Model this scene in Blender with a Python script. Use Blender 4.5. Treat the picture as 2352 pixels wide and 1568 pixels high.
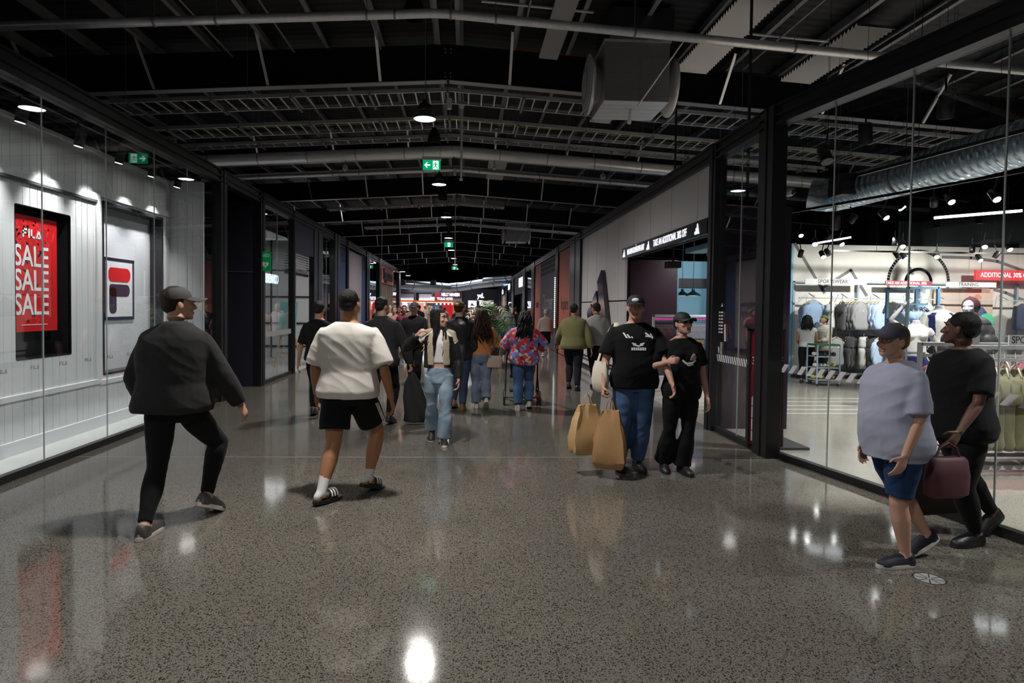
import bpy, bmesh, math, random
import numpy as np
from mathutils import Vector, Matrix, noise, Euler
random.seed(7)
PI = math.pi
S = bpy.context.scene
COL = S.collection
for o in list(bpy.data.objects):
    bpy.data.objects.remove(o)

# ---------------------------------------------------------------- camera
F_PX = 1450.0
EYE = 1.6
YAW, PITCH, ROLL = 0.048, 0.029, 0.012
cam_data = bpy.data.cameras.new('camera')
cam_data.sensor_fit = 'HORIZONTAL'
cam_data.sensor_width = 36.0
cam_data.lens = 36.0 * F_PX / 2352.0
cam_data.shift_x = 0.01566
cam_data.shift_y = -0.01535
cam_data.clip_end = 400
cam = bpy.data.objects.new('camera', cam_data)
COL.objects.link(cam)
_fw = Vector((math.sin(YAW) * math.cos(PITCH), math.cos(YAW) * math.cos(PITCH), -math.sin(PITCH)))
_r0 = Vector((math.cos(YAW), -math.sin(YAW), 0))
_u0 = _r0.cross(_fw)
_r = _r0 * math.cos(ROLL) + _u0 * math.sin(ROLL)
_u = _r.cross(_fw)
cam.matrix_world = Matrix(((_r.x, _u.x, -_fw.x, 0), (_r.y, _u.y, -_fw.y, 0), (_r.z, _u.z, -_fw.z, EYE), (0, 0, 0, 1)))
S.camera = cam

# ---------------------------------------------------------------- world, exposure
world = bpy.data.worlds.new('hall_world')
S.world = world
world.use_nodes = True
world.node_tree.nodes['Background'].inputs[0].default_value = (0.55, 0.58, 0.65, 1)
world.node_tree.nodes['Background'].inputs[1].default_value = 0.075
S.view_settings.view_transform = 'Standard'
S.view_settings.look = 'None'
S.view_settings.gamma = 1.0
S.view_settings.use_curve_mapping = False
S.view_settings.exposure = 0.0
S.cycles.transparent_max_bounces = 24
S.cycles.max_bounces = 7
S.cycles.sample_clamp_indirect = 4.0
S.cycles.blur_glossy = 0.5
S.cycles.caustics_reflective = False
S.cycles.caustics_refractive = False

# large area lights: no lamp bodies, over the left shops and the hall end
LIGHT = dict(pendant=112.0, fila=130.0, store=260.0)
def area_light(name, loc, size, power, color=(1, 1, 1), rot=(0, 0, 0), size_y=None):
    l = bpy.data.lights.new(name, 'AREA')
    l.energy = power
    l.color = color
    l.shape = 'RECTANGLE' if size_y else 'SQUARE'
    l.size = size
    if size_y:
        l.size_y = size_y
    o = bpy.data.objects.new(name, l)
    o.location = loc
    o.rotation_euler = rot
    COL.objects.link(o)
    return o
def spot_light(name, loc, target, power, angle=60, blend=0.6, color=(1, 1, 1), radius=0.04):
    l = bpy.data.lights.new(name, 'SPOT')
    l.energy = power
    l.color = color
    l.spot_size = math.radians(angle)
    l.spot_blend = blend
    l.shadow_soft_size = radius
    o = bpy.data.objects.new(name, l)
    o.location = loc
    d = Vector(target) - Vector(loc)
    o.rotation_euler = d.to_track_quat('-Z', 'Y').to_euler()
    COL.objects.link(o)
    return o

# ---------------------------------------------------------------- helpers
def tag(o, label=None, cat=None, group=None, kind=None):
    if label: o['label'] = label
    if cat: o['category'] = cat
    if group: o['group'] = group
    if kind: o['kind'] = kind
    return o
def empty(name, loc=(0, 0, 0), rz=0.0, label=None, cat=None, group=None, kind=None):
    o = bpy.data.objects.new(name, None)
    o.empty_display_size = 0.1
    o.location = loc
    o.rotation_euler = (0, 0, rz)
    COL.objects.link(o)
    return tag(o, label, cat, group, kind)
def children(o):
    return [c for c in bpy.data.objects if c.parent == o]
ORDS = ['first', 'second', 'third', 'fourth', 'fifth', 'sixth', 'seventh', 'eighth', 'ninth', 'tenth', 'eleventh', 'twelfth', 'thirteenth', 'fourteenth', 'fifteenth', 'sixteenth']
def copy_tree(o, parent=None, kids=None):
    c = o.copy()
    COL.objects.link(c)
    if parent is not None:
        c.parent = parent
    for ch in (kids(o) if kids else children(o)):
        copy_tree(ch, c, kids)
    return c
def floor_at(px, py, z=0.0):
    """point of the floor seen at a photo pixel"""
    d = _fw + _r * ((px - 1139.17) / F_PX) - _u * ((py - 747.89) / F_PX)
    t = (z - EYE) / d.z
    return Vector((d.x * t, d.y * t, z))
def at(px, py, Y):
    d = _fw + _r * ((px - 1139.17) / F_PX) - _u * ((py - 747.89) / F_PX)
    t = Y / d.y
    return Vector((d.x * t, Y, EYE + d.z * t))

def frame_of(d, ref=Vector((0, 0, 1))):
    d = Vector(d).normalized()
    if abs(d.dot(ref)) > 0.98:
        ref = Vector((0, 1, 0))
    a = d.cross(ref).normalized()
    b = a.cross(d).normalized()
    return a, b
class MB:
    def __init__(s):
        s.v = []; s.f = []
    def add(s, vs, fs):
        n = len(s.v)
        s.v.extend([tuple(v) for v in vs])
        s.f.extend([tuple(i + n for i in f) for f in fs])
        return s
    def box(s, x0, x1, y0, y1, z0, z1):
        v = [(x0, y0, z0), (x1, y0, z0), (x1, y1, z0), (x0, y1, z0), (x0, y0, z1), (x1, y0, z1), (x1, y1, z1), (x0, y1, z1)]
        f = [(0, 3, 2, 1), (4, 5, 6, 7), (0, 1, 5, 4), (1, 2, 6, 5), (2, 3, 7, 6), (3, 0, 4, 7)]
        return s.add(v, f)
    def bar(s, p0, p1, w, h, up=Vector((0, 0, 1))):
        p0 = Vector(p0); p1 = Vector(p1)
        a, b = frame_of(p1 - p0, Vector(up))
        v = []
        for p in (p0, p1):
            for sa, sb in ((-1, -1), (1, -1), (1, 1), (-1, 1)):
                v.append(p + a * sa * w / 2 + b * sb * h / 2)
        f = [(0, 1, 2, 3), (7, 6, 5, 4), (0, 4, 5, 1), (1, 5, 6, 2), (2, 6, 7, 3), (3, 7, 4, 0)]
        return s.add(v, f)
    def loft(s, rings, caps=True):
        n = len(rings[0]); vs = []; fs = []
        for r in rings: vs.extend(r)
        for i in range(len(rings) - 1):
            for j in range(n):
                k = (j + 1) % n
                fs.append((i * n + j, i * n + k, (i + 1) * n + k, (i + 1) * n + j))
        if caps:
            fs.append(tuple(reversed(range(n))))
            fs.append(tuple((len(rings) - 1) * n + j for j in range(n)))
        return s.add(vs, fs)
    def tube(s, pts, r, seg=10, caps=True, flat=1.0, ref=Vector((0, 0, 1))):
        pts = [Vector(p) for p in pts]
        rr = r if isinstance(r, (list, tuple)) else [r] * len(pts)
        rings = []
        for i, p in enumerate(pts):
            if i == 0: d = pts[1] - p
            elif i == len(pts) - 1: d = p - pts[i - 1]
            else: d = (pts[i + 1] - p).normalized() + (p - pts[i - 1]).normalized()
            a, b = frame_of(d, ref)
            rings.append([p + a * math.cos(2 * PI * k / seg) * rr[i] + b * math.sin(2 * PI * k / seg) * rr[i] * flat for k in range(seg)])
        return s.loft(rings, caps)
    def capsule(s, p0, p1, r0, r1, seg=12):
        p0 = Vector(p0); p1 = Vector(p1)
        d = (p1 - p0)
        if d.length < 1e-5: d = Vector((0, 0, 1e-3))
        dn = d.normalized()
        pts = []; rr = []
        for t in (90, 60, 30): pts.append(p0 - dn * r0 * math.sin(math.radians(t))); rr.append(max(r0 * math.cos(math.radians(t)), 1e-4))
        pts += [p0, p1]; rr += [r0, r1]
        for t in (30, 60, 90): pts.append(p1 + dn * r1 * math.sin(math.radians(t))); rr.append(max(r1 * math.cos(math.radians(t)), 1e-4))
        return s.tube_fixed(pts, rr, dn, seg)
    def tube_fixed(s, pts, rr, d, seg=12):
        a, b = frame_of(d)
        return s.loft([[p + a * math.cos(2 * PI * k / seg) * r + b * math.sin(2 * PI * k / seg) * r for k in range(seg)] for p, r in zip(pts, rr)])
    def ellipsoid(s, c, rx, ry, rz, M=None, seg=20, rows=12):
        c = Vector(c); rings = []
        for i in range(rows + 1):
            t = PI * i / rows - PI / 2
            ct = max(math.cos(t), 1e-3); st = math.sin(t)
            ring = []
            for k in range(seg):
                a = 2 * PI * k / seg
                v = Vector((rx * ct * math.cos(a), ry * ct * math.sin(a), rz * st))
                if M is not None: v = M @ v
                ring.append(c + v)
            rings.append(ring)
        return s.loft(rings)
    def lathe(s, prof, c=(0, 0, 0), seg=32, M=None, caps=True):
        c = Vector(c); rings = []
        for r, z in prof:
            ring = []
            for k in range(seg):
                a = 2 * PI * k / seg
                v = Vector((r * math.cos(a), r * math.sin(a), z))
                if M is not None: v = M @ v
                ring.append(c + v)
            rings.append(ring)
        return s.loft(rings, caps)
    def prism(s, pts, o, u, v, n, t):
        """polygon pts (2d) in plane o + a*u + b*v, thickness t along n"""
        o = Vector(o); u = Vector(u); v = Vector(v); n = Vector(n)
        k = len(pts)
        a = [o + u * p[0] + v * p[1] for p in pts]
        b = [q + n * t for q in a]
        fs = [tuple(reversed(range(k))), tuple(range(k, 2 * k))]
        for i in range(k):
            j = (i + 1) % k
            fs.append((i, j, k + j, k + i))
        return s.add(a + b, fs)
    def mesh(s, name='m'):
        me = bpy.data.meshes.new(name)
        me.from_pydata(s.v, [], s.f)
        me.validate()
        return me
    def build(s, name, mat=None, parent=None, smooth=False, bevel=0.0, origin=None, label=None, cat=None, group=None, kind=None, angle=40, fix=True):
        if parent is None and origin is None and s.v:
            xs = [p[0] for p in s.v]; ys = [p[1] for p in s.v]; zs = [p[2] for p in s.v]
            origin = ((min(xs) + max(xs)) / 2, (min(ys) + max(ys)) / 2, min(zs))
        if origin is not None:
            o0 = Vector(origin)
            s.v = [(p[0] - o0.x, p[1] - o0.y, p[2] - o0.z) for p in s.v]
        me = s.mesh(name)
        if fix:
            bm = bmesh.new(); bm.from_mesh(me)
            bmesh.ops.recalc_face_normals(bm, faces=bm.faces)
            if bevel > 0:
                ed = [e for e in bm.edges if len(e.link_faces) == 2 and e.calc_face_angle(0) > 0.6]
                bmesh.ops.bevel(bm, geom=ed, offset=bevel, segments=2, affect='EDGES', profile=0.5, clamp_overlap=True)
            bm.to_mesh(me); bm.free()
        o = bpy.data.objects.new(name, me)
        if mat is not None: me.materials.append(mat)
        if smooth:
            me.shade_smooth()
            if angle < 180:
                set_sharp(me, angle)
        COL.objects.link(o)
        if parent is not None: o.parent = parent
        if origin is not None: o.location = origin
        return tag(o, label, cat, group, kind)
def set_sharp(me, angle):
    try:
        me.set_sharp_from_angle(angle=math.radians(angle))
    except Exception:
        pass

def from_mesh(name, me, mat, parent=None, loc=None, **kw):
    o = bpy.data.objects.new(name, me)
    if mat is not None and not me.materials: me.materials.append(mat)
    COL.objects.link(o)
    if parent is not None: o.parent = parent
    if loc is not None: o.location = loc
    return tag(o, **kw)

def remeshed(mb, vox, iters=5, factor=0.5, fn=None):
    me = mb.mesh('tmp')
    bm = bmesh.new(); bm.from_mesh(me); bmesh.ops.recalc_face_normals(bm, faces=bm.faces); bm.to_mesh(me); bm.free()
    ob = bpy.data.objects.new('tmp', me); COL.objects.link(ob)
    m = ob.modifiers.new('r', 'REMESH'); m.mode = 'VOXEL'; m.voxel_size = vox; m.use_smooth_shade = True
    if iters:
        m2 = ob.modifiers.new('s', 'SMOOTH'); m2.factor = factor; m2.iterations = iters
    dg = bpy.context.evaluated_depsgraph_get()
    dg.update()
    out = bpy.data.meshes.new_from_object(ob.evaluated_get(dg))
    bpy.data.objects.remove(ob); bpy.data.meshes.remove(me)
    if fn is not None:
        n = len(out.vertices)
        co = np.empty(n * 3, 'f'); out.vertices.foreach_get('co', co); co = co.reshape(-1, 3)
        nn = np.empty(n * 3, 'f'); out.vertex_normals.foreach_get('vector', nn); nn = nn.reshape(-1, 3)
        co = fn(co, nn)
        out.vertices.foreach_set('co', co.astype('f').ravel())
        out.update()
    out.shade_smooth()
    return out

# -------- lettering
FONT_CACHE = {}
def text_mesh(body, size=1.0, sx=1.0, bold=0.0, depth=0.004, align='CENTER', shear=0.0, space=1.0, line=1.0):
    cu = bpy.data.curves.new('t', 'FONT')
    cu.body = body; cu.size = size; cu.align_x = align; cu.align_y = 'CENTER'
    cu.extrude = depth / 2; cu.offset = bold * size; cu.shear = shear
    cu.space_character = space; cu.space_line = line; cu.resolution_u = 4
    ob = bpy.data.objects.new('t', cu); COL.objects.link(ob)
    dg = bpy.context.evaluated_depsgraph_get(); dg.update()
    me = bpy.data.meshes.new_from_object(ob.evaluated_get(dg))
    bpy.data.objects.remove(ob); bpy.data.curves.remove(cu)
    for v in me.vertices: v.co.x *= sx
    return me
FACE = {
    'east': Matrix(((0, 0, 1), (1, 0, 0), (0, 1, 0))).transposed().transposed(),
}
def face_matrix(n):
    """text lies in its xy plane; make it stand upright facing direction n"""
    n = Vector(n).normalized(); up = Vector((0, 0, 1))
    x = up.cross(n).normalized()
    return Matrix(((x.x, up.x, n.x), (x.y, up.y, n.y), (x.z, up.z, n.z))).to_4x4()
def put_text(name, body, loc, n, mat, parent, label=None, **kw):
    me = text_mesh(body, **kw)
    me.transform(face_matrix(n))
    me.transform(Matrix.Translation(Vector(loc)))
    return from_mesh(name, me, mat, parent, label=label)
def bars_logo(mb, c, n, h, depth=0.004):
    """three slanted growing bars"""
    M = face_matrix(n); u = M.to_3x3() @ Vector((1, 0, 0)); v = Vector((0, 0, 1)); nn = Vector(n).normalized()
    c = Vector(c)
    s_ = h
    for k, (x0, top) in enumerate(((-0.62, 0.34), (-0.30, 0.66), (0.02, 1.0))):
        w = 0.26
        sl = -0.40   # slant: top leans left
        pts = [(x0, 0), (x0 + w, 0), (x0 + w + sl * top * 0.9, top), (x0 + sl * top * 0.9 , top - 0.16)]
        pts = [(x0 + 0.1 * k, 0), (x0 + 0.1 * k + w, 0), (x0 + 0.1 * k + w - 0.42 * top, top), (x0 + 0.1 * k - 0.30 * top, top - 0.17)]
        pts = [((a + 0.05) * s_, (b - 0.5) * s_) for a, b in pts]
        mb.prism(pts, c, u, v, nn, depth)
    return mb

# ---------------------------------------------------------------- materials
MATS = {}
def newmat(name):
    m = bpy.data.materials.new(name); m.use_nodes = True
    nt = m.node_tree
    return m, nt, nt.nodes['Principled BSDF']
def mat(name, color, rough=0.5, metal=0.0, spec=0.5, bump=0.0, bscale=200.0, vary=0.0, vscale=3.0, emit=None, estr=0.0, sheen=0.0, coat=0.0, stretch=(1, 1, 1)):
    if name in MATS: return MATS[name]
    m, nt, p = newmat(name)
    N = nt.nodes; L = nt.links
    p.inputs['Base Color'].default_value = (*color, 1)
    p.inputs['Roughness'].default_value = rough
    p.inputs['Metallic'].default_value = metal
    p.inputs['Specular IOR Level'].default_value = spec
    p.inputs['Sheen Weight'].default_value = sheen
    p.inputs['Coat Weight'].default_value = coat
    tc = N.new('ShaderNodeTexCoord')
    mp = N.new('ShaderNodeMapping'); mp.inputs['Scale'].default_value = stretch
    L.new(tc.outputs['Object'], mp.inputs['Vector'])
    if vary > 0:
        nz = N.new('ShaderNodeTexNoise'); nz.inputs['Scale'].default_value = vscale; nz.inputs['Detail'].default_value = 5
        L.new(mp.outputs[0], nz.inputs['Vector'])
        mx = N.new('ShaderNodeMix'); mx.data_type = 'RGBA'
        mx.inputs[6].default_value = (*[c * (1 - vary) for c in color], 1)
        mx.inputs[7].default_value = (*[min(1, c * (1 + vary)) for c in color], 1)
        L.new(nz.outputs['Fac'], mx.inputs[0]); L.new(mx.outputs[2], p.inputs['Base Color'])
    if bump > 0:
        nb = N.new('ShaderNodeTexNoise'); nb.inputs['Scale'].default_value = bscale; nb.inputs['Detail'].default_value = 4
        L.new(mp.outputs[0], nb.inputs['Vector'])
        b = N.new('ShaderNodeBump'); b.inputs['Strength'].default_value = bump; b.inputs['Distance'].default_value = 0.01
        L.new(nb.outputs['Fac'], b.inputs['Height']); L.new(b.outputs[0], p.inputs['Normal'])
    if emit is not None:
        p.inputs['Emission Color'].default_value = (*emit, 1)
        p.inputs['Emission Strength'].default_value = estr
    MATS[name] = m
    return m
def glow(name, color, strength):
    if name in MATS: return MATS[name]
    m, nt, p = newmat(name)
    p.inputs['Base Color'].default_value = (0, 0, 0, 1)
    p.inputs['Roughness'].default_value = 0.5
    p.inputs['Emission Color'].default_value = (*color, 1)
    p.inputs['Emission Strength'].default_value = strength
    MATS[name] = m
    return m
def glass_mat(name, tint=(0.93, 0.96, 0.97), refl=1.0):
    m = bpy.data.materials.new(name); m.use_nodes = True
    nt = m.node_tree; N = nt.nodes; L = nt.links
    N.remove(N['Principled BSDF'])
    tr = N.new('ShaderNodeBsdfTransparent'); tr.inputs[0].default_value = (*tint, 1)
    gl = N.new('ShaderNodeBsdfGlossy'); gl.inputs['Roughness'].default_value = 0.0
    gl.inputs['Color'].default_value = (1, 1, 1, 1)
    # Schlick reflectance from the true angle, the same for both faces of a pane
    ge = N.new('ShaderNodeNewGeometry')
    dt = N.new('ShaderNodeVectorMath'); dt.operation = 'DOT_PRODUCT'
    L.new(ge.outputs['Incoming'], dt.inputs[0]); L.new(ge.outputs['Normal'], dt.inputs[1])
    ab = N.new('ShaderNodeMath'); ab.operation = 'ABSOLUTE'; L.new(dt.outputs['Value'], ab.inputs[0])
    om = N.new('ShaderNodeMath'); om.operation = 'SUBTRACT'; om.inputs[0].default_value = 1.0; L.new(ab.outputs[0], om.inputs[1]); om.use_clamp = True
    pw = N.new('ShaderNodeMath'); pw.operation = 'POWER'; pw.inputs[1].default_value = 5.0; L.new(om.outputs[0], pw.inputs[0])
    mu = N.new('ShaderNodeMath'); mu.operation = 'MULTIPLY_ADD'; mu.inputs[1].default_value = 0.95 * refl; mu.inputs[2].default_value = 0.055 * refl; mu.use_clamp = True
    L.new(pw.outputs[0], mu.inputs[0])
    mx = N.new('ShaderNodeMixShader')
    L.new(mu.outputs[0], mx.inputs[0])
    L.new(tr.outputs[0], mx.inputs[1]); L.new(gl.outputs[0], mx.inputs[2])
    L.new(mx.outputs[0], N['Material Output'].inputs[0])
    MATS[name] = m
    return m
def floor_mat(name, base, dark, light, rough=0.075, speck=0.9, blotch=0.25):
    m, nt, p = newmat(name); N = nt.nodes; L = nt.links
    tc = N.new('ShaderNodeTexCoord')
    # large cloudy variation
    n1 = N.new('ShaderNodeTexNoise'); n1.inputs['Scale'].default_value = 0.9; n1.inputs['Detail'].default_value = 6
    L.new(tc.outputs['Object'], n1.inputs['Vector'])
    mx1 = N.new('ShaderNodeMix'); mx1.data_type = 'RGBA'
    mx1.inputs[6].default_value = (*[c * (1 - blotch) for c in base], 1)
    mx1.inputs[7].default_value = (*[c * (1 + blotch) for c in base], 1)
    L.new(n1.outputs['Fac'], mx1.inputs[0])
    # fine sand
    n2 = N.new('ShaderNodeTexNoise'); n2.inputs['Scale'].default_value = 160; n2.inputs['Detail'].default_value = 3
    L.new(tc.outputs['Object'], n2.inputs['Vector'])
    r2 = N.new('ShaderNodeValToRGB'); r2.color_ramp.elements[0].position = 0.35; r2.color_ramp.elements[1].position = 0.65
    r2.color_ramp.elements[0].color = (0.6, 0.6, 0.6, 1); r2.color_ramp.elements[1].color = (1.3, 1.3, 1.3, 1)
    L.new(n2.outputs['Fac'], r2.inputs[0])
    mu = N.new('ShaderNodeMix'); mu.data_type = 'RGBA'; mu.blend_type = 'MULTIPLY'; mu.inputs[0].default_value = 1
    L.new(mx1.outputs[2], mu.inputs[6]); L.new(r2.outputs[0], mu.inputs[7])
    cur = mu.outputs[2]
    # aggregate stones: voronoi cells, some of them dark
    for sc, th, col, share in ((80, 0.34, dark, 0.55), (150, 0.40, dark, 0.55), (50, 0.15, light, 0.10)):
        v = N.new('ShaderNodeTexVoronoi'); v.inputs['Scale'].default_value = sc; v.inputs['Randomness'].default_value = 1
        wn = N.new('ShaderNodeTexNoise'); wn.inputs['Scale'].default_value = sc * 1.3; wn.inputs['Detail'].default_value = 1
        L.new(tc.outputs['Object'], wn.inputs['Vector'])
        va = N.new('ShaderNodeVectorMath'); va.operation = 'SCALE'; va.inputs['Scale'].default_value = 0.5 / sc
        L.new(wn.outputs['Color'], va.inputs[0])
        ad = N.new('ShaderNodeVectorMath'); ad.operation = 'ADD'
        L.new(tc.outputs['Object'], ad.inputs[0]); L.new(va.outputs[0], ad.inputs[1]); L.new(ad.outputs[0], v.inputs['Vector'])
        sp = N.new('ShaderNodeSeparateColor'); L.new(v.outputs['Color'], sp.inputs[0])
        c1 = N.new('ShaderNodeMath'); c1.operation = 'LESS_THAN'; c1.inputs[1].default_value = share; L.new(sp.outputs[0], c1.inputs[0])
        # radius varies by cell
        rr = N.new('ShaderNodeMath'); rr.operation = 'MULTIPLY_ADD'; rr.inputs[1].default_value = th; rr.inputs[2].default_value = th * 0.45; L.new(sp.outputs[1], rr.inputs[0])
        c2 = N.new('ShaderNodeMath'); c2.operation = 'LESS_THAN'; L.new(v.outputs['Distance'], c2.inputs[0]); L.new(rr.outputs[0], c2.inputs[1])
        c3 = N.new('ShaderNodeMath'); c3.operation = 'MULTIPLY'; L.new(c1.outputs[0], c3.inputs[0]); L.new(c2.outputs[0], c3.inputs[1])
        c4 = N.new('ShaderNodeMath'); c4.operation = 'MULTIPLY'; c4.inputs[1].default_value = speck; L.new(c3.outputs[0], c4.inputs[0])
        mm = N.new('ShaderNodeMix'); mm.data_type = 'RGBA'; L.new(c4.outputs[0], mm.inputs[0]); L.new(cur, mm.inputs[6]); mm.inputs[7].default_value = (*col, 1)
        cur = mm.outputs[2]
    L.new(cur, p.inputs['Base Color'])
    p.inputs['Roughness'].default_value = rough
    nr = N.new('ShaderNodeTexNoise'); nr.inputs['Scale'].default_value = 2.2; nr.inputs['Detail'].default_value = 4
    L.new(tc.outputs['Object'], nr.inputs['Vector'])
    mr = N.new('ShaderNodeMapRange'); mr.inputs[3].default_value = rough * 0.75; mr.inputs[4].default_value = rough * 1.35
    L.new(nr.outputs['Fac'], mr.inputs[0]); L.new(mr.outputs[0], p.inputs['Roughness'])
    p.inputs['Specular IOR Level'].default_value = 0.62
    # slow waviness of the ground surface
    nb = N.new('ShaderNodeTexNoise'); nb.inputs['Scale'].default_value = 4.0; nb.inputs['Detail'].default_value = 2
    L.new(tc.outputs['Object'], nb.inputs['Vector'])
    b = N.new('ShaderNodeBump'); b.inputs['Strength'].default_value = 0.05; b.inputs['Distance'].default_value = 0.01
    L.new(nb.outputs['Fac'], b.inputs['Height']); L.new(b.outputs[0], p.inputs['Normal'])
    MATS[name] = m
    return m
def stripes_mat(name, stops, axis=2, scale=1.0, rough=0.8, const=True):
    """colour bands along one object axis; stops: (pos in metres, colour)"""
    m, nt, p = newmat(name); N = nt.nodes; L = nt.links
    tc = N.new('ShaderNodeTexCoord'); sp = N.new('ShaderNodeSeparateXYZ'); L.new(tc.outputs['Object'], sp.inputs[0])
    md = N.new('ShaderNodeMath'); md.operation = 'MULTIPLY'; md.inputs[1].default_value = 1 / scale
    L.new(sp.outputs[axis], md.inputs[0])
    fr = N.new('ShaderNodeMath'); fr.operation = 'FRACT'; L.new(md.outputs[0], fr.inputs[0])
    r = N.new('ShaderNodeValToRGB'); cr = r.color_ramp
    if const: cr.interpolation = 'CONSTANT'
    while len(cr.elements) < len(stops): cr.elements.new(0.5)
    for e, (pos, c) in zip(cr.elements, stops): e.position = pos; e.color = (*c, 1)
    L.new(fr.outputs[0], r.inputs[0]); L.new(r.outputs[0], p.inputs['Base Color'])
    p.inputs['Roughness'].default_value = rough
    MATS[name] = m
    return m
def ribbed(name, color, axis, period, depth=0.3, rough=0.4, metal=0.0, wave='SIN', spec=0.5):
    m, nt, p = newmat(name); N = nt.nodes; L = nt.links
    p.inputs['Base Color'].default_value = (*color, 1); p.inputs['Roughness'].default_value = rough; p.inputs['Metallic'].default_value = metal
    p.inputs['Specular IOR Level'].default_value = spec
    tc = N.new('ShaderNodeTexCoord'); w = N.new('ShaderNodeTexWave'); w.wave_type = 'BANDS'; w.bands_direction = axis
    w.wave_profile = wave; w.inputs['Scale'].default_value = 2 * PI / period / 20.0 * 1.0
    L.new(tc.outputs['Object'], w.inputs['Vector'])
    b = N.new('ShaderNodeBump'); b.inputs['Strength'].default_value = depth; b.inputs['Distance'].default_value = 0.02
    L.new(w.outputs['Fac'], b.inputs['Height']); L.new(b.outputs[0], p.inputs['Normal'])
    MATS[name] = m
    return m

M_FLOOR = floor_mat('polished_concrete', (0.158, 0.146, 0.124), (0.014, 0.014, 0.015), (0.42, 0.33, 0.22))
M_FLOOR2 = floor_mat('pale_shop_concrete', (0.36, 0.335, 0.29), (0.13, 0.12, 0.11), (0.5, 0.45, 0.36), rough=0.13, speck=0.45, blotch=0.2)

M_BLACK = mat('black_paint', (0.006, 0.006, 0.007), 0.55)
M_ROOF = mat('black_roof_lining', (0.002, 0.002, 0.0025), 0.85, spec=0.1)
M_WEB = mat('black_steel', (0.008, 0.008, 0.009), 0.6, spec=0.2)
M_FLANGE = mat('lit_grey_steel', (0.34, 0.32, 0.33), 0.35, metal=0.35, vary=0.15)  # lighter than the web: light on the flange undersides put into the colour
M_GALV = mat('galvanised_steel', (0.80, 0.80, 0.82), 0.34, metal=0.5, vary=0.22, vscale=14, bump=0.05, bscale=60)
M_GALVD = mat('dull_galvanised_steel', (0.26, 0.26, 0.28), 0.5, metal=0.35, vary=0.25, vscale=9)
M_SILVER = mat('bright_sheet_metal', (0.92, 0.91, 0.92), 0.22, metal=0.3, vary=0.1, vscale=5, bump=0.12, bscale=5)
M_TRIM = mat('black_anodised_trim', (0.012, 0.012, 0.014), 0.32)
M_BEAM = mat('dark_bronze_beam', (0.014, 0.013, 0.017), 0.36)
M_NAVY = mat('dark_navy_panel', (0.017, 0.019, 0.033), 0.5)
M_GLASS = glass_mat('shop_glass')
M_GEDGE = mat('glass_edge', (0.42, 0.46, 0.45), 0.25, spec=0.8)
M_WHITE = mat('white_paint', (0.72, 0.72, 0.73), 0.45)
M_WHITE2 = mat('off_white_paint', (0.66, 0.63, 0.58), 0.6, vary=0.04)
M_DARKPLASTIC = mat('black_plastic', (0.012, 0.012, 0.013), 0.35)
M_LAMP = glow('lamp_white', (1.0, 0.97, 0.94), 14.0)
M_SPOTGLOW = glow('spot_white', (1.0, 0.96, 0.9), 22.0)
M_LEDW = glow('led_white', (0.86, 0.9, 1.0), 1.7)
M_TUBE = glow('led_tube_white', (0.97, 0.97, 1.0), 9.0)
M_SIGNW = glow('sign_white', (0.62, 0.76, 1.0), 4.0)
M_GREEN = mat('exit_green', (0.0, 0.30, 0.13), 0.4, emit=(0.0, 0.42, 0.17), estr=0.8)
M_EXITW = glow('exit_white', (0.75, 1.0, 0.92), 1.3)
M_LETTER = mat('white_letters', (0.8, 0.8, 0.8), 0.5)
M_DECAL = mat('white_glass_decal', (0.78, 0.78, 0.8), 0.5)

# ---------------------------------------------------------------- setting: floor, roof, facades
XL, XR = -4.06, 3.33
ZB, ZT = 3.58, 3.80          # facade beam bottom / top
RX, RZ, RS = -0.38, 6.72, 0.0635    # ridge x, deck height, slope
def roof_z(x, below=0.0):
    return RZ - RS * abs(x - RX) - below
def st(mb, name, m, **k):
    return mb.build(name, m, kind='structure', **k)
st(MB().box(-16, XR, -5, 80, -0.2, 0), 'floor', M_FLOOR, origin=(0, 0, 0))
# shop floor right, its edge follows the angled glass line
def gx(Y):
    """x of the angled near right glass line"""
    t = (6.72 - Y) / 2.5
    return 3.40 + 0.50 * t if Y < 6.72 else XR
m = MB()
YS = [-5, -2, 0, 1.5, 3, 4.2, 5.1, 6.72]
pts = [(gx(y), y) for y in YS] + [(XR, 6.75), (XR, 19), (15, 19), (15, -5)]
m.prism(pts, (0, 0, -0.2), (1, 0, 0), (0, 1, 0), (0, 0, 1), 0.2)
st(m, 'floor_shop', M_FLOOR2, origin=(0, 0, 0))
m = MB()
pts = [(XR, -5)] + [(gx(y), y) for y in YS]
m.prism(pts, (0, 0, -0.2), (1, 0, 0), (0, 1, 0), (0, 0, 1), 0.2)
m.f = m.f
st(m, 'floor_wedge', M_FLOOR, origin=(0, 0, 0))
# floor joint strip
st(MB().box(XL, XR, 6.70, 6.708, 0, 0.0008), 'trim_30', mat('joint_filler', (0.32, 0.30, 0.27), 0.4))
# roof deck
for side, nm in ((-1, 'ceiling_left'), (1, 'ceiling_right')):
    x1 = RX + side * 17
    v = [(RX, -5, RZ), (x1, -5, roof_z(x1)), (x1, 80, roof_z(x1)), (RX, 80, RZ), (RX, -5, RZ + .1), (x1, -5, roof_z(x1) + .1), (x1, 80, roof_z(x1) + .1), (RX, 80, RZ + .1)]
    mb = MB(); mb.add(v, [(0, 3, 2, 1), (4, 5, 6, 7), (0, 1, 5, 4), (1, 2, 6, 5), (2, 3, 7, 6), (3, 0, 4, 7)])
    o = st(mb, nm, ribbed('roof_ribs', (0.0025, 0.0025, 0.003), 'Y', 0.2, 0.6, 0.6), origin=(0, 0, 0))
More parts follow.
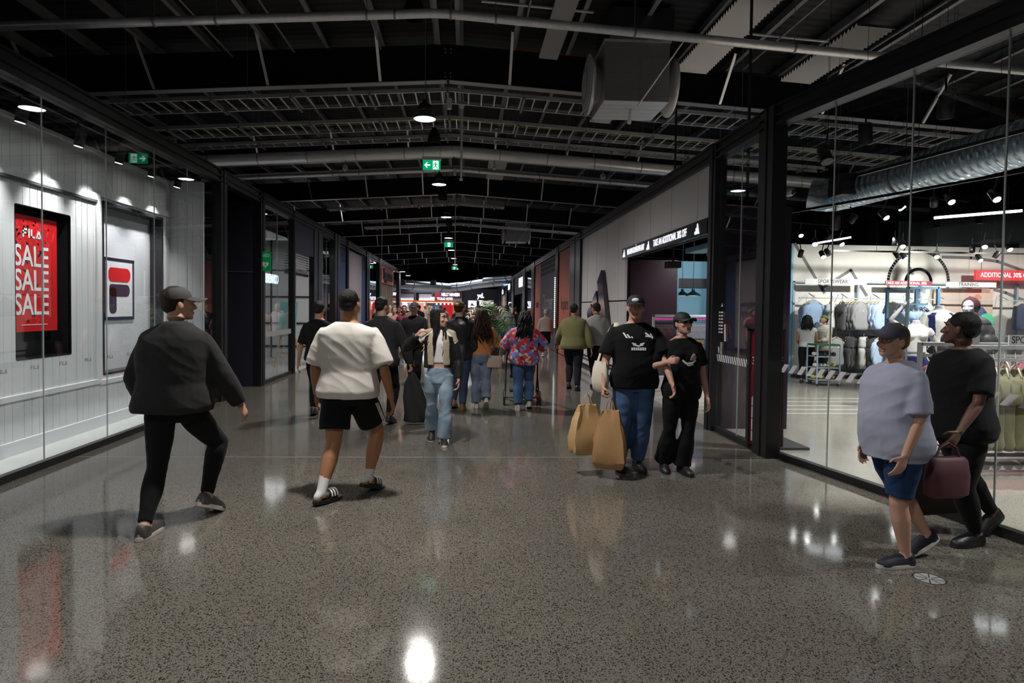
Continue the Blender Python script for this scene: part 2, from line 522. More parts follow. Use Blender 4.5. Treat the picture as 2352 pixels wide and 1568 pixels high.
# outer enclosure so no sky shows
st(MB().box(-16.1, -16, -5, 80, 0, 7), 'wall_west', M_ROOF)
st(MB().box(15, 15.1, -5, 80, 0, 7), 'wall_east', M_ROOF)
st(MB().box(-16, 15, 79.9, 80, 0, 7), 'wall_north', M_ROOF)

# facade beams (I-section rail with a bright lower lip)
def beam(name, p0, p1, out):
    """out: +1 flange towards +x side of the run"""
    p0 = Vector(p0); p1 = Vector(p1); up = Vector((0, 0, 1))
    mb = MB()
    c0 = p0 + up * (ZB + ZT) / 2; c1 = p1 + up * (ZB + ZT) / 2
    mb.bar(c0, c1, 0.10, ZT - ZB - 0.02)
    for z in (ZB + 0.0125, ZT - 0.0125, ZB + 0.10):
        mb.bar(p0 + up * z, p1 + up * z, 0.16, 0.025)
    return st(mb, name, M_BEAM)
beam('trim_1', (XL, -5, 0), (XL, 39, 0), 1)
beam('trim_2', (XR, 6.75, 0), (XR, 69, 0), -1)
for i in range(len(YS) - 1):
    pass
beam('trim_3', (gx(-5), -5, 0), (gx(6.72), 6.72, 0), -1)

# posts
PN = [4]
def post(x, y0, y1, w=0.16, z1=ZT, m=None, side=0):
    mb = MB().box(x - w / 2, x + w / 2, y0, y1, 0, z1)
    yy = (y0 + y1) / 2
    if y1 - y0 > 0.12:
        mb.box(x - w / 2 - 0.012, x + w / 2 + 0.012, yy - 0.03, yy + 0.03, 0, z1)
    o = st(mb, 'trim_%d' % PN[0], m or M_TRIM, bevel=0.004); PN[0] += 1
    return o
post(XL, 10.5, 10.76)
post(XL, 12.5, 12.76)
post(XL, 14.88, 15.05, 0.12)
post(XL, 16.85, 17.81, 0.14, ZB)
post(XL, 19.42, 20.18, 0.18)
post(XL, 21.45, 21.75, 0.16)
post(XL, 25.65, 26.4, 0.18)
post(XL, 29.3, 30.0, 0.18)
post(XL, 37.8, 38.6, 0.2)
post(XR, 6.63, 6.96, 0.16)
post(XR, 8.19, 8.41, 0.16)
post(XR, 18.0, 19.75, 0.16)
post(XR, 22.4, 22.95, 0.16)
post(XR, 30.2, 31.4, 0.18)
post(XR, 34.9, 36.2, 0.18)
post(XR, 43.2, 45, 0.18)
post(XR, 50.5, 52, 0.18)
post(XR, 60, 61.5, 0.18)
post(XR, 68, 69, 0.18)

# glazing: every storefront bay is one window with its panes, sill and joints
WN = [1]
def glazing(x0, y0, x1, y1, joints, z0=0.07, z1=ZB, sill=True, mirror=1.0):
    """run of frameless panes between (x0,y0) and (x1,y1); joints = fractions"""
    a = Vector((x0, y0, 0)); b = Vector((x1, y1, 0))
    w = empty('window_%d' % WN[0], a, kind='structure'); WN[0] += 1
    fr = [0] + list(joints) + [1]
    for k in range(len(fr) - 1):
        p = (b - a) * fr[k]; q = (b - a) * fr[k + 1]
        d = (q - p).normalized() * 0.006
        MB().bar(p + d + Vector((0, 0, (z0 + z1) / 2)), q - d + Vector((0, 0, (z0 + z1) / 2)), 0.012, z1 - z0).build('glass_pane', M_GLASS, w)
    for t in joints:
        p = (b - a) * t
        MB().bar(p + Vector((0, 0, z0)), p + Vector((0, 0, z1)), 0.012, 0.009, up=Vector((-(b - a).y, (b - a).x, 0)).normalized()).build('glass_joint', M_GEDGE, w)
    if sill:
        MB().bar(Vector((0, 0, z0 / 2)), (b - a) + Vector((0, 0, z0 / 2)), 0.07, z0).build('sill', M_TRIM, w)
    return w
glazing(XL, -3.0, XL, 10.5, [(y + 3) / 13.5 for y in (1.2, 3.4, 5.2, 6.27, 7.35, 8.45, 9.42)])
glazing(XL, 12.76, XL, 14.88, [0.5])
glazing(XL, 17.81, XL, 19.42, [0.5])
glazing(XL, 26.4, XL, 29.3, [0.5])
glazing(XL, 35.3, XL, 37.8, [])
glazing(XR, 6.96, XR, 8.19, [0.48])
gj = [(6.72 - y) / 9.72 for y in (6.02, 5.18, 4.42, 3.5, 2.4, 1.0, -1)]
glazing(gx(6.68), 6.68, gx(-3), -3, gj)
glazing(XR, 31.4, XR, 34.9, [0.5])
for a, b in ((45, 50.5), (61.5, 68)):
    glazing(XR, a, XR, b, [0.5])
# striped manifestation band on the right glass
def band(p0, p1, z, n, h=0.085, side=-1, tall=0.0, slant=0.5):
    p0 = Vector(p0); p1 = Vector(p1); d = (p1 - p0); L_ = d.length; d.normalize()
    nrm = Vector((0, 0, 1)).cross(d).normalized() * side
    mb = MB(); step = L_ / n
    for i in range(n):
        c = p0 + d * (i + 0.5) * step + Vector((0, 0, z)) + nrm * 0.008
        w = step * 0.5
        mb.prism([(-w / 2 - slant * h / 2, -h / 2), (w / 2 - slant * h / 2, -h / 2), (w / 2 + slant * h / 2, h / 2), (-w / 2 + slant * h / 2, h / 2)], c, d, (0, 0, 1), nrm, 0.001)
    return mb

# ---------------------------------------------------------------- roof frame
PY = [6.2, 12.1, 18.1, 24.0, 29.9, 35.8, 41.7, 47.6, 53.5, 59.4]
ORD = ['nearest, just overhead', 'first one seen whole ahead, behind the silver air unit', 'second one ahead, behind the bright duct', 'third one ahead', 'fourth one ahead', 'fifth one ahead', 'sixth one ahead', 'seventh one ahead', 'eighth one ahead', 'farthest, over the end of the hall']
RB, RTOP = 0.87, 0.20       # flange underside / rafter top, below the deck line (z at ridge 5.85 / 6.52)
for k, Y in enumerate(PY):
    root = empty('roof_rafter', (RX, Y, RZ - RB), label='black steel roof rafter, %s' % ORD[k], cat='roof beam', group='pitched rafters across the hall')
    for s_ in (-1, 1):
        L_ = 15.2 if s_ > 0 else 15.4
        def zz(x, b): return -RS * x + (RB - b)
        # web and flanges, in local coords
        for nm, b0, b1, hw, mt in (('web', RB - 0.012, RTOP + 0.012, 0.006, M_WEB), ('bottom_flange', RB, RB - 0.014, 0.095, M_FLANGE), ('top_flange', RTOP + 0.012, RTOP, 0.09, M_WEB)):
            v = []
            for yy in (-hw, hw):
                for x, b in ((0, b0), (L_, b0), (L_, b1), (0, b1)):
                    v.append((s_ * x, yy, zz(x, b)))
            mb = MB(); mb.add(v, [(0, 1, 2, 3), (7, 6, 5, 4), (0, 4, 5, 1), (1, 5, 6, 2), (2, 6, 7, 3), (3, 7, 4, 0)])
            mb.build(nm, mt, root)
    # bolted splice at the ridge
    mb = MB().box(-0.02, 0.02, -0.09, 0.09, -0.03, RB - RTOP + 0.02)
    mb.build('ridge_plate', M_WEB, root)
    for z in (0.05, 0.12, 0.50, 0.57):
        for x in (-0.05, 0.05):
            if k < 4: MB().lathe([(0.016, 0), (0.016, 0.03)], (x, -0.10, z), 6, Matrix.Rotation(PI / 2, 3, 'X')).build('bolt', M_GALVD, root)
    # fly braces from purlin to bottom flange, every second purlin
    for s_ in (-1, 1):
        for i in range(6):
            x = (-1.26 - 2.06 * i) if s_ < 0 else (1.16 + 2.02 * i)
            if abs(x) > 13: continue
            if k == 1 and 2.2 < x < 4: continue
            z0 = zz(abs(x), RB) + 0.02
            z1 = zz(abs(x), 0.16)
            mb = MB().bar((x, -0.10, z0), (x, -0.78, z1), 0.05, 0.006, up=(0, 0.6, 1))
            mb.bar((x - 0.022, -0.10, z0 + 0.02), (x - 0.022, -0.78, z1 + 0.02), 0.006, 0.045, up=(0, 0.6, 1))
            mb.build('fly_brace', M_GALV, root)
# purlins
def make_purlin(x, s_):
    zt = roof_z(x, 0.005); h = 0.195
    mb = MB().box(x - 0.002, x + 0.002, -5, 79, zt - h, zt)
    mb.box(x - (0.075 if s_ > 0 else 0), x + (0 if s_ > 0 else 0.075), -5, 79, zt - h, zt - h + 0.004)
    mb.box(x - (0 if s_ > 0 else 0.06), x + (0.06 if s_ > 0 else 0), -5, 79, zt - 0.004, zt)
    return mb
for s_ in (-1, 1):
    for i in range(13):
        x = RX + s_ * (0.22 + 1.03 * i)
        make_purlin(x, s_).build('roof_purlin', M_GALVD, label='long galvanised roof purlin, %s one %s of the ridge' % (ORDS[i], 'left' if s_ < 0 else 'right'), cat='roof purlin', group='purlins %s of the ridge' % ('left' if s_ < 0 else 'right'))

# ---------------------------------------------------------------- pipes following the roof pitch
def pitched(pts_x, y, z_ridge):
    return [Vector((x, y, z_ridge - RS * abs(x - RX))) for x in pts_x]
def pipe_run(y, zr, r, label, name='sprinkler_main_pipe'):
    root = empty(name, (RX, y, zr), label=label, cat='pipe', group='pipes crossing the hall')
    o = Vector((RX, y, zr))
    a = [p - o for p in pitched([-14, -4, -1, RX - 0.10, RX + 0.10, 0.6, 5, 14], y, zr)]
    MB().tube(a, r, 16).build('pipe', M_GALV, root, smooth=True)
    for x in (-5.6, -3.5, -2.75, -0.9, -0.55, 0.15, 0.72, 2.5, 4.6, 6.2, 8.3):
        z = -RS * abs(x)
        mb = MB().tube([(x - 0.014, 0, z), (x + 0.014, 0, z)], r + 0.009, 16)
        mb.build('clamp', M_GALVD, root, smooth=True)
        MB().tube([(x, 0, z + r), (x, 0, roof_z(x + RX) - zr - 0.05)], 0.005, 6).build('hanger_rod', M_GALVD, root)
    return root
pipe_run(8.1, 5.30, 0.055, 'grey steel sprinkler main crossing overhead, nearest to the camera')
pipe_run(18.6, 5.62, 0.055, 'grey steel sprinkler main crossing beyond the bright duct')
# branch pipes along the hall, hung under the purlins
for x, y0, y1, nm in ((-4.35, 3, 12, 'left'), (-3.2, 3.5, 11.9, 'mid left'), (-1.62, 5, 11.9, 'centre left'), (0.95, 5, 10.6, 'centre right'), (5.1, 2, 11.6, 'right'), (6.7, 2, 11.6, 'far right')):
    z = roof_z(x, 0.30)
    root = empty('sprinkler_branch_pipe', (x, y0, z), label='thin sprinkler branch pipe running under the purlins, %s' % nm, cat='pipe', group='sprinkler branch pipes')
    MB().tube([(0, 0, 0), (0, y1 - y0, 0)], 0.018, 10).build('pipe', M_GALVD, root, smooth=True)
    yy = 0.8
    while yy < y1 - y0:
        MB().tube([(0, yy - 0.02, 0), (0, yy + 0.02, 0)], 0.028, 10).build('fitting', M_GALVD, root, smooth=True)
        MB().tube([(0, yy, 0.018), (0, yy, 0.3)], 0.004, 6).build('hanger_rod', M_GALVD, root)
        yy += 1.9

# ---------------------------------------------------------------- cable ladders
def ladder(y, w, zr, x0, x1, label, drop=0.0, cables=False, rung=0.26, hang=True):
    root = empty('cable_ladder', (RX, y, zr), label=label, cat='cable tray', group='cable ladders across the hall')
    for yy in (0.0, w):
        for s_, xe in ((-1, x0), (1, x1)):
            p0 = Vector((0, yy, 0)); p1 = Vector((xe - RX, yy, -RS * abs(xe - RX)))
            mb = MB().bar(p0, p1, 0.012, 0.075)
            mb.bar(p0 + Vector((0, 0.012 if yy == 0 else -0.012, -0.034)), p1 + Vector((0, 0.012 if yy == 0 else -0.012, -0.034)), 0.03, 0.006)
            mb.build('side_rail', M_GALV, root)
    proto = None
    n0 = int((x0 - RX) / rung); n1 = int((x1 - RX) / rung)
    for i in range(n0, n1 + 1):
        x = (i + 0.5) * rung
        loc = Vector((x, w / 2, -RS * abs(x) - 0.02))
        if proto is None:
            proto = MB().box(-0.014, 0.014, -w / 2, w / 2, -0.010, 0.010).build('rung', M_GALV, root)
            proto.location = loc
        else:
            c = proto.copy(); COL.objects.link(c); c.location = loc
    if cables:
        for q, (yy, m) in enumerate(((0.15, 'y'), (0.26, 'y'), (0.42, 'k'), (0.5, 'k'))):
            cm = mat('yellow_green_cable', (0.35, 0.42, 0.02), 0.5) if m == 'y' else M_DARKPLASTIC
            MB().tube([Vector((x - RX, yy, -RS * abs(x - RX) + 0.01 + 0.012 * math.sin(x * 3 + q))) for x in np.linspace(x0, x1, 40)], 0.009, 6).build('cable', cm, root, smooth=True)
    if hang:
        x = x0 - RX + 0.6
        while x < x1 - RX:
            z = -RS * abs(x)
            mb = MB().box(x - 0.02, x + 0.02, -0.08, w + 0.08, z - 0.085, z - 0.045)
            mb.build('support_channel', M_GALVD, root)
            for yy in (-0.06, w + 0.06):
                MB().tube([(x, yy, z - 0.09), (x, yy, roof_z(x + RX) - zr - 0.02)], 0.005, 6).build('hanger_rod', M_GALVD, root)
            x += 1.5
    return root
ladder(12.45, 0.75, 5.83, -7.0, 14, 'galvanised cable ladder crossing just behind the first rafter')
ladder(13.95, 0.75, 5.74, -7.0, 10, 'cable ladder with yellow cables, second from the camera', cables=True)
ladder(15.6, 0.35, 5.80, -7.1, 9, 'narrow cable ladder above the shiny round duct', rung=0.3)
ladder(19.0, 0.5, 5.78, -9, 9, 'cable ladder just beyond the shiny duct', rung=0.32)
ladder(31.2, 0.5, 5.70, -5, 7, 'distant cable ladder crossing farther down the hall', rung=0.45)
ladder(25.2, 0.4, 5.72, -5.5, 1.5, 'short cable ladder beyond the exit sign', rung=0.4)

# shiny round duct across the hall
root = empty('round_duct', (RX, 16.05, 5.52), label='shiny round sheet metal duct crossing the hall', cat='air duct')
r = 0.14
for s_, xe in ((-1, -6.6), (1, 9.3)):
    n = int(abs(xe - RX) / 1.2)
    for i in range(n + 1):
        xa = s_ * i * 1.2; xb = s_ * min((i + 1) * 1.2, abs(xe - RX))
        if abs(xb) - abs(xa) < 0.05: continue
        a = Vector((xa, 0, -RS * abs(xa))); b = Vector((xb, 0, -RS * abs(xb)))
        MB().tube([a, b], r, 32).build('duct_section', M_SILVER, root, smooth=True, angle=60)
        MB().tube([b - (b - a).normalized() * 0.01, b + (b - a).normalized() * 0.01], r + 0.008, 32).build('seam', M_GALVD, root, smooth=True, angle=60)
for x in (-5.2, -2.4, 0.4, 3.2, 6.2):
    z = -RS * abs(x - RX) + 0.14
    MB().tube([(x - RX, 0, z), (x - RX, 0, roof_z(x) - 5.52)], 0.005, 6).build('hanger_rod', M_GALVD, root)
# sprinkler heads / sensors below the duct
for x, lab in ((-3.05, 'left of the hanging lamp row'), (0.68, 'just right of the ridge'), (3.45, 'beside the right facade')):
    z = 5.52 - RS * abs(x - RX) - 0.14
    root = empty('sprinkler', (x, 16.05, z - 0.22), label='small sprinkler head with a guard below the round duct, %s' % lab, cat='sprinkler', group='sprinklers')
    MB().tube([(0, 0, 0.10), (0, 0, 0.24)], 0.012, 8).build('drop_pipe', M_GALVD, root)
    mb = MB()
    for k in range(6):
        a = k * PI / 6
        c, s_ = math.cos(a), math.sin(a)
        mb.tube([(0.065 * c * math.cos(t), 0.065 * s_ * math.cos(t), 0.05 + 0.07 * math.sin(t)) for t in np.linspace(0, 2 * PI, 17)], 0.004, 5)
    mb.build('guard', M_GALV, root)
    MB().ellipsoid((0, 0, 0.05), 0.03, 0.03, 0.03, seg=10, rows=6).build('bulb', M_GALVD, root, smooth=True)

# ---------------------------------------------------------------- corrugated skylight strips between purlins
M_RIB = ribbed('ribbed_sheet', (0.42, 0.42, 0.45), 'Y', 0.085, 1.0, 0.35, 0.75)
def corr(x0, x1, y0, y1, label):
    n = int((y1 - y0) / 0.05)
    v = []; f = []
    for i in range(n + 1):
        y = y0 + (y1 - y0) * i / n; dz = 0.034 * (1 if i % 2 else -1)
        for x in (x0, x1):
            v.append((x, y, roof_z(x, 0.27) + dz))
        if i:
            a = (i - 1) * 2; f.append((a, a + 1, a + 3, a + 2))
    m = MB(); m.add(v, f)
    me_o = m.build('corrugated_panel', mat('corrugated_steel', (0.42, 0.42, 0.43), 0.35, metal=0.7), label=label, cat='roof panel', group='corrugated strips under the roof')
    sm = me_o.modifiers.new('thick', 'SOLIDIFY'); sm.thickness = 0.004
corr(1.33, 1.68, 6, 12.0, 'narrow corrugated metal strip under the roof, right of the ridge')
corr(3.95, 4.55, 5, 12.0, 'wide corrugated metal strip under the roof beside the air unit')
corr(6.0, 6.6, 9.6, 12.0, 'short corrugated metal strip over the sports shop')
corr(3.0, 3.5, 12.6, 15.6, 'corrugated metal strip behind the air unit')
corr(0.7, 1.3, 19, 23.5, 'corrugated metal strip beyond the second rafter')
# cross angles (small bridging bars)
for x0, x1, y, lab in ((-3.0, -1.85, 9.7, 'left of the ridge'), (3.0, 4.8, 9.0, 'above the air unit'), (4.1, 6.0, 10.4, 'over the right facade'), (0.2, 2.0, 10.2, 'right of the ridge'), (5.2, 7.4, 8.4, 'over the sports shop')):
    MB().bar((x0, y, roof_z(x0, 0.215)), (x1, y, roof_z(x1, 0.215)), 0.05, 0.02).build('bridging_bar', M_GALV, label='short galvanised bridging bar between purlins, %s' % lab, cat='steel bar', group='bridging bars')
# red and green cable clipped along the first rafter
MB().tube([(x, 11.98, roof_z(x, 0.19) + 0.012 * math.sin(x * 2.3)) for x in np.linspace(0.9, 3.4, 20)], 0.008, 6).build('red_cable', mat('red_cable', (0.35, 0.03, 0.02), 0.5), label='thin red cable sagging along the top of the first rafter', cat='cable')
MB().tube([(x, 11.98, roof_z(x, 0.19) + 0.012 * math.sin(x * 1.7)) for x in np.linspace(-6, 0.8, 40)], 0.005, 6).build('green_cable', mat('green_cable', (0.02, 0.16, 0.08), 0.5), label='thin green cable running along the top of the first rafter', cat='cable')
# thin steel suspension wires hanging from the roof
WIRE_LAB = ['over the left display, outer one', 'over the left display, inner one', 'left of the near lamp', 'over the sports shop', 'over the sports shop by the duct', 'between air unit and right facade', 'just beyond the air unit, left one', 'just beyond the air unit, right one', 'near the shiny round duct', 'beyond the air unit by the right facade', 'above the right facade beam']
k = -1
for x, y, z0 in ((-5.5, 9, 4.2), (-4.7, 9, 4.0), (-3.4, 10, 4.6), (5.2, 9, 4.0), (6.0, 10, 3.7), (4.6, 10.5, 4.4), (2.8, 14, 4.9), (3.4, 15, 4.6), (2.4, 16.5, 5.0), (3.9, 14.5, 4.4), (4.4, 13.3, 4.2)):
    k += 1
    MB().tube([(x, y, z0), (x, y, roof_z(x, 0.02))], 0.003, 5).build('suspension_wire', M_GALVD, label='thin steel suspension wire hanging from the roof %s' % WIRE_LAB[k], cat='wire', group='suspension wires')

# ---------------------------------------------------------------- air units
def air_unit(loc, label):
    root = empty('air_unit', loc, label=label, cat='air unit', group='silver air outlet boxes')
    w, d, h = 1.08, 1.05, 0.96
    b = MB().box(-w / 2, w / 2, -d / 2, d / 2, 0, h)
    b.build('housing', mat('air_unit_metal', (0.32, 0.31, 0.33), 0.3, metal=0.35, vary=0.1, vscale=3), root, bevel=0.01)
    for z in (0.20, 0.45, 0.70):
        MB().box(-w / 2 - 0.003, w / 2 + 0.003, -d / 2 - 0.003, d / 2 + 0.003, z, z + 0.006).build('seam', M_GALVD, root)
    for q in range(5):
        y = -d / 2 + d * (q + 0.5) / 5
        MB().box(-w / 2, w / 2, y - 0.1, y + 0.098, -0.006, 0.0).build('bottom_panel', mat('unit_bottom', (0.75, 0.77, 0.8), 0.35, metal=0.1), root)
    MB().box(-w / 2 - 0.02, w / 2 + 0.02, -d / 2 - 0.02, d / 2 + 0.02, h, h + 0.03).build('top_flange', M_GALV, root)
    MB().box(-w / 2 + 0.05, w / 2 - 0.02, -d / 2 - 0.25, d / 2 - 0.1, h + 0.03, h + 0.45).build('riser', mat('riser_metal', (0.10, 0.095, 0.11), 0.35, metal=0.8), root)
    for s_ in (-1, 1):
        M = Matrix.Rotation(s_ * PI / 2, 3, 'Y')
        prof = [(0.30, 0.0), (0.31, 0.03), (0.35, 0.07), (0.43, 0.11), (0.49, 0.14), (0.505, 0.17), (0.50, 0.19), (0.46, 0.19)]
        MB().lathe(prof, (s_ * w / 2, 0, 0.42), 48, M, caps=False).build('outlet_ring', M_SILVER, root, smooth=True, angle=60)
        prof = [(0.475, 0.17), (0.44, 0.20), (0.3, 0.235), (0.15, 0.25), (0.01, 0.255)]
        MB().lathe(prof, (s_ * w / 2, 0, 0.42), 48, M).build('perforated_cap', M_PERF, root, smooth=True, angle=60)
    MB().tube([(0.02, -0.1, -0.02), (-0.05, -0.25, -0.28), ], 0.035, 12).build('drain_pipe', M_GALV, root, smooth=True)
    MB().tube([(0.62, -0.95, 0.82), (0.03, -0.5, -0.06)], 0.014, 8).build('brace_rod', M_GALV, root, smooth=True)
    for x in (-0.03, 0.0):
        MB().tube([(x + 0.06, -0.56, 0.05), (x + 0.09, -0.56, 1.35)], 0.003, 5).build('wire', M_GALVD, root)
    return root
def perf():
    m, nt, p = newmat('perforated_sheet'); N = nt.nodes; L = nt.links
    tc = N.new('ShaderNodeTexCoord'); v = N.new('ShaderNodeTexVoronoi'); v.inputs['Scale'].default_value = 45; v.inputs['Randomness'].default_value = 0.0
    L.new(tc.outputs['Object'], v.inputs['Vector'])
    r_ = N.new('ShaderNodeMath'); r_.operation = 'LESS_THAN'; r_.inputs[1].default_value = 0.36; L.new(v.outputs['Distance'], r_.inputs[0])
    mx = N.new('ShaderNodeMix'); mx.data_type = 'RGBA'; mx.inputs[6].default_value = (0.55, 0.55, 0.57, 1); mx.inputs[7].default_value = (0.04, 0.04, 0.04, 1)
    L.new(r_.outputs[0], mx.inputs[0]); L.new(mx.outputs[2], p.inputs['Base Color'])
    p.inputs['Metallic'].default_value = 0.2; p.inputs['Roughness'].default_value = 0.35
    return m
M_PERF = perf()
air_unit((2.78, 10.92, 5.03), 'large silver air unit with two round side outlets, right of the near lamp')
air_unit((2.62, 33.5, 5.05), 'distant silver air outlet box, smaller, far down the right side')

# ---------------------------------------------------------------- pendants, speakers, exit signs
def pendant(x, y, z, label, light=True):
    root = empty('pendant_lamp', (x, y, z), label=label, cat='hanging lamp', group='pendant lamps along the hall')
    prof = [(0.20, 0.0), (0.197, 0.02), (0.17, 0.075), (0.135, 0.13), (0.12, 0.145), (0.12, 0.15), (0.13, 0.14), (0.19, 0.02), (0.2, 0.0)]
    prof = [(0.200, 0.0), (0.190, 0.02), (0.15, 0.085), (0.12, 0.14), (0.112, 0.14), (0.14, 0.085), (0.18, 0.02), (0.192, 0.0)]
    MB().lathe(prof, (0, 0, 0), 40, caps=False).build('shade', mat('smoky_lamp_shade', (0.10, 0.10, 0.11), 0.25, spec=0.7), root, smooth=True, angle=70)
    mb = MB().lathe([(0.105, 0.13), (0.11, 0.15), (0.11, 0.2), (0.085, 0.22), (0.085, 0.26), (0.05, 0.29), (0.035, 0.33), (0.0, 0.335)], (0, 0, 0), 32)
    mb.build('housing', M_DARKPLASTIC, root, smooth=True, angle=30)
    for q in range(10):
        a = q * PI / 5
        MB().bar((0.085 * math.cos(a), 0.085 * math.sin(a), 0.2), (0.115 * math.cos(a), 0.115 * math.sin(a), 0.2), 0.006, 0.09).build('cooling_fin', M_DARKPLASTIC, root)
    MB().lathe([(0.185, 0.008), (0.0, 0.006)], (0, 0, 0), 40).build('diffuser', M_LAMP, root)
    MB().tube([(0, 0, 0.33), (0, 0, 0.42)], 0.012, 8).build('hook', M_GALVD, root)
    MB().tube([(0, 0, 0.42), (0, 0, roof_z(x) - z - 0.04)], 0.005, 6).build('chain', M_GALVD, root)
    MB().tube([(0.02, 0, 0.33), (0.02, 0, roof_z(x) - z - 0.04)], 0.004, 6).build('power_cable', M_DARKPLASTIC, root)
    if light:
        spot_light('pendant_light', (x, y, z - 0.03), (x, y, 0), light * 10, 150, 0.9, (1, 0.955, 0.91), 0.17)
    return root
PL = LIGHT['pendant']
LAB = ['large glowing pendant lamp nearest, hanging left of the ridge', 'second glowing pendant lamp, below the exit sign', 'third glowing pendant lamp down the hall', 'fourth glowing pendant lamp down the hall', 'fifth pendant lamp in the distant row', 'sixth pendant lamp in the distant row', 'seventh pendant lamp in the distant row', 'last pendant lamp of the distant row']
for k, y in enumerate((11.15, 17.05, 23.2, 30.2, 36.6, 42.8, 49, 55)):
    pendant(-0.75 if k < 3 else -0.86, y, 4.86, LAB[k], PL)
for k, y in enumerate((5.1, -1.2)):
    pendant(-0.75, y, 4.86, 'pendant lamp overhead just above the camera' if k == 0 else 'pendant lamp behind the camera', PL * 0.9)
# side row of lamps over the left part, seen near the end of the left facade
for k, (px, py, Y) in enumerate(((924, 624, 38), (937, 633, 46), (1098, 647, 52))):
    p = at(px, py, Y)
    pendant(p.x, Y, p.z, ['dark pendant lamp hanging past the coral sign', 'pendant lamp farther past the coral sign', 'pendant lamp near the round ducts at the end'][k], PL * 0.6)
M_SPK = mat('speaker_black', (0.008, 0.008, 0.009), 0.45)
for (x, y, z), lab in (((-0.77, 9.0, 5.62), 'black bell shaped hanging speaker at the top edge of the view'), ((-0.73, 14.0, 5.16), 'black bell shaped hanging speaker above the exit sign'), ((-0.76, 27, 5.05), 'black bell shaped hanging speaker in the middle distance'), ((-0.8, 20.8, 5.1), 'black bell shaped hanging speaker behind the second lamp')):
    root = empty('pendant_speaker', (x, y, z), label=lab, cat='speaker', group='hanging speakers')
    MB().lathe([(0.0, 0.0), (0.13, 0.0), (0.145, 0.03), (0.145, 0.10), (0.125, 0.2), (0.085, 0.29), (0.04, 0.35), (0.012, 0.37), (0.0, 0.37)], (0, 0, 0), 36).build('body', M_SPK, root, smooth=True)
    MB().tube([(0, 0, 0.37), (0, 0, roof_z(x) - z - 0.03)], 0.005, 6).build('chain', M_GALVD, root)
    MB().lathe([(0.13, -0.002), (0.0, -0.002)], (0, 0, 0), 36).build('grille', M_DARKPLASTIC, root)

def exit_sign(x, y, z, label, w=0.40, h=0.225, man_only=False, cat='exit sign'):
    root = empty('exit_sign', (x, y, z), label=label, cat=cat, group='hanging exit signs')
    MB().box(-w / 2 - 0.02, w / 2 + 0.02, -0.035, 0.035, h, h + 0.075).build('housing', M_WHITE, root, bevel=0.006)
    MB().box(-w / 2, w / 2, -0.008, 0.008, 0, h).build('green_panel', M_GREEN, root)
    Y = -0.0095
    def pr(nm, polys, m=M_EXITW, yy=Y, t=0.0015):
        mb = MB()
        for pts in polys: mb.prism(pts, (0, yy, 0), (1, 0, 0), (0, 0, 1), (0, -1, 0), t)
        return mb.build(nm, m, root)
    s_ = h
    if not man_only:
        ax, az = -w * 0.25, h * 0.5
        pr('arrow', [[(ax - 0.30 * s_, az), (ax - 0.06 * s_, az - 0.27 * s_), (ax + 0.07 * s_, az - 0.27 * s_), (ax - 0.08 * s_, az - 0.07 * s_), (ax + 0.30 * s_, az - 0.07 * s_), (ax + 0.30 * s_, az + 0.07 * s_), (ax - 0.08 * s_, az + 0.07 * s_), (ax + 0.07 * s_, az + 0.27 * s_), (ax - 0.06 * s_, az + 0.27 * s_)]])
        mx = w * 0.22
    else:
        mx = 0
    pr('door_panel', [[(mx - 0.27 * s_, 0.08 * s_), (mx + 0.30 * s_, 0.08 * s_), (mx + 0.30 * s_, 0.93 * s_), (mx - 0.27 * s_, 0.93 * s_)]])
    gm = M_GREEN
    P = lambda L_: [(mx + a * s_, b * s_) for a, b in L_]
    head = [(0.055 * math.cos(t) + 0.02, 0.79 + 0.055 * math.sin(t)) for t in np.linspace(0, 2 * PI, 12, endpoint=False)]
    pr('running_figure', [P(head), P([(-0.06, 0.70), (0.06, 0.72), (0.06, 0.45), (-0.06, 0.42)]), P([(-0.06, 0.70), (-0.22, 0.58), (-0.25, 0.47), (-0.20, 0.46), (-0.16, 0.55), (-0.03, 0.62)]), P([(0.04, 0.71), (0.15, 0.60), (0.24, 0.62), (0.24, 0.56), (0.13, 0.53), (0.03, 0.62)]), P([(-0.06, 0.46), (0.03, 0.46), (0.0, 0.30), (-0.24, 0.22), (-0.24, 0.29), (-0.07, 0.34)]), P([(0.0, 0.46), (0.07, 0.44), (0.17, 0.30), (0.22, 0.12), (0.14, 0.12), (0.10, 0.27)])], gm, Y - 0.002)
    for sx in (-w / 2 + 0.01, w / 2 - 0.01):
        MB().tube([(sx, 0, h + 0.07), (sx, 0, roof_z(x) - z - 0.03)], 0.004, 6).build('chain', M_GALVD, root)
    return root
exit_sign(-0.81, 14.5, 4.70, 'large green exit sign with arrow and running figure on chains')
exit_sign(-0.83, 30.0, 4.42, 'second green exit sign farther down the hall', man_only=True)
exit_sign(-0.90, 48.0, 4.42, 'farthest green exit sign near the last lamps', man_only=True)
exit_sign(-0.75, -3.0, 4.75, 'green exit sign behind the camera')
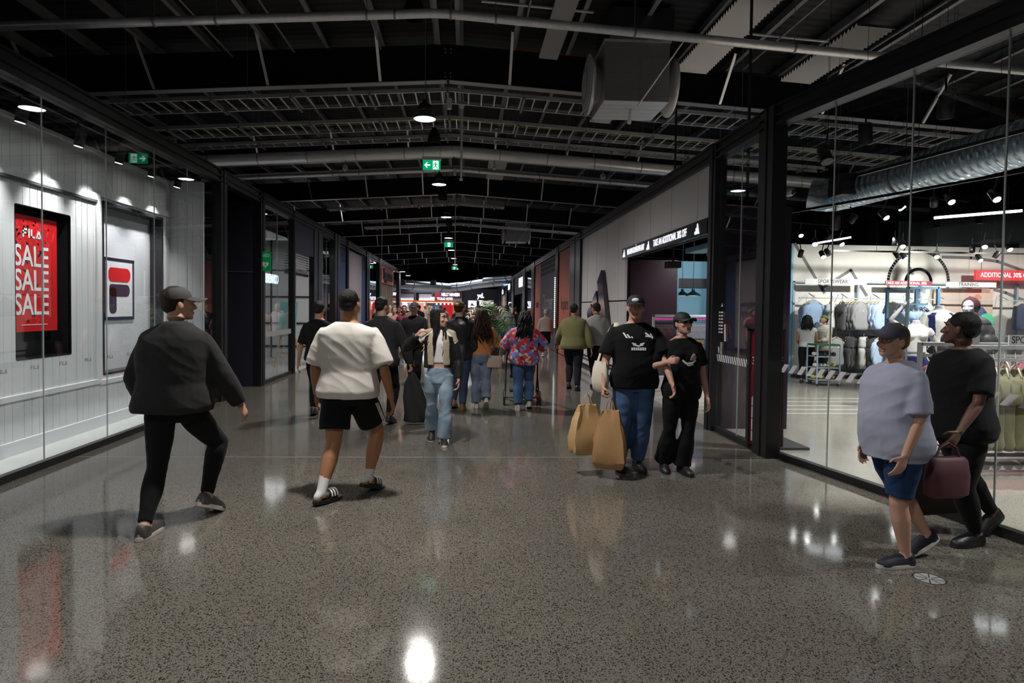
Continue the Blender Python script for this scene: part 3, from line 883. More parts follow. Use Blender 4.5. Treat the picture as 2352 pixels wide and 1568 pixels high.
# white drop pole under the ridge
root = empty('drop_pole', (-0.13, 13.6, 4.32), label='thin white vertical drop pole beside the exit sign', cat='pole')
MB().tube([(0, 0, 0), (0, 0, 1.55)], 0.022, 12).build('tube', M_WHITE, root, smooth=True)
MB().tube([(0, 0, 1.55), (0, 0, roof_z(-0.13) - 4.32)], 0.006, 6).build('hanger_rod', M_GALVD, root)
MB().lathe([(0.03, 1.50), (0.06, 1.55), (0.06, 1.58), (0.0, 1.58)], (0, 0, 0), 16).build('top_cap', M_WHITE, root, smooth=True)
MB().lathe([(0.0, -0.03), (0.035, -0.02), (0.04, 0.02), (0.022, 0.04)], (0, 0, 0), 16).build('sensor_head', M_WHITE, root, smooth=True)
for px, Y, lab in ((1045, 26, 'mid hall under the ridge'), (877, 34, 'far left over the facade'), (1132, 44, 'far right end of the hall')):
    p = at(px, 590, Y); zb = at(px, 610, Y).z
    root = empty('drop_pole', (p.x, Y, zb), label='thin grey drop pole from the roof, %s' % lab, cat='pole', group='far drop poles')
    MB().tube([(0, 0, 0), (0, 0, roof_z(p.x) - zb)], 0.02, 8).build('tube', M_WHITE, root, smooth=True)
# small white sensors below the ridge of first two rafters
for y, z in ((12.35, 5.42), (18.5, 5.42)):
    MB().lathe([(0.0, 0), (0.045, 0.0), (0.05, 0.02), (0.05, 0.2), (0.0, 0.2)], (RX + 0.02, y, z), 16).build('ridge_sensor', M_WHITE, smooth=True, label='small white cylinder fixed under the ridge, %s rafter' % ('first' if y < 15 else 'second'), cat='sensor', group='ridge sensors')

# ---------------------------------------------------------------- display window at left
FX = -4.62
ZF = 3.5
M_GROOVE = ribbed('white_grooved_boards', (0.70, 0.70, 0.71), 'Y', 0.11, 0.35, 0.5)
def grooved(name, y0, y1, z0, z1, x, parent=None):
    """boards with v grooves as geometry"""
    mb = MB(); y = y0; w = 0.115
    while y < y1 - 1e-4:
        ye = min(y + w - 0.009, y1)
        mb.box(x - 0.02, x, y, ye, z0, z1)
        y += w
    mb.box(x - 0.03, x - 0.006, y0, y1, z0, z1)
    return mb
W1 = (6.72, 7.62, 1.0, 2.60); W2 = (8.28, 9.88, 0.68, 2.89)
mb = MB()
def panel(y0, y1, z0, z1):
    g = grooved('x', y0, y1, z0, z1, FX); mb.add(g.v, g.f)
panel(-3, W1[0], 0, ZF); panel(W1[0], W1[1], 0, W1[2]); panel(W1[0], W1[1], W1[3], ZF); panel(W1[1], W2[0], 0, ZF)
panel(W2[0], W2[1], 0, W2[2]); panel(W2[0], W2[1], W2[3], ZF); panel(W2[1], 10.12, 0, ZF)
st(mb, 'wall_left', M_WHITE)
# return panel between the wall and the post, with grooves facing the hall
mb = MB(); x = FX
while x < XL - 0.08:
    mb.box(x, min(x + 0.112, XL - 0.07), 10.12, 10.14, 0, ZF); x += 0.116
mb.box(FX - 0.1, XL - 0.07, 10.125, 10.2, 0, ZF)
st(mb, 'wall_left_return', M_WHITE)
st(MB().box(FX, XL, -3, 10.12, 0, 0.03), 'floor_display', mat('display_floor', (0.62, 0.62, 0.6), 0.35, vary=0.1))
st(MB().box(FX, FX + 0.03, -3, 10.12, 0.03, 0.17), 'baseboard_left', M_WHITE, bevel=0.004)
st(MB().box(FX, FX + 0.02, -3, 10.12, ZF - 0.04, ZF + 0.0), 'trim_40', M_WHITE)
# raised frame moulding around the poster bay
def moulding(y0, y1, z0, z1, nm):
    mb = MB()
    for a, b, c, d in ((y0, y1, z1, z1 + 0.10), (y0, y1, z0 - 0.06, z0), (y1, y1 + 0.08, z0 - 0.06, z1 + 0.1)):
        mb.box(FX, FX + 0.028, a, b, c, d)
    return st(mb, nm, M_WHITE, bevel=0.004)
moulding(-3, 8.12, 0.64, 2.86, 'trim_41')
mb = MB().box(FX, FX + 0.028, 8.2, 10.12, 0.56, 0.62); mb.box(FX, FX + 0.028, 8.2, 10.12, 2.93, 3.02)
st(mb, 'trim_42', M_WHITE, bevel=0.004)
# dark shadow-gap rail above the moulding
st(MB().box(FX, FX + 0.034, -3, 8.12, 2.845, 2.875), 'trim_43', mat('dark_grey_rail', (0.07, 0.07, 0.075), 0.5))
# recess 1: black box with the red poster
y0, y1, z0, z1 = W1
D1 = 0.20
root = empty('window_30', (FX, (y0 + y1) / 2, z0), kind='structure')
hy = (y1 - y0) / 2; hz = z1 - z0
mb = MB().box(-D1 - 0.01, -D1, -hy, hy, 0, hz)
mb.box(-D1, 0.002, -hy - 0.01, -hy, 0, hz).box(-D1, 0.002, hy, hy + 0.01, 0, hz).box(-D1, 0.002, -hy, hy, -0.01, 0).box(-D1, 0.002, -hy, hy, hz, hz + 0.01)
mb.build('recess_lining', mat('recess_black', (0.012, 0.012, 0.016), 0.25), root)
# poster
M_RED = mat('poster_red', (0.60, 0.006, 0.010), 0.45)
M_RED2 = mat('poster_pattern_red', (0.68, 0.03, 0.03), 0.45)
ps = empty('sale_poster', (FX - 0.07, 7.10, 1.28), label='red SALE SALE SALE poster hanging in the black recess of the left window', cat='poster')
PW, PH = 0.78, 1.24
MB().box(-0.004, 0.0, -PW / 2, PW / 2, 0, PH).build('poster_sheet', M_RED, ps)
rnd = random.Random(5)
# tilted letter pattern, pale red
FL = {
 'F': [[(0, 0), (0.22, 0), (0.22, 1), (0, 1)], [(0, 0.78), (0.75, 0.78), (0.75, 1), (0, 1)], [(0, 0.40), (0.6, 0.40), (0.6, 0.60), (0, 0.60)]],
 'I': [[(0, 0), (0.24, 0), (0.24, 1), (0, 1)]],
 'L': [[(0, 0), (0.24, 0), (0.24, 1), (0, 1)], [(0, 0), (0.7, 0), (0.7, 0.22), (0, 0.22)]],
 'A': [[(0, 0), (0.24, 0), (0.62, 1), (0.40, 1)], [(0.40, 1), (0.62, 1), (0.95, 0), (0.70, 0)], [(0.12, 0), (0.8, 0), (0.8, 0.2), (0.2, 0.2)]],
}
def letters(mb, word, c, h, u, v, n, t, rot=0.0, adv=(0.92, 0.42, 0.85, 1.0)):
    W = sum(adv); u = Vector(u); v = Vector(v)
    ur = u * math.cos(rot) + v * math.sin(rot); vr = v * math.cos(rot) - u * math.sin(rot)
    x = -W / 2
    for ch, a in zip(word, adv):
        for pl in FL[ch]:
            mb.prism([((px + x) * h, (py - 0.5) * h) for px, py in pl], c, ur, vr, n, t)
        x += a
mb = MB()
for i in range(26):
    cy = rnd.uniform(-PW / 2 + 0.11, PW / 2 - 0.11); cz = rnd.uniform(0.1, PH - 0.1)
    w = rnd.choice(['FI', 'LA', 'IL', 'F', 'A'])
    letters(mb, w, (0.0, cy, cz), 0.11, (0, 1, 0), (0, 0, 1), (1, 0, 0), 0.0006, rot=rnd.choice([0.8, -0.7, 2.3, 0.5, 2.8]), adv=(0.9, 0.9)[:len(w)])
mb.build('tilted_letter_pattern', M_RED2, ps)
mb = MB(); letters(mb, 'FILA', (0.001, -0.02, PH - 0.185), 0.095, (0, 1, 0), (0, 0, 1), (1, 0, 0), 0.002)
mb.build('brand_letters', M_LETTER, ps)
for k, z in enumerate((0.80, 0.54, 0.28)):
    put_text('sale_word', 'SALE', (0.0015, -0.03, z), (1, 0, 0), M_LETTER, ps, size=0.315, sx=0.84, bold=0.012, depth=0.002, space=0.98)
MB().box(0.001, 0.002, -0.20, 0.22, 0.07, 0.078).build('small_print', M_LETTER, ps)
# recess 2: white panel with the square F logo
y0, y1, z0, z1 = W2; hy = (y1 - y0) / 2; hz = z1 - z0
root = empty('window_31', (FX, (y0 + y1) / 2, z0), kind='structure')
D2 = 0.18
mb = MB().box(-D2, 0.004, -hy - 0.01, -hy + 0.03, 0, hz).box(-D2, 0.004, hy - 0.03, hy + 0.01, 0, hz).box(-D2, 0.004, -hy, hy, -0.01, 0.02).box(-D2, 0.004, -hy, hy, hz - 0.03, hz + 0.01)
mb.build('black_frame', mat('recess_black2', (0.02, 0.02, 0.024), 0.35), root)
MB().box(-D2 - 0.01, -D2, -hy, hy, 0, hz).build('back_panel', mat('pale_grey_panel', (0.62, 0.62, 0.66), 0.5), root)
lg = empty('square_logo', (FX - D2 + 0.001, 8.98, 1.37), label='square navy and red F logo on the pale panel of the left window', cat='logo')
M_NV = mat('logo_navy', (0.012, 0.014, 0.05), 0.4); M_RD = mat('logo_red', (0.62, 0.005, 0.012), 0.4); M_WH = mat('logo_white', (0.74, 0.74, 0.78), 0.4)
q = 0.76; hh = 0.84
MB().box(0, 0.012, -q / 2, q / 2, 0, hh).build('white_square', M_WH, lg)
mb = MB(); b = 0.04
for bx in ((-q / 2, q / 2, 0, b), (-q / 2, q / 2, hh - b, hh), (-q / 2, -q / 2 + b, 0, hh), (q / 2 - b, q / 2, 0, hh)):
    mb.box(0.012, 0.016, *bx)
mb.build('navy_border', M_NV, lg)
def rrect(y0, y1, z0, z1, rl, rr_):
    pts = []
    for (cy, cz, r_, a0) in ((y1 - rr_, z1 - rr_, rr_, 0), (y0 + rl, z1 - rl, rl, 90), (y0 + rl, z0 + rl, rl, 180), (y1 - rr_, z0 + rr_, rr_, 270)):
        for t in range(0, 91, 15):
            a = math.radians(a0 + t); pts.append((cy + r_ * math.cos(a), cz + r_ * math.sin(a)))
    return pts
MB().prism(rrect(-0.27, 0.28, 0.52, 0.71, 0.07, 0.095), (0.012, 0, 0), (0, 1, 0), (0, 0, 1), (1, 0, 0), 0.004).build('red_bar', M_RD, lg)
mb = MB().prism(rrect(-0.25, 0.26, 0.32, 0.485, 0.05, 0.08), (0.012, 0, 0), (0, 1, 0), (0, 0, 1), (1, 0, 0), 0.004)
mb.prism(rrect(-0.25, -0.08, 0.09, 0.44, 0.06, 0.06), (0.012, 0, 0), (0, 1, 0), (0, 0, 1), (1, 0, 0), 0.004)
mb.build('navy_stem', M_NV, lg)
# repeated small word decals along the glass
M_DCL = mat('grey_glass_decal', (0.25, 0.25, 0.26), 0.5)
mbd = MB(); Yd = 5.3
dk = 0
while Yd < 10.2:
    mb = MB(); letters(mb, 'FILA', (XL + 0.0075, Yd, 0.985), 0.038, (0, 1, 0), (0, 0, 1), (1, 0, 0), 0.0005)
    mb.build('word_decal', M_DCL, label='small grey FILA word decal on the display glass, %s from the left edge' % ORDS[dk], cat='decal', group='FILA word decals on the glass')
    Yd += 0.42; dk += 1
# track and can spots inside
tr = empty('light_track', (-4.24, 4.0, 3.55), label='black light track above the left display window', cat='light track')
MB().box(-0.018, 0.018, -6.5, 6.3, 0, 0.03).build('rail', M_DARKPLASTIC, tr)
for k, y in enumerate((2.0, 3.2, 4.3, 5.35, 6.25, 7.15, 7.95, 8.75, 9.5)):
    XS_ = -4.24
    lab = ['out of view behind the camera', 'behind the camera edge', 'just outside the left edge', 'near the left edge', 'above the red poster', 'fifth from the post', 'above the white panel', 'above the square logo', 'nearest the dark post'][k]
    root = empty('spot_lamp', (XS_, y, 3.30), label='black cylinder spot lamp over the left display, %s' % lab, cat='spot lamp', group='spot lamps over the left display')
    M = Matrix.Rotation(math.radians(14), 3, 'Y')
    MB().lathe([(0.0, 0.0), (0.046, 0.0), (0.05, 0.004), (0.05, 0.18), (0.04, 0.19), (0.0, 0.19)], (0, 0, 0), 24, M).build('can', M_DARKPLASTIC, root, smooth=True)
    MB().lathe([(0.042, -0.002), (0.0, -0.002)], (0, 0, 0), 24, M).build('lens', M_SPOTGLOW, root)
    MB().tube([(0, 0, 0.18), (0, 0, 0.27)], 0.01, 8).build('stem', M_DARKPLASTIC, root)
    spot_light('fila_spot', (XS_ - 0.02, y, 3.28), (FX - 0.02, y, 2.15), LIGHT['fila'] * 1.0, 72, 1.0, (1, 0.97, 0.93), 0.03)
# ---------------------------------------------------------------- alcove past the display
st(MB().box(-8, XL - 0.08, 12.5, 12.6, 0, 3.60), 'wall_alcove', M_NAVY)
st(MB().box(-8, XL - 0.08, 10.62, 10.7, 0, 3.58), 'wall_alcove_side', M_NAVY)
st(MB().box(-8, -7.9, 10.7, 12.5, 0, 3.58), 'wall_alcove_end', M_NAVY)
st(MB().box(-8, XL - 0.08, 12.49, 12.5, 2.225, 2.24), 'trim_44', mat('grey_joint', (0.12, 0.12, 0.14), 0.4))
MB().box(-4.665, -4.64, 12.44, 12.47, 0.88, 1.32).box(-4.66, -4.645, 12.46, 12.5, 0.95, 0.98).box(-4.66, -4.645, 12.46, 12.5, 1.22, 1.25).build('pull_handle', mat('pale_handle', (0.45, 0.45, 0.47), 0.3, metal=0.4), label='pale vertical pull handle on the dark alcove panel', cat='handle')
# AED sign
root = empty('defibrillator_sign', (-3.93, 12.6, 2.26), label='green AED sign with a white heart sticking out from the left post', cat='sign')
MB().box(-0.105, 0.105, -0.008, 0.008, 0, 0.375).build('panel', mat('aed_green', (0.0, 0.20, 0.055), 0.4, emit=(0.0, 0.2, 0.055), estr=0.25), root, bevel=0.002)
put_text('letters', 'AED', (0, -0.009, 0.30), (0, -1, 0), M_LETTER, root, size=0.085, bold=0.01, depth=0.002)
hp = []
for t in np.linspace(0, 2 * PI, 40, endpoint=False):
    hp.append((0.0042 * 16 * math.sin(t) ** 3, 0.0042 * (13 * math.cos(t) - 5 * math.cos(2 * t) - 2 * math.cos(3 * t) - math.cos(4 * t))))
MB().prism(hp, (0, -0.0085, 0.125), (1, 0, 0), (0, 0, 1), (0, -1, 0), 0.002).build('heart', M_LETTER, root)
MB().prism([(0.005, 0.03), (-0.02, -0.004), (-0.003, -0.004), (-0.008, -0.03), (0.018, 0.006), (0.002, 0.006)], (0, -0.011, 0.125), (1, 0, 0), (0, 0, 1), (0, -1, 0), 0.001).build('bolt_symbol', MATS['aed_green'], root)

# ---------------------------------------------------------------- white shop behind the easel
st(MB().box(-7.0, XL, 12.62, 19.5, 0, 0.012), 'floor_left_shop', mat('pale_tiles', (0.42, 0.42, 0.41), 0.25))
st(MB().box(-7.1, -7.0, 12.6, 20, 0, 3.6), 'wall_left_shop', mat('shop_white', (0.62, 0.62, 0.63), 0.6))
st(MB().box(-7.0, XL - 0.3, 19.5, 19.6, 0, 3.6), 'wall_left_shop_end', MATS['shop_white'])
mb = MB()
for x in (-6.6, -5.9, -5.2):
    mb.box(x - 0.02, x + 0.02, 19.46, 19.5, 0, 3.6)
for z in (0.35, 1.05, 1.85, 2.65):
    mb.box(-7, XL - 0.3, 19.46, 19.5, z - 0.02, z + 0.02)
st(mb, 'trim_45', M_TRIM)
mb = MB()
for y in (14.2, 15.6, 17.0, 18.3):
    mb.box(-6.995, -6.95, y - 0.14, y + 0.14, 0, 3.6)
for z in (0.5, 1.3, 2.1, 2.9):
    mb.box(-6.995, -6.96, 12.7, 19.5, z - 0.02, z + 0.02)
st(mb, 'trim_46', M_TRIM)
area_light('left_shop_light', (-5.6, 16, 3.4), 1.6, 55, (1, 0.98, 0.96), size_y=4)
# horizontal rail on the left glass bay
MB().box(XL + 0.006, XL + 0.012, 12.78, 14.86, 0.94, 1.05).build('glass_band', mat('frosted_band', (0.30, 0.31, 0.32), 0.5), label='grey frosted band across the first glass bay past the alcove', cat='glass decal')
# navy fascia and shutter over the entrance
st(MB().box(XL - 0.08, XL + 0.05, 15.05, 17.81, 2.86, 3.58), 'wall_fascia_left', mat('fascia_navy', (0.018, 0.02, 0.045), 0.55, vary=0.1))
mb = MB()
z = 2.42
while z < 2.86:
    mb.tube([(XL - 0.16, 15.06, z + 0.03), (XL - 0.16, 17.0, z + 0.03)], 0.036, 10, flat=0.45); z += 0.062
mb.build('roller_shutter', mat('shutter_metal', (0.55, 0.55, 0.57), 0.4, metal=0.5), smooth=True, label='partly lowered pale roller shutter over the left shop entrance', cat='roller shutter')
MB().box(XL - 0.20, XL - 0.12, 15.05, 17.0, 2.34, 2.41).build('shutter_bar', M_NAVY, label='dark bottom rail of the raised shutter in the left entrance', cat='shutter rail')
# easel with teal board
ez = empty('easel', (-4.55, 16.3, 0), rz=math.radians(-25), label='wooden easel holding a teal board in the left shop entrance', cat='easel')
M_PINE = mat('pine_wood', (0.55, 0.33, 0.12), 0.5, vary=0.15, vscale=8)
for s_ in (-1, 1):
    MB().bar((s_ * 0.30, -0.10, 0), (s_ * 0.05, 0.10, 1.65), 0.035, 0.02).build('leg', M_PINE, ez)
MB().bar((0, 0.55, 0), (0, 0.1, 1.55), 0.03, 0.02).build('leg', M_PINE, ez)
MB().bar((-0.22, -0.06, 0.38), (0.22, -0.06, 0.38), 0.02, 0.03).build('crossbar', M_PINE, ez)
MB().box(-0.30, 0.30, -0.06, 0.0, 0.80, 0.83).build('tray', M_PINE, ez)
bd = MB().box(-0.27, 0.27, -0.03, -0.01, 0, 0.85).build('teal_board', mat('teal_board', (0.16, 0.42, 0.42), 0.5), origin=None, label='teal notice board standing on the wooden easel', cat='board')
bd.location = (0, 0, 0)
bd.matrix_world = ez.matrix_basis @ Matrix.Translation((0, 0, 0.83)) @ Matrix.Rotation(math.radians(-6), 4, 'X')

# ---------------------------------------------------------------- rest of the left facade
def grad_panel_mat(name, c):
    return mat(name, c, 0.55, vary=0.06, vscale=1.5)
M_BLUE = grad_panel_mat('banner_blue', (0.055, 0.10, 0.24))
M_LILAC = grad_panel_mat('banner_lilac', (0.36, 0.31, 0.35))
M_CORAL = grad_panel_mat('banner_coral', (0.55, 0.16, 0.12))
M_PLUM = grad_panel_mat('banner_plum', (0.075, 0.065, 0.095))
M_CARVE = mat('carved_pattern', (0.10, 0.10, 0.13), 0.6)
def carved(mb_x, y0, y1, z0, z1, nx, parent):
    mb = MB(); n = max(3, int((y1 - y0) / 0.16)); w = (y1 - y0) / n
    for i in range(n):
        for j in range(3):
            zz0 = z0 + (z1 - z0) * j / 3; hh = (z1 - z0) / 3
            y = y0 + i * w
            mb.prism([(y + 0.15 * w, zz0 + 0.1 * hh), (y + 0.5 * w, zz0 + 0.1 * hh), (y + 0.85 * w, zz0 + 0.85 * hh), (y + 0.5 * w, zz0 + 0.85 * hh)], (mb_x, 0, 0), (0, 1, 0), (0, 0, 1), (nx, 0, 0), 0.006)
    return mb.build('carved_pattern', M_CARVE, parent)
def hoarding(x, y0, y1, z0, z1, m, label, nx, cat='banner', pattern=0.0, group='tall printed hoarding panels'):
    root = empty('hoarding_panel', (x, (y0 + y1) / 2, z0), label=label, cat=cat, group=group)
    hy = (y1 - y0) / 2
    MB().box(-0.02, 0.02, -hy, hy, 0, z1 - z0).build('board', m, root)
    if pattern > 0:
        carved(nx * 0.021, -hy + 0.02, hy - 0.02, z1 - z0 - pattern, z1 - z0 - 0.03, nx, root)
    return root
hoarding(XL, 20.2, 21.45, 0.02, 3.56, M_BLUE, 'blue hoarding panel with carved pattern on top, before the lilac banner', 1, pattern=0.55)
hoarding(XL, 24.62, 25.62, 0.02, 3.56, M_BLUE, 'blue hoarding panel just past the lilac banner', 1, pattern=0.55)
hoarding(XL - 0.06, 21.75, 24.62, 0.02, 3.56, M_BLUE, 'blue hoarding panel hidden behind the lilac banner', 1)
# lilac banner, slightly creased
def banner(y0, y1, z0, z1, x, m, label):
    n, k = 40, 60; mb = MB(); v = []; f = []
    for i in range(n + 1):
        for j in range(k + 1):
            y = (y0 - y1) / 2 + (y1 - y0) * i / n; z = (z1 - z0) * j / k
            u_ = i / n - 0.5; top = j / k
            d = 0.02 * math.exp(-((abs(u_) - (top - 0.85) * 1.2) ** 2) * 60) * max(0, (top - 0.6) / 0.4)
            v.append((0.03 + d + 0.006 * math.sin(u_ * 9 + top * 4), y, z))
    for i in range(n):
        for j in range(k):
            a = i * (k + 1) + j; f.append((a, a + k + 1, a + k + 2, a + 1))
    mb.add(v, f)
    root = empty('fabric_banner', (x, (y0 + y1) / 2, z0), label=label, cat='banner')
    o = mb.build('cloth', m, root, smooth=True)
    sm = o.modifiers.new('t', 'SOLIDIFY'); sm.thickness = 0.004
    return root
bn = banner(21.8, 24.6, 0.1, 3.5, XL, M_LILAC, 'large pale lilac fabric banner with dark text on the left facade')
M_TXT = mat('dark_print', (0.06, 0.05, 0.07), 0.6)
for k, s_ in enumerate(('Investing new', 'retail emerging', 'brand')):
    put_text('printed_line', s_, (0.062, 0, 1.75 - 0.34 * k), (1, 0, 0), M_TXT, bn, size=0.34, bold=0.0, depth=0.002)
# coral sign bay
st(MB().box(XL - 0.1, XL - 0.04, 30.0, 35.3, 2.72, 3.58), 'wall_coral_back', M_NAVY)
root = empty('coral_shop_sign', (XL + 0.02, 32.65, 2.72), label='coral shop fascia with raised black lettering on the left side', cat='shop sign')
MB().box(-0.05, 0.03, -2.65, 2.65, 0, 0.84).build('panel', M_CORAL, root)
put_text('lettering', 'Lypooces', (0.06, -0.1, 0.42), (1, 0, 0), MATS['dark_print'], root, size=0.72, sx=1.3, bold=0.02, depth=0.08)
M_BRONZE = mat('bronze_door', (0.17, 0.11, 0.06), 0.5, vary=0.1)
dr = empty('door_20', (XL - 0.05, 32.65, 0), kind='structure')
MB().box(-0.04, 0.02, -2.6, -0.02, 0, 2.70).build('door_leaf', M_BRONZE, dr)
MB().box(-0.04, 0.02, 0.02, 2.6, 0, 2.70).build('door_leaf', M_BRONZE, dr)
MB().box(0.02, 0.04, -0.03, 0.03, 0, 2.70).build('meeting_strip', M_GALV, dr)
for y in (-2.63, 2.63):
    MB().box(-0.04, 0.06, y - 0.03, y + 0.03, 0, 2.72).build('jamb', M_GALV, dr)
# shop interior behind the far left glass
st(MB().box(-9, -8.9, 20, 39, 0, 3.6), 'wall_left_far', mat('warm_grey_wall', (0.20, 0.17, 0.15), 0.7))
st(MB().box(-9, XL - 0.15, 26.5, 26.55, 0, 3.6), 'wall_left_far_side', mat('shop_dark_wall', (0.05, 0.045, 0.05), 0.7))
for k, z in enumerate((1.5, 2.2, 2.9)):
    MB().box(-8.6, -5.2, 29.9, 30.1, z, z + 0.05).box(-8.6, -8.56, 29.9, 30.1, z - 0.7 if k else 0, z).box(-5.24, -5.2, 29.9, 30.1, z - 0.65 if k else 0, z).build('shelf', M_WHITE2, label='long pale shelf inside the glass bay before the coral sign, %s' % ['lowest', 'middle', 'topmost'][k], cat='shelf', group='shelves in the left glass shop')
for k, z in enumerate((2.5, 3.2)):
    MB().box(-7.6, -5.4, 28.9, 29.0, z, z + 0.04).build('tube_lamp', M_TUBE, label='white tube lamp inside the glass bay before the coral sign, %s' % ['lower', 'upper'][k], cat='tube lamp', group='tube lamps in the left glass shop')
for o_ in [o_ for o_ in COL.objects if o_.name.startswith('tube_lamp')]:
    for x_ in (-0.9, 0.9):
        MB().tube([(x_, 0, 0.02), (x_, 0, roof_z(o_.location.x + x_) - o_.location.z - 0.01)], 0.004, 5).build('suspension_rod', M_DARKPLASTIC, o_)
area_light('left_far_shop_light', (-6.5, 31, 3.3), 1.5, 60, (1, 0.9, 0.8), size_y=5)

# ---------------------------------------------------------------- right facade
M_GREYP = mat('grey_perforated_panel', (0.40, 0.39, 0.41), 0.42, metal=0.15, spec=0.5)
def perf_panel():
    m, nt, p = newmat('grey_corrugated_facade'); N = nt.nodes; L = nt.links
    p.inputs['Base Color'].default_value = (0.74, 0.72, 0.73, 1); p.inputs['Roughness'].default_value = 0.42
    tc = N.new('ShaderNodeTexCoord'); v = N.new('ShaderNodeTexVoronoi'); v.inputs['Scale'].default_value = 55; v.inputs['Randomness'].default_value = 0
    L.new(tc.outputs['Object'], v.inputs['Vector'])
    b = N.new('ShaderNodeBump'); b.inputs['Strength'].default_value = 0.35; b.inputs['Distance'].default_value = 0.004
    L.new(v.outputs['Distance'], b.inputs['Height']); L.new(b.outputs[0], p.inputs['Normal'])
    return m
M_GREYW = perf_panel()
def grey_panel(y0, y1, z0, z1):
    """slightly faceted vertical panels"""
    mb = MB(); y = y0; w = 0.58; k = 0
    while y < y1 - 1e-3:
        ye = min(y + w, y1)
        mb.box(XR - 0.01 - 0.004 * (k % 2), XR + 0.04, y + 0.002, ye - 0.002, z0, z1); y += w; k += 1
    return mb
g = grey_panel(13.1, 18.0, 0.08, 1.76); g2 = grey_panel(13.1, 18.0, 1.79, ZB); g.add(g2.v, g2.f)
g2 = grey_panel(8.41, 13.1, 2.85, ZB); g.add(g2.v, g2.f)
st(g, 'wall_right', M_GREYW)
st(MB().box(XR + 0.04, XR + 0.1, 13.1, 18.0, 0, ZB).box(XR + 0.04, XR + 0.1, 8.41, 13.1, 2.64, ZB), 'wall_right_core', M_BLACK)
st(MB().box(XR - 0.02, XR + 0.05, 13.1, 18.0, 0, 0.08), 'baseboard_right', M_BLACK)
# giant three-bar emblem standing off the wall
root = empty('wall_emblem', (XR - 0.03, 15.6, 0.9), label='giant dark three bar emblem standing off the grey facade panel', cat='shop emblem')
M_EMB = mat('glossy_dark_emblem', (0.045, 0.03, 0.05), 0.12, spec=0.8)
# bars seen from the hall: heights grow towards the camera
for pts in ([(14.21, 1.11), (14.90, 1.12), (15.39, 2.26), (14.96, 2.52)], [(15.01, 1.18), (15.73, 1.20), (15.98, 1.81), (15.52, 2.04)], [(15.86, 1.22), (16.5, 1.24), (16.62, 1.52), (16.15, 1.72)]):
    MB().prism([(a - 15.6, b - 0.9) for a, b in pts], (0, 0, 0), (0, 1, 0), (0, 0, 1), (-1, 0, 0), 0.09).build('bar', M_EMB, root)
# entrance: LED ticker and lintel
root = empty('led_ticker', (XR - 0.05, 10.78, 2.635), label='black LED ticker with white running text over the sports shop entrance', cat='LED sign')
MB().box(-0.03, 0.035, -2.34, 2.32, 0, 0.215).build('housing', mat('ticker_black', (0.004, 0.004, 0.006), 0.25), root)
put_text('ticker_text', 'TAKE AN ADDITIONAL 30% OFF', (-0.033, -0.72, 0.105), (-1, 0, 0), M_LEDW, root, size=0.165, sx=0.70, bold=0.003, depth=0.002)
put_text('ticker_text', 'NAU MAI KI M\u0100NAWA BAY', (-0.033, 1.28, 0.105), (-1, 0, 0), M_LEDW, root, size=0.160, sx=0.62, bold=0.003, depth=0.002)
for y in (-1.98, 0.42, 2.14):
    bars_logo(MB(), (-0.032, y, 0.108), (-1, 0, 0), 0.15).build('bar_logo', M_LEDW, root)
# partitions inside
M_MAR = mat('maroon_partition', (0.032, 0.009, 0.021), 0.38, vary=0.1)
M_PUR = mat('purple_partition', (0.022, 0.009, 0.020), 0.22, spec=0.6)
st(MB().box(XR + 0.1, 4.42, 13.05, 13.15, 0, 2.63), 'wall_partition_far', M_MAR)
st(MB().box(XR + 0.1, 4.36, 8.32, 8.42, 0, 3.0), 'wall_partition_near', M_PUR)
# blue back part and soffit in the entrance
M_SKY = mat('pale_blue_wall', (0.16, 0.36, 0.50), 0.5)
st(MB().box(XR + 0.3, 7.9, 18.0, 18.1, 0, 3.0), 'wall_blue_back', M_SKY)
st(MB().box(4.42, 4.50, 13.2, 18, 0, 2.63), 'wall_blue_side', M_SKY)
st(MB().box(4.5, 8, 17.93, 18.0, 2.24, 2.5), 'trim_50', M_NAVY)
st(MB().box(XR + 0.25, XR + 0.55, 8.45, 10.2, 2.52, 2.6), 'trim_51', M_SKY)
st(MB().box(XR + 0.75, XR + 0.95, 8.45, 10.6, 2.52, 2.58), 'trim_52', M_SKY)
for k, (y, x) in enumerate(((8.62, XR + 0.6), (11.6, XR + 0.55))):
    MB().box(x - 0.12, x + 0.12, y, y + 0.25, 2.38, 2.5).box(x - 0.015, x + 0.015, y + 0.1, y + 0.13, 2.5, roof_z(x) - 0.01).build('sensor_box', M_BLACK, label='black ceiling box inside the sports shop entrance, %s' % ['near side', 'far side'][k], cat='sensor', group='entrance ceiling boxes')
for k, (px, py) in enumerate(((1592, 677), (1567, 677))):
    p = at(px, py, 14.0 + 0.6 * k)
    root = empty('green_pendant', (p.x, p.y, p.z - 0.02), label='dark green dome pendant over the shop counter, %s' % ['fully visible', 'half hidden by the maroon wall'][k], cat='hanging lamp', group='green dome pendants')
    MB().lathe([(0.165, 0), (0.16, 0.015), (0.12, 0.05), (0.06, 0.085), (0.035, 0.11), (0.03, 0.16), (0.0, 0.165)], (0, 0, 0), 32, caps=False).build('shade', mat('bottle_green', (0.012, 0.05, 0.055), 0.25, spec=0.8), root, smooth=True)
    MB().lathe([(0.14, 0.004), (0.0, 0.006)], (0, 0, 0), 24).build('lamp_glow', glow('soft_lamp', (1, 0.95, 0.85), 3.0), root)
    MB().tube([(0, 0, 0.16), (0, 0, roof_z(p.x) - p.z)], 0.006, 6).build('cord', M_DARKPLASTIC, root)
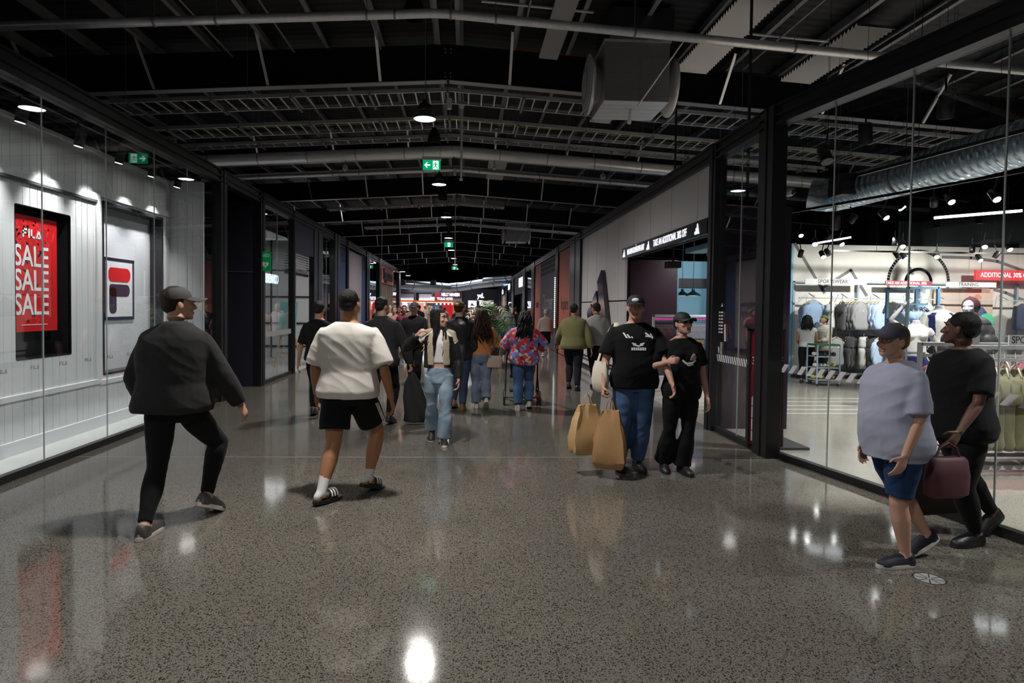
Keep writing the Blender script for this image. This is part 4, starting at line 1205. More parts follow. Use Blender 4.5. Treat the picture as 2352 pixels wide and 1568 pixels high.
# anti-theft gates
M_GATE = mat('gate_white', (0.55, 0.56, 0.60), 0.3)
M_ACR = glass_mat('clear_acrylic', (0.8, 0.84, 0.9), 1.0)
for k, (x, y) in enumerate(((3.95, 12.2), (4.62, 12.4))):
    root = empty('security_gate', (x, y, 0), label=['white framed security gate in the entrance, left one', 'white framed security gate in the entrance, beside the boxes'][k], cat='security gate', group='entrance security gates')
    w = 0.30; h = 1.50
    MB().box(-w, -w + 0.045, -0.03, 0.03, 0, h).build('post', M_GATE, root, bevel=0.008)
    MB().box(w - 0.045, w, -0.03, 0.03, 0, h).build('post', M_GATE, root, bevel=0.008)
    MB().box(-w, w, -0.03, 0.03, h - 0.05, h).build('top_bar', M_GATE, root, bevel=0.008)
    MB().box(-w + 0.045, w - 0.045, -0.004, 0.004, 0.3, h - 0.05).build('clear_panel', M_ACR, root)
    MB().box(-w + 0.045, w - 0.045, -0.01, 0.01, h - 0.10, h - 0.07).build('red_stripe', glow('purple_red', (0.7, 0.05, 0.35), 0.7), root)
    MB().box(-w, w, -0.05, 0.05, 0, 0.3).build('base', M_GATE, root, bevel=0.01)
# counter with boxes
root = empty('shop_counter', (5.35, 14.0, 0), label='white counter holding storage bins behind the entrance gate', cat='counter')
MB().box(-0.7, 0.7, -0.3, 0.3, 0, 0.38).build('base', M_GATE, root, bevel=0.01)
MB().box(-0.7, 0.7, -0.3, 0.3, 0.96, 1.10).build('top', mat('counter_grey', (0.4, 0.4, 0.42), 0.4), root, bevel=0.01)
for x in (-0.68, 0.68):
    MB().box(x - 0.02, x + 0.02, -0.3, 0.3, 0.38, 0.96).build('side_panel', M_GATE, root)
M_CARD = mat('cardboard', (0.46, 0.30, 0.16), 0.7, vary=0.08)
for k, (x, z, w, h) in enumerate(((-0.3, 0.38, 0.42, 0.33), (0.22, 0.38, 0.4, 0.3), (-0.25, 0.71, 0.36, 0.24))):
    rb = empty('cardboard_box', (5.35 + x, 13.92, z), label='brown cardboard box stored in the white counter, %s' % ['lower left', 'lower right', 'upper'][k], cat='cardboard box', group='cardboard boxes in the counter')
    MB().box(-w / 2, w / 2, -0.18, 0.18, 0, h).build('carton', M_CARD, rb, bevel=0.004)
    MB().box(-w / 2 - 0.001, w / 2 + 0.001, -0.182, -0.178, h * 0.45, h * 0.55).build('tape', mat('red_tape', (0.5, 0.05, 0.03), 0.5), rb)
MB().box(-0.18, 0.18, -0.15, 0.15, 0, 0.2).build('plastic_tub', mat('milky_plastic', (0.55, 0.57, 0.6), 0.35), bevel=0.01, origin=(0, 0, 0), label='milky plastic tub on the counter behind the gates', cat='tub').location = (5.2, 14.0, 1.10)
scr = empty('till_screen', (5.62, 13.95, 1.10), label='small dark till screen on the counter behind the gates', cat='till screen')
MB().box(-0.10, 0.10, -0.01, 0.01, 0.06, 0.22).build('screen', M_DARKPLASTIC, scr, bevel=0.004)
MB().tube([(0, 0.02, 0), (0, 0.01, 0.1)], 0.015, 8).build('stand', M_DARKPLASTIC, scr)
spot_light('entrance_spot', (5.6, 11, 3.1), (5.3, 14.5, 0.8), 160, 90, 0.6)
spot_light('blue_wall_spot', (5.8, 15.5, 3.2), (5.6, 18, 1.8), 140, 100, 0.6)

# farther right facade bays
def text_panel(root, s_, z, size, m, nx=-1, **k):
    return put_text('lettering', s_, (nx * 0.024, 0, z), (nx, 0, 0), m, root, size=size, **k)
h1 = hoarding(XR, 19.78, 22.4, 0.02, 3.56, M_CORAL, 'coral hoarding panel printed Inspire, nearest on the right facade', -1)
text_panel(h1, 'Inspire', 1.72, 0.62, M_TXT, sx=0.9)
text_panel(h1, 'opening soon', 0.95, 0.14, M_TXT)
h2 = hoarding(XR, 22.95, 28.0, 0.02, 3.56, M_PLUM, 'dark plum hoarding panel printed Discover on the right facade', -1, pattern=0.6)
text_panel(h2, 'Discover', 1.80, 0.95, mat('pale_print', (0.35, 0.35, 0.4), 0.5), sx=0.9)
put_text('lettering', 'LUX', (-0.024, 1.3, 0.34), (-1, 0, 0), MATS['pale_print'], h2, size=0.7, sx=1.2, bold=0.02)
h3 = hoarding(XR, 28.0, 30.2, 0.02, 3.56, M_CORAL, 'coral hoarding panel farther back on the right facade', -1)
text_panel(h3, 'Inspire', 1.75, 0.55, M_TXT, sx=0.85)
# strip of small lamps on the post between coral and plum panels
root = empty('lamp_strip', (XR - 0.10, 22.92, 0.85), label='vertical strip of small white lights on the post by the plum panel', cat='light strip')
MB().box(-0.012, 0.012, -0.02, 0.02, 0, 1.9).build('rail', M_DARKPLASTIC, root)
for k in range(26):
    MB().box(-0.015, 0.015, -0.03, -0.02, 0.03 + k * 0.072, 0.08 + k * 0.072).build('led', glow('strip_led', (1, 0.97, 0.9), 1.6), root)
# CONVERSE bay
st(MB().box(XR - 0.02, XR + 0.1, 36.2, 43.2, 2.45, 3.58), 'wall_fascia_right', MATS['fascia_navy'])
st(MB().box(XR + 0.4, XR + 0.5, 36.2, 43.2, 0, 2.45), 'wall_dark_right', M_BLACK)
root = empty('shop_sign', (XR - 0.06, 37.6, 2.72), label='glowing white CONVERSE sign on the right facade', cat='shop sign')
MB().box(-0.01, 0.04, -1.5, 1.5, 0.0, 0.74).build('backing', MATS['ticker_black'], root)
put_text('lettering', 'CONVERSE', (-0.02, 0, 0.37), (-1, 0, 0), M_SIGNW, root, size=0.72, sx=0.72, bold=0.03, depth=0.02)
for k, (y0, y1, s_, col, z) in enumerate(((45.2, 50.3, 'LSKD', M_SIGNW, 2.85), (52, 60, 'asics', M_SIGNW, 2.7), (61.5, 68, 'levis', M_SIGNW, 2.7))):
    root = empty('shop_sign', (XR - 0.07, (y0 + y1) / 2, z), label=['small glowing white sign past the CONVERSE sign', 'second small glowing sign past the CONVERSE sign', 'farthest glowing sign at the end of the right facade'][k], cat='shop sign', group='far right shop signs')
    w = (y1 - y0) * 0.3
    MB().box(-0.01, 0.04, -w, w, 0, 0.6).build('backing', MATS['ticker_black'], root)
    put_text('lettering', s_.upper() if k == 0 else s_, (-0.02, 0, 0.3), (-1, 0, 0), col, root, size=0.6, sx=1.2, bold=0.03, depth=0.02)
st(MB().box(XR, XR + 0.1, 52, 60, 0, 3.58), 'wall_right_far', M_NAVY)
hoarding(XR - 0.04, 53, 56.5, 0.02, 2.6, mat('tan_panel', (0.45, 0.25, 0.15), 0.6), 'tan facade panel between the far right signs', -1)
st(MB().box(XR + 2.5, XR + 2.6, 31, 36, 0, 3.5), 'wall_right_shop', MATS['warm_grey_wall'])
bl = empty('light_box', (XR - 0.10, 66, 1.6), label='orange glowing projecting sign at the far right end', cat='light box')
MB().box(-0.3, 0.02, -0.05, 0.05, 0, 1.1).build('body', glow('orange_box', (1, 0.25, 0.06), 2.0), bl)
MB().box(-0.24, -0.06, -0.055, -0.05, 0.2, 0.9).build('letters', glow('warm_white', (1, 0.9, 0.8), 3.0), bl)
# black retractable barrier strap behind the olive hoodie person
MB().bar((XR - 0.15, 19.7, 0.35), (XR - 0.1, 13.2, 0.34), 0.01, 0.05).build('barrier_strap', M_DARKPLASTIC, label='low black strap running along the right facade by the emblem wall', cat='barrier')

# decals on the glass bay next to the entrance
root = empty('window_decals', (XR - 0.008, 8.05, 0.0), label='white opening hours decals on the dark glass by the shop entrance', cat='glass decal')
mb = MB()
for k in range(7):
    z = 1.56 - k * 0.043
    mb.box(0, 0.001, -0.03, 0.035, z, z + 0.022).box(0, 0.001, 0.055, 0.10, z, z + 0.022)
mb.build('hours_lines', M_DECAL, root)
bars_logo(MB(), (0.0, 0.0, 1.67), (-1, 0, 0), 0.05, 0.001).build('bar_logo', M_DECAL, root)
mb = MB()
for k in range(9):
    z = 1.17 - k * 0.018; mb.box(0, 0.001, -0.03 - 0.0 * k, 0.035 - 0.003 * (k % 3), z, z + 0.009)
mb.build('notice_lines', M_DECAL, root)
mb = MB().prism([(0.06, 1.10), (0.10, 1.13), (0.10, 1.05), (0.07, 1.03)], (0, 0, 0), (0, 1, 0), (0, 0, 1), (1, 0, 0), 0.001)
mb.build('hand_symbol', M_DECAL, root)
MB().prism([(0, 0), (0.05, 0), (0.06, 0.22), (0.02, 0.22)], (-0.0, -0.14, 1.2), (0, 1, 0), (0, 0, 1), (1, 0, 0), 0.001).build('slanted_bar', M_DECAL, root)
band((XR, 6.98, 0), (XR, 8.19, 0), 0.975, 18, 0.09, 1).build('striped_band', M_DECAL, label='white slanted stripe band across the narrow dark glass bay', cat='glass decal')
band((gx(6.66), 6.66, 0), (gx(-2), -2, 0), 0.985, 68, 0.09, -1, slant=0.8).build('striped_band', M_DECAL, label='white slanted stripe band across the long angled shop glass', cat='glass decal')
# totem sign
root = empty('totem_sign', (3.72, 7.12, 0), label='maroon promotional floor totem printed OFF behind the corner post', cat='floor sign')
MB().box(-0.28, 0.25, -0.08, 0.55, 0, 0.03).build('base_plate', mat('totem_base', (0.05, 0.048, 0.05), 0.4), root)
MB().box(-0.44, -0.06, -0.02, 0.02, 0.03, 1.37).build('panel', mat('totem_maroon', (0.26, 0.012, 0.025), 0.35), root)
MB().box(-0.06, -0.04, -0.03, 0.03, 0.03, 1.39).box(-0.46, -0.44, -0.03, 0.03, 0.03, 1.39).box(-0.46, -0.04, -0.03, 0.03, 1.37, 1.39).build('frame', M_TRIM, root)
put_text('lettering', '30% OFF', (-0.24, -0.021, 1.02), (0, -1, 0), M_LETTER, root, size=0.12, sx=0.85, bold=0.01, depth=0.002)
mb = MB()
pts = [(-0.16 + 0.0, 0.1)]
mb.prism([(-0.42, 0.10), (-0.08, 0.10), (-0.08, 0.62), (-0.13, 0.70), (-0.22, 0.74), (-0.33, 0.70), (-0.42, 0.60)], (0, -0.021, 0), (1, 0, 0), (0, 0, 1), (0, -1, 0), 0.001)
mb.build('white_shape', mat('totem_white', (0.6, 0.58, 0.56), 0.5), root)
mb = MB()
for z in (0.22, 0.36, 0.5):
    mb.prism([(-0.42, z), (-0.08, z - 0.05), (-0.08, z - 0.04), (-0.42, z + 0.01)], (0, -0.0225, 0), (1, 0, 0), (0, 0, 1), (0, -1, 0), 0.001)
mb.build('maroon_lines', MATS['totem_maroon'], root)
# dome camera by the corner post
root = empty('dome_camera', (3.62, 6.98, 2.94), label='white dome security camera on the corner post of the sports shop', cat='security camera')
MB().ellipsoid((0, 0, 0), 0.06, 0.06, 0.055).build('dome', M_WHITE, root, smooth=True)
MB().ellipsoid((0.02, -0.035, -0.01), 0.032, 0.032, 0.032).build('lens', M_DARKPLASTIC, root, smooth=True)
MB().tube([(-0.03, 0.02, 0.03), (-0.23, -0.1, 0.05)], 0.02, 10).build('bracket', M_WHITE, root)
# round metal floor box in the foreground
root = empty('floor_box', (2.80, 3.62, 0.0), label='round metal floor box cover in the polished floor at lower right', cat='floor box')
MB().lathe([(0.0, 0.0), (0.088, 0.0), (0.088, 0.003), (0.0, 0.003)], (0, 0, 0), 48).build('cover', mat('brushed_cover', (0.5, 0.5, 0.5), 0.28, metal=0.4), root)
mb = MB()
for k in range(8):
    a = k * PI / 4 + 0.2
    mb.bar((0.012 * math.cos(a), 0.012 * math.sin(a), 0.0032), (0.08 * math.cos(a), 0.08 * math.sin(a), 0.0032), 0.006, 0.0008)
mb.build('grooves', M_BLACK, root)
MB().lathe([(0.080, 0.003), (0.088, 0.003), (0.088, 0.0038), (0.080, 0.0038)], (0, 0, 0), 48, caps=False).build('rim', M_BLACK, root)

# ---------------------------------------------------------------- sports shop interior
SY = 15.0
st(MB().box(7.85, 15, SY, SY + 0.1, 0, 3.22), 'wall_store_back', M_WHITE2)
st(MB().box(7.80, 7.85, SY - 0.15, SY + 0.1, 0, 3.22), 'trim_53', M_SKY)
st(MB().box(7.85, 7.95, SY + 0.1, 18, 0, 3.2), 'wall_store_side', MATS['maroon_partition'])
# line graphics on the back wall
M_LINE = mat('grey_wall_line', (0.14, 0.14, 0.14), 0.6)
def onback(px, py): return at(px, py, SY)
def line(pts, w=0.07):
    mb = MB()
    for a, b in zip(pts[:-1], pts[1:]):
        mb.bar((a[0], SY - 0.004, a[1]), (b[0], SY - 0.004, b[1]), 0.006, w, up=(0, 0, 1)) if False else mb.prism(seg2(a, b, w), (0, SY - 0.002, 0), (1, 0, 0), (0, 0, 1), (0, -1, 0), 0.004)
    return mb
def seg2(a, b, w):
    a = Vector(a); b = Vector(b); d = (b - a).normalized(); n = Vector((-d.y, d.x)) * w / 2; e = d * w * 0.3
    return [tuple(a - e - n), tuple(b + e - n), tuple(b + e + n), tuple(a - e + n)]
def P2(px, py):
    p = onback(px, py); return (p.x, p.z)
root = empty('wall_graphic', (0, 0, 0), label='grey zigzag line graphic painted on the white shop wall', cat='wall graphic')
line([P2(1826, 560), P2(1893, 672)]).build('stroke', M_LINE, root)
line([P2(1889, 661), P2(1954, 620), P2(1990, 678)]).build('stroke', M_LINE, root)
root = empty('wall_graphic', (0, 0, 0), label='grey circle graphic painted on the white shop wall', cat='wall graphic')
cx, cz = P2(2109, 648); r1 = abs(P2(2178, 648)[0] - cx)
for r_, a0, a1 in ((r1, -10, 190), (r1 * 0.42, 0, 180)):
    pts = [(cx + r_ * math.cos(math.radians(t)), cz + r_ * math.sin(math.radians(t))) for t in np.linspace(a0, a1, 40)]
    line(pts).build('arc', M_LINE, root)
line([P2(2089, 615), P2(2096, 629)]).build('stroke', M_LINE, root)
root = empty('wall_graphic', (0, 0, 0), label='grey sweeping curve graphic at the right of the white shop wall', cat='wall graphic')
pts = [P2(2165, 590), P2(2230, 592), P2(2290, 600), P2(2352, 622)]
line(pts).build('curve', M_LINE, root)
pts = [P2(2275, 663), P2(2310, 672), P2(2352, 690)]
line(pts).build('curve', M_LINE, root)
# ticker of lines in the floor
for k, y in enumerate((11.3, 10.85, 10.4, 10.0, 9.6)):
    MB().box(XR + 0.15, 8.6, y - 0.012, y + 0.012, 0.0, 0.0015).build('floor_strip', mat('white_floor_strip', (0.75, 0.75, 0.75), 0.35), label='thin white strip set in the shop floor, %s' % ['farthest from the glass', 'second farthest', 'middle', 'second nearest', 'nearest the glass'][k], cat='floor strip', group='white strips in the shop floor')
# wall fixture frames
M_FIX = mat('fixture_blue_grey', (0.34, 0.42, 0.50), 0.4)
root = empty('wall_rack', (7.9, SY - 0.03, 0), label='pale blue steel wall rack along the back of the sports shop', cat='wall rack')
FX0 = 7.9
for x in (0.02, 1.62, 3.2, 4.45, 5.65):
    MB().box(x - 0.025, x + 0.025, -0.06, 0, 0.05, 2.32).build('upright', M_FIX, root)
MB().box(0, 6.6, -0.06, 0, 2.29, 2.33).build('top_rail', M_FIX, root)
MB().box(0, 6.6, -0.34, -0.31, 1.90, 1.93).build('upper_hang_rail', M_FIX, root)
MB().box(0, 6.6, -0.34, -0.31, 1.03, 1.06).build('lower_hang_rail', M_FIX, root)
for x in np.arange(0.4, 6.6, 0.8):
    for z in (1.915, 1.045):
        MB().bar((x, -0.03, z + 0.12), (x, -0.33, z), 0.015, 0.02).build('bracket_arm', M_FIX, root)
MB().box(0, 6.6, -0.40, 0, 0.10, 0.14).build('bottom_shelf', M_FIX, root)
def shelf_sign(x0, x1, z0, z1, y, s_, m, label, tm=M_TXT, ts=0.1):
    r_ = empty('shelf_sign', ((x0 + x1) / 2, y, z0), label=label, cat='sign')
    MB().box(-(x1 - x0) / 2, (x1 - x0) / 2, -0.006, 0.006, 0, z1 - z0).build('panel', m, r_)
    put_text('lettering', s_, (-(x1 - x0) * 0.05, -0.0075, (z1 - z0) / 2), (0, -1, 0), tm, r_, size=ts, sx=0.9, bold=0.012, depth=0.001)
    return r_
shelf_sign(8.0, 9.5, 2.24, 2.37, SY - 0.42, 'SPORTSWEAR', M_WHITE, 'white shelf header reading SPORTSWEAR at the left of the back wall', ts=0.13)
shelf_sign(9.95, 11.1, 2.24, 2.35, SY - 0.42, 'TAKE AN ADDITIONAL 30%', mat('header_maroon', (0.25, 0.03, 0.05), 0.5), 'maroon shelf header offering an additional 30% on the back wall', M_LETTER, 0.09)
shelf_sign(11.45, 12.7, 2.22, 2.34, SY - 0.42, 'TRAINING', M_WHITE, 'white shelf header reading TRAINING on the back wall', ts=0.12)
# sports photo panel
root = empty('photo_panel', (12.15, SY - 0.115, 1.25), label='framed sport photo panel with a person in a navy vest behind the mannequins', cat='photo panel')
MB().box(-0.75, 0.75, 0, 0.02, 0, 0.95).build('print', mat('photo_background', (0.55, 0.42, 0.34), 0.5), root)
MB().prism([(0.1, 0), (0.65, 0), (0.62, 0.35), (0.5, 0.5), (0.25, 0.5), (0.12, 0.35)], (0, -0.001, 0), (1, 0, 0), (0, 0, 1), (0, -1, 0), 0.001).build('vest_shape', mat('photo_navy', (0.05, 0.08, 0.18), 0.5), root)
MB().prism([(0.36 + 0.10 * math.cos(t), 0.68 + 0.14 * math.sin(t)) for t in np.linspace(0, 2 * PI, 20, endpoint=False)], (0, -0.001, 0), (1, 0, 0), (0, 0, 1), (0, -1, 0), 0.001).build('head_shape', mat('photo_skin', (0.5, 0.25, 0.15), 0.5), root)
MB().prism([(0.6 + 0.2 * math.cos(t), 0.15 + 0.2 * math.sin(t)) for t in np.linspace(0, 2 * PI, 20, endpoint=False)], (0, -0.003, 0), (1, 0, 0), (0, 0, 1), (0, -1, 0), 0.001).build('green_ball_shape', mat('photo_green', (0.1, 0.6, 0.35), 0.5), root)
# red LED banner
root = empty('led_banner', (13.05, 14.5, 2.39), label='bright red LED banner reading ADDITIONAL 30% OFF in the sports shop', cat='LED sign')
MB().box(-0.95, 0.95, -0.03, 0.03, 0, 0.24).build('panel', glow('red_led', (1.0, 0.015, 0.02), 1.0), root)
put_text('lettering', 'ADDITIONAL 30% OFF', (-0.2, -0.033, 0.12), (0, -1, 0), M_LEDW, root, size=0.155, sx=0.82, bold=0.012, depth=0.002)
bars_logo(MB(), (0.78, -0.032, 0.12), (0, -1, 0), 0.19).build('bar_logo', M_LEDW, root)
for x in (-0.8, 0.8):
    MB().tube([(x, 0, 0.24), (x, 0, 3.2)], 0.006, 6).build('suspension_rod', M_DARKPLASTIC, root)

# garments --------------------------------------------------------------
def garment_mesh(kind, w=0.48, h=0.66, d=0.07):
    """front faces -y, hook at z=0, shoulders just below"""
    mb = MB()
    def ring(z, hw, hd, n=20, sag=0.0):
        out = []
        for k in range(n):
            a = 2 * PI * k / n
            c, s_ = math.cos(a), math.sin(a)
            out.append(Vector((hw * (abs(c) ** 0.7) * (1 if c > 0 else -1), hd * (abs(s_) ** 0.8) * (1 if s_ > 0 else -1), z + sag * abs(c) ** 2)))
        return out
    if kind in ('tee', 'sweat', 'vest', 'hoodie', 'jacket'):
        sw = w * 0.36
        mb.loft([ring(-0.10, 0.07, d * 0.3), ring(-0.115, 0.085, d * 0.5, sag=-0.005), ring(-0.15, sw * 0.95, d * 0.7, sag=-0.03), ring(-0.24, w * 0.40, d), ring(-0.10 - h * 0.5, w * 0.42, d * 1.05), ring(-0.10 - h * 0.85, w * 0.44, d * 1.1), ring(-0.10 - h, w * 0.43 if kind == 'tee' else w * 0.36, d)])
        if kind == 'tee':
            for s_ in (-1, 1):
                mb.tube([(s_ * sw * 0.85, 0, -0.175), (s_ * (sw + 0.06), 0, -0.26), (s_ * (sw + 0.10), 0, -0.36)], [0.07, 0.075, 0.075], 12, flat=0.55)
        if kind in ('sweat', 'hoodie', 'jacket'):
            for s_ in (-1, 1):
                mb.tube([(s_ * sw * 0.85, 0, -0.18), (s_ * (sw + 0.07), -0.005, -0.32), (s_ * (sw + 0.09), -0.02, -0.50), (s_ * (sw + 0.06), -0.045, -0.62), (s_ * (sw + 0.055), -0.05, -0.70)], [0.07, 0.068, 0.058, 0.045, 0.036], 12, flat=0.6)
        if kind == 'hoodie':
            mb.ellipsoid((0, 0.02, -0.13), 0.12, 0.06, 0.06)
    if kind == 'pants':
        mb.loft([ring(-0.06, w * 0.34, d * 0.7), ring(-0.2, w * 0.38, d), ring(-0.36, w * 0.39, d)])
        for s_ in (-1, 1):
            mb.tube([(s_ * w * 0.19, 0, -0.32), (s_ * w * 0.17, -0.01, -0.6), (s_ * w * 0.15, 0, -0.92)], [0.095, 0.075, 0.05], 14, flat=0.6)
    return mb
def fold_mesh(mb, amp=0.012, seed=0):
    me = mb.mesh('g')
    bm = bmesh.new(); bm.from_mesh(me)
    bmesh.ops.recalc_face_normals(bm, faces=bm.faces)
    bmesh.ops.subdivide_edges(bm, edges=bm.edges, cuts=1, use_grid_fill=True, smooth=0.6)
    bm.to_mesh(me); bm.free()
    n = len(me.vertices)
    for v in me.vertices:
        p = v.co
        q = noise.noise(Vector((p.x * 14 + seed, p.y * 6, p.z * 3)))
        v.co = p + v.normal * amp * q
    me.shade_smooth()
    return me
G_ME = {}
def gmesh(kind, var):
    if (kind, var) not in G_ME:
        G_ME[(kind, var)] = fold_mesh(garment_mesh(kind), 0.013, var * 7.1)
    return G_ME[(kind, var)]
def fab(name, c):
    return mat('fabric_' + name, c, 0.85, sheen=0.2, bump=0.08, bscale=350, vary=0.08, vscale=9)
FABC = dict(lightblue=(0.30, 0.42, 0.60), skyblue=(0.42, 0.54, 0.74), white=(0.62, 0.62, 0.62), black=(0.018, 0.018, 0.02), grey=(0.26, 0.26, 0.27), palegrey=(0.45, 0.45, 0.45), olive=(0.135, 0.122, 0.055), navy=(0.012, 0.018, 0.07), royal=(0.012, 0.02, 0.16), maroon=(0.13, 0.03, 0.04), pink=(0.30, 0.06, 0.10), steel=(0.14, 0.22, 0.34))
HANG = None
def hanger_mb():
    mb = MB()
    mb.tube([(0, 0, 0.05), (0.018, 0, 0.045), (0.02, 0, 0.02), (0, 0, 0.0), (0, 0, -0.05)], 0.003, 6)
    mb.tube([(-0.2, 0, -0.16), (-0.1, 0, -0.095), (0, 0, -0.06), (0.1, 0, -0.095), (0.2, 0, -0.16)], 0.007, 6, flat=1.6)
    return mb
HANG_ME = None
KN = dict(tee='t-shirt', sweat='sweatshirt', hoodie='hoodie', pants='trousers', vest='vest', jacket='jacket')
CN = dict(tee='t_shirt', sweat='sweatshirt', hoodie='hoodie', pants='trousers', vest='vest', jacket='jacket')
def hang(kind, colour, x, y, z, rz, label, group, scale=1.0, logo=False):
    """z = rail height"""
    global HANG_ME
    var = random.randint(0, 2)
    me = gmesh(kind, var)
    root = empty(CN[kind], (x, y, z), rz, label=label, cat=KN[kind], group=group)
    root.scale = (scale,) * 3
    m = fab(colour, FABC[colour])
    o = bpy.data.objects.new('garment', me.copy() if (me.materials and me.materials[0] != m) else me)
    if not o.data.materials: o.data.materials.append(m)
    elif o.data.materials[0] != m: o.data.materials[0] = m
    COL.objects.link(o); o.parent = root
    if HANG_ME is None:
        HANG_ME = hanger_mb().mesh('hanger'); HANG_ME.materials.append(mat('hanger_cream', (0.55, 0.47, 0.33), 0.5)); HANG_ME.shade_smooth()
    h = bpy.data.objects.new('hanger', HANG_ME); COL.objects.link(h); h.parent = root
    if logo:
        mb = MB(); bars_logo(mb, (0, -0.085, -0.30), (0, -1, 0), 0.05, 0.003)
        mb.build('chest_logo', M_LETTER if colour != 'white' else M_TXT, root)
    return root
YR = SY - 0.36
def row(items, z, rowname):
    """items: (kind, colour, px, n, step, angle)"""
    bn_ = {}
    for kind, colour, px, n, step, ang, sc in items:
        x0 = at(px, 740, YR).x; bn_[(kind, colour)] = bn_.get((kind, colour), 0) + 1; bt = '' if bn_[(kind, colour)] == 1 else ORDS[bn_[(kind, colour)] - 1] + ' '
        for k in range(n):
            cn = {'lightblue': 'light blue', 'skyblue': 'sky blue', 'palegrey': 'pale grey', 'steel': 'steel blue'}.get(colour, colour)
            lab = '%s %s on the %s wall rail' % (cn, KN[kind], rowname) + ('' if n == 1 else ', one of a face-on bunch')
            if n > 1 and k == 0: lab = '%s %s at the front of its %sbunch, %s wall rail' % (cn, KN[kind], bt, rowname)
            if n > 1 and k > 0: lab = '%s %s, %s from the front of its %sbunch, %s wall rail' % (cn, KN[kind], ORDS[k], bt, rowname)
            hang(kind, colour, x0 + step * k, YR - 0.30 + 0.07 * k, z, ang + random.uniform(-0.05, 0.05), lab, '%s bunch on the %s wall rail' % (cn, rowname), sc, logo=(k == 0 and kind in ('sweat', 'tee')))
row([('hoodie', 'lightblue', 1853, 4, 0.02, 0.15, 1.12), ('tee', 'white', 1892, 4, 0.05, 0.9, 0.95), ('tee', 'black', 1915, 5, 0.05, 0.9, 1.0), ('sweat', 'grey', 1957, 5, -0.03, 0.25, 1.0), ('sweat', 'skyblue', 2003, 5, -0.04, 0.3, 0.98), ('tee', 'black', 2029, 3, 0.02, 0.1, 1.0),
     ('tee', 'steel', 2092, 3, 0.06, 0.9, 1.0), ('tee', 'lightblue', 2110, 3, 0.06, 0.9, 1.0), ('tee', 'black', 2075, 2, 0.05, 0.6, 1.0), ('vest', 'navy', 2325, 3, 0.02, 0.1, 0.95), ('tee', 'navy', 2350, 2, 0.05, 0.2, 1.0)], 1.93, 'upper')
row([('sweat', 'grey', 1905, 3, 0.02, 0.1, 0.95), ('pants', 'black', 1934, 4, 0.07, 0.5, 0.86), ('pants', 'palegrey', 1966, 2, 0.06, 0.5, 0.86), ('pants', 'black', 1982, 3, 0.07, 0.5, 0.86), ('jacket', 'skyblue', 2000, 5, 0.06, 0.5, 1.0), ('jacket', 'palegrey', 2030, 3, 0.06, 0.6, 1.0), ('tee', 'white', 1882, 2, 0.03, 0.2, 0.95), ('jacket', 'steel', 2120, 3, 0.07, 0.5, 1.0), ('pants', 'palegrey', 2100, 3, 0.07, 0.5, 0.8)], 1.06, 'lower')
# freestanding blue rack with clothes behind the mannequins
p0 = at(2062, 650, 12.2); p1 = at(2130, 650, 12.2)
root = empty('garment_rack', ((p0.x + p1.x) / 2, 12.2, 0), label='tall blue steel garment frame behind the mannequins', cat='garment rack')
hw = (p1.x - p0.x) / 2
M_BFR = mat('frame_blue', (0.12, 0.24, 0.38), 0.4)
for sx in (-hw, hw):
    for yy in (-0.3, 0.3):
        MB().box(sx - 0.025, sx + 0.025, yy - 0.025, yy + 0.025, 0, 2.10).build('upright', M_BFR, root)
for yy in (-0.3, 0.3):
    MB().box(-hw, hw, yy - 0.025, yy + 0.025, 2.06, 2.10).build('top_bar', M_BFR, root)
for z in (1.75, 1.2):
    MB().box(-hw, hw, -0.015, 0.015, z, z + 0.03).build('hang_bar', M_BFR, root)
for k in range(6):
    hang('tee' if k % 2 else 'sweat', 'lightblue' if k < 4 else 'steel', (p0.x + p1.x) / 2 - hw + 0.08 + k * 0.1, 12.2, 1.76, 1.4, 'blue top on the tall blue frame behind the mannequins, %s from the left' % ORDS[k], 'blue tops on the tall blue frame', 0.9)
# shoe / accessory trolley at far left of the shop floor
root = empty('display_trolley', (7.75, 13.3, 0), label='white mesh trolley filled with small packs near the shop staff', cat='trolley')
MB().box(-0.25, 0.25, -0.2, 0.2, 0.86, 0.90).build('green_top', mat('green_top', (0.03, 0.16, 0.08), 0.5), root)
for sx in (-0.25, 0.25):
    for sy in (-0.2, 0.2):
        MB().box(sx - 0.012, sx + 0.012, sy - 0.012, sy + 0.012, 0.05, 0.88).build('upright', M_FIX, root)
for z in (0.12, 0.38, 0.62):
    MB().box(-0.25, 0.25, -0.2, 0.2, z, z + 0.015).build('shelf', M_FIX, root)
for sx in (-0.22, 0.22):
    MB().tube([(sx - 0.01, -0.18, 0.025), (sx + 0.01, -0.18, 0.025)], 0.025, 12).build('wheel', M_DARKPLASTIC, root)
for z in (0.135, 0.395, 0.635):
    for k in range(7):
        c = random.choice([(0.6, 0.6, 0.55), (0.05, 0.05, 0.05), (0.5, 0.45, 0.1)])
        o = MB().ellipsoid((0, 0, 0.045), 0.035, 0.07, 0.045, seg=10, rows=6).build('sock_pack', mat('pack_%d' % int(c[0] * 10), c, 0.7), origin=(0, 0, 0), smooth=True, label='rolled sock pack on the white trolley, %s from the left on the %s shelf' % (ORDS[k], 'bottom' if z < .2 else 'middle' if z < .5 else 'top'), cat='sock pack', group='sock packs on the trolley')
        o.location = (7.75 - 0.21 + k * 0.07, 13.3 + random.uniform(-0.04, 0.04), z)

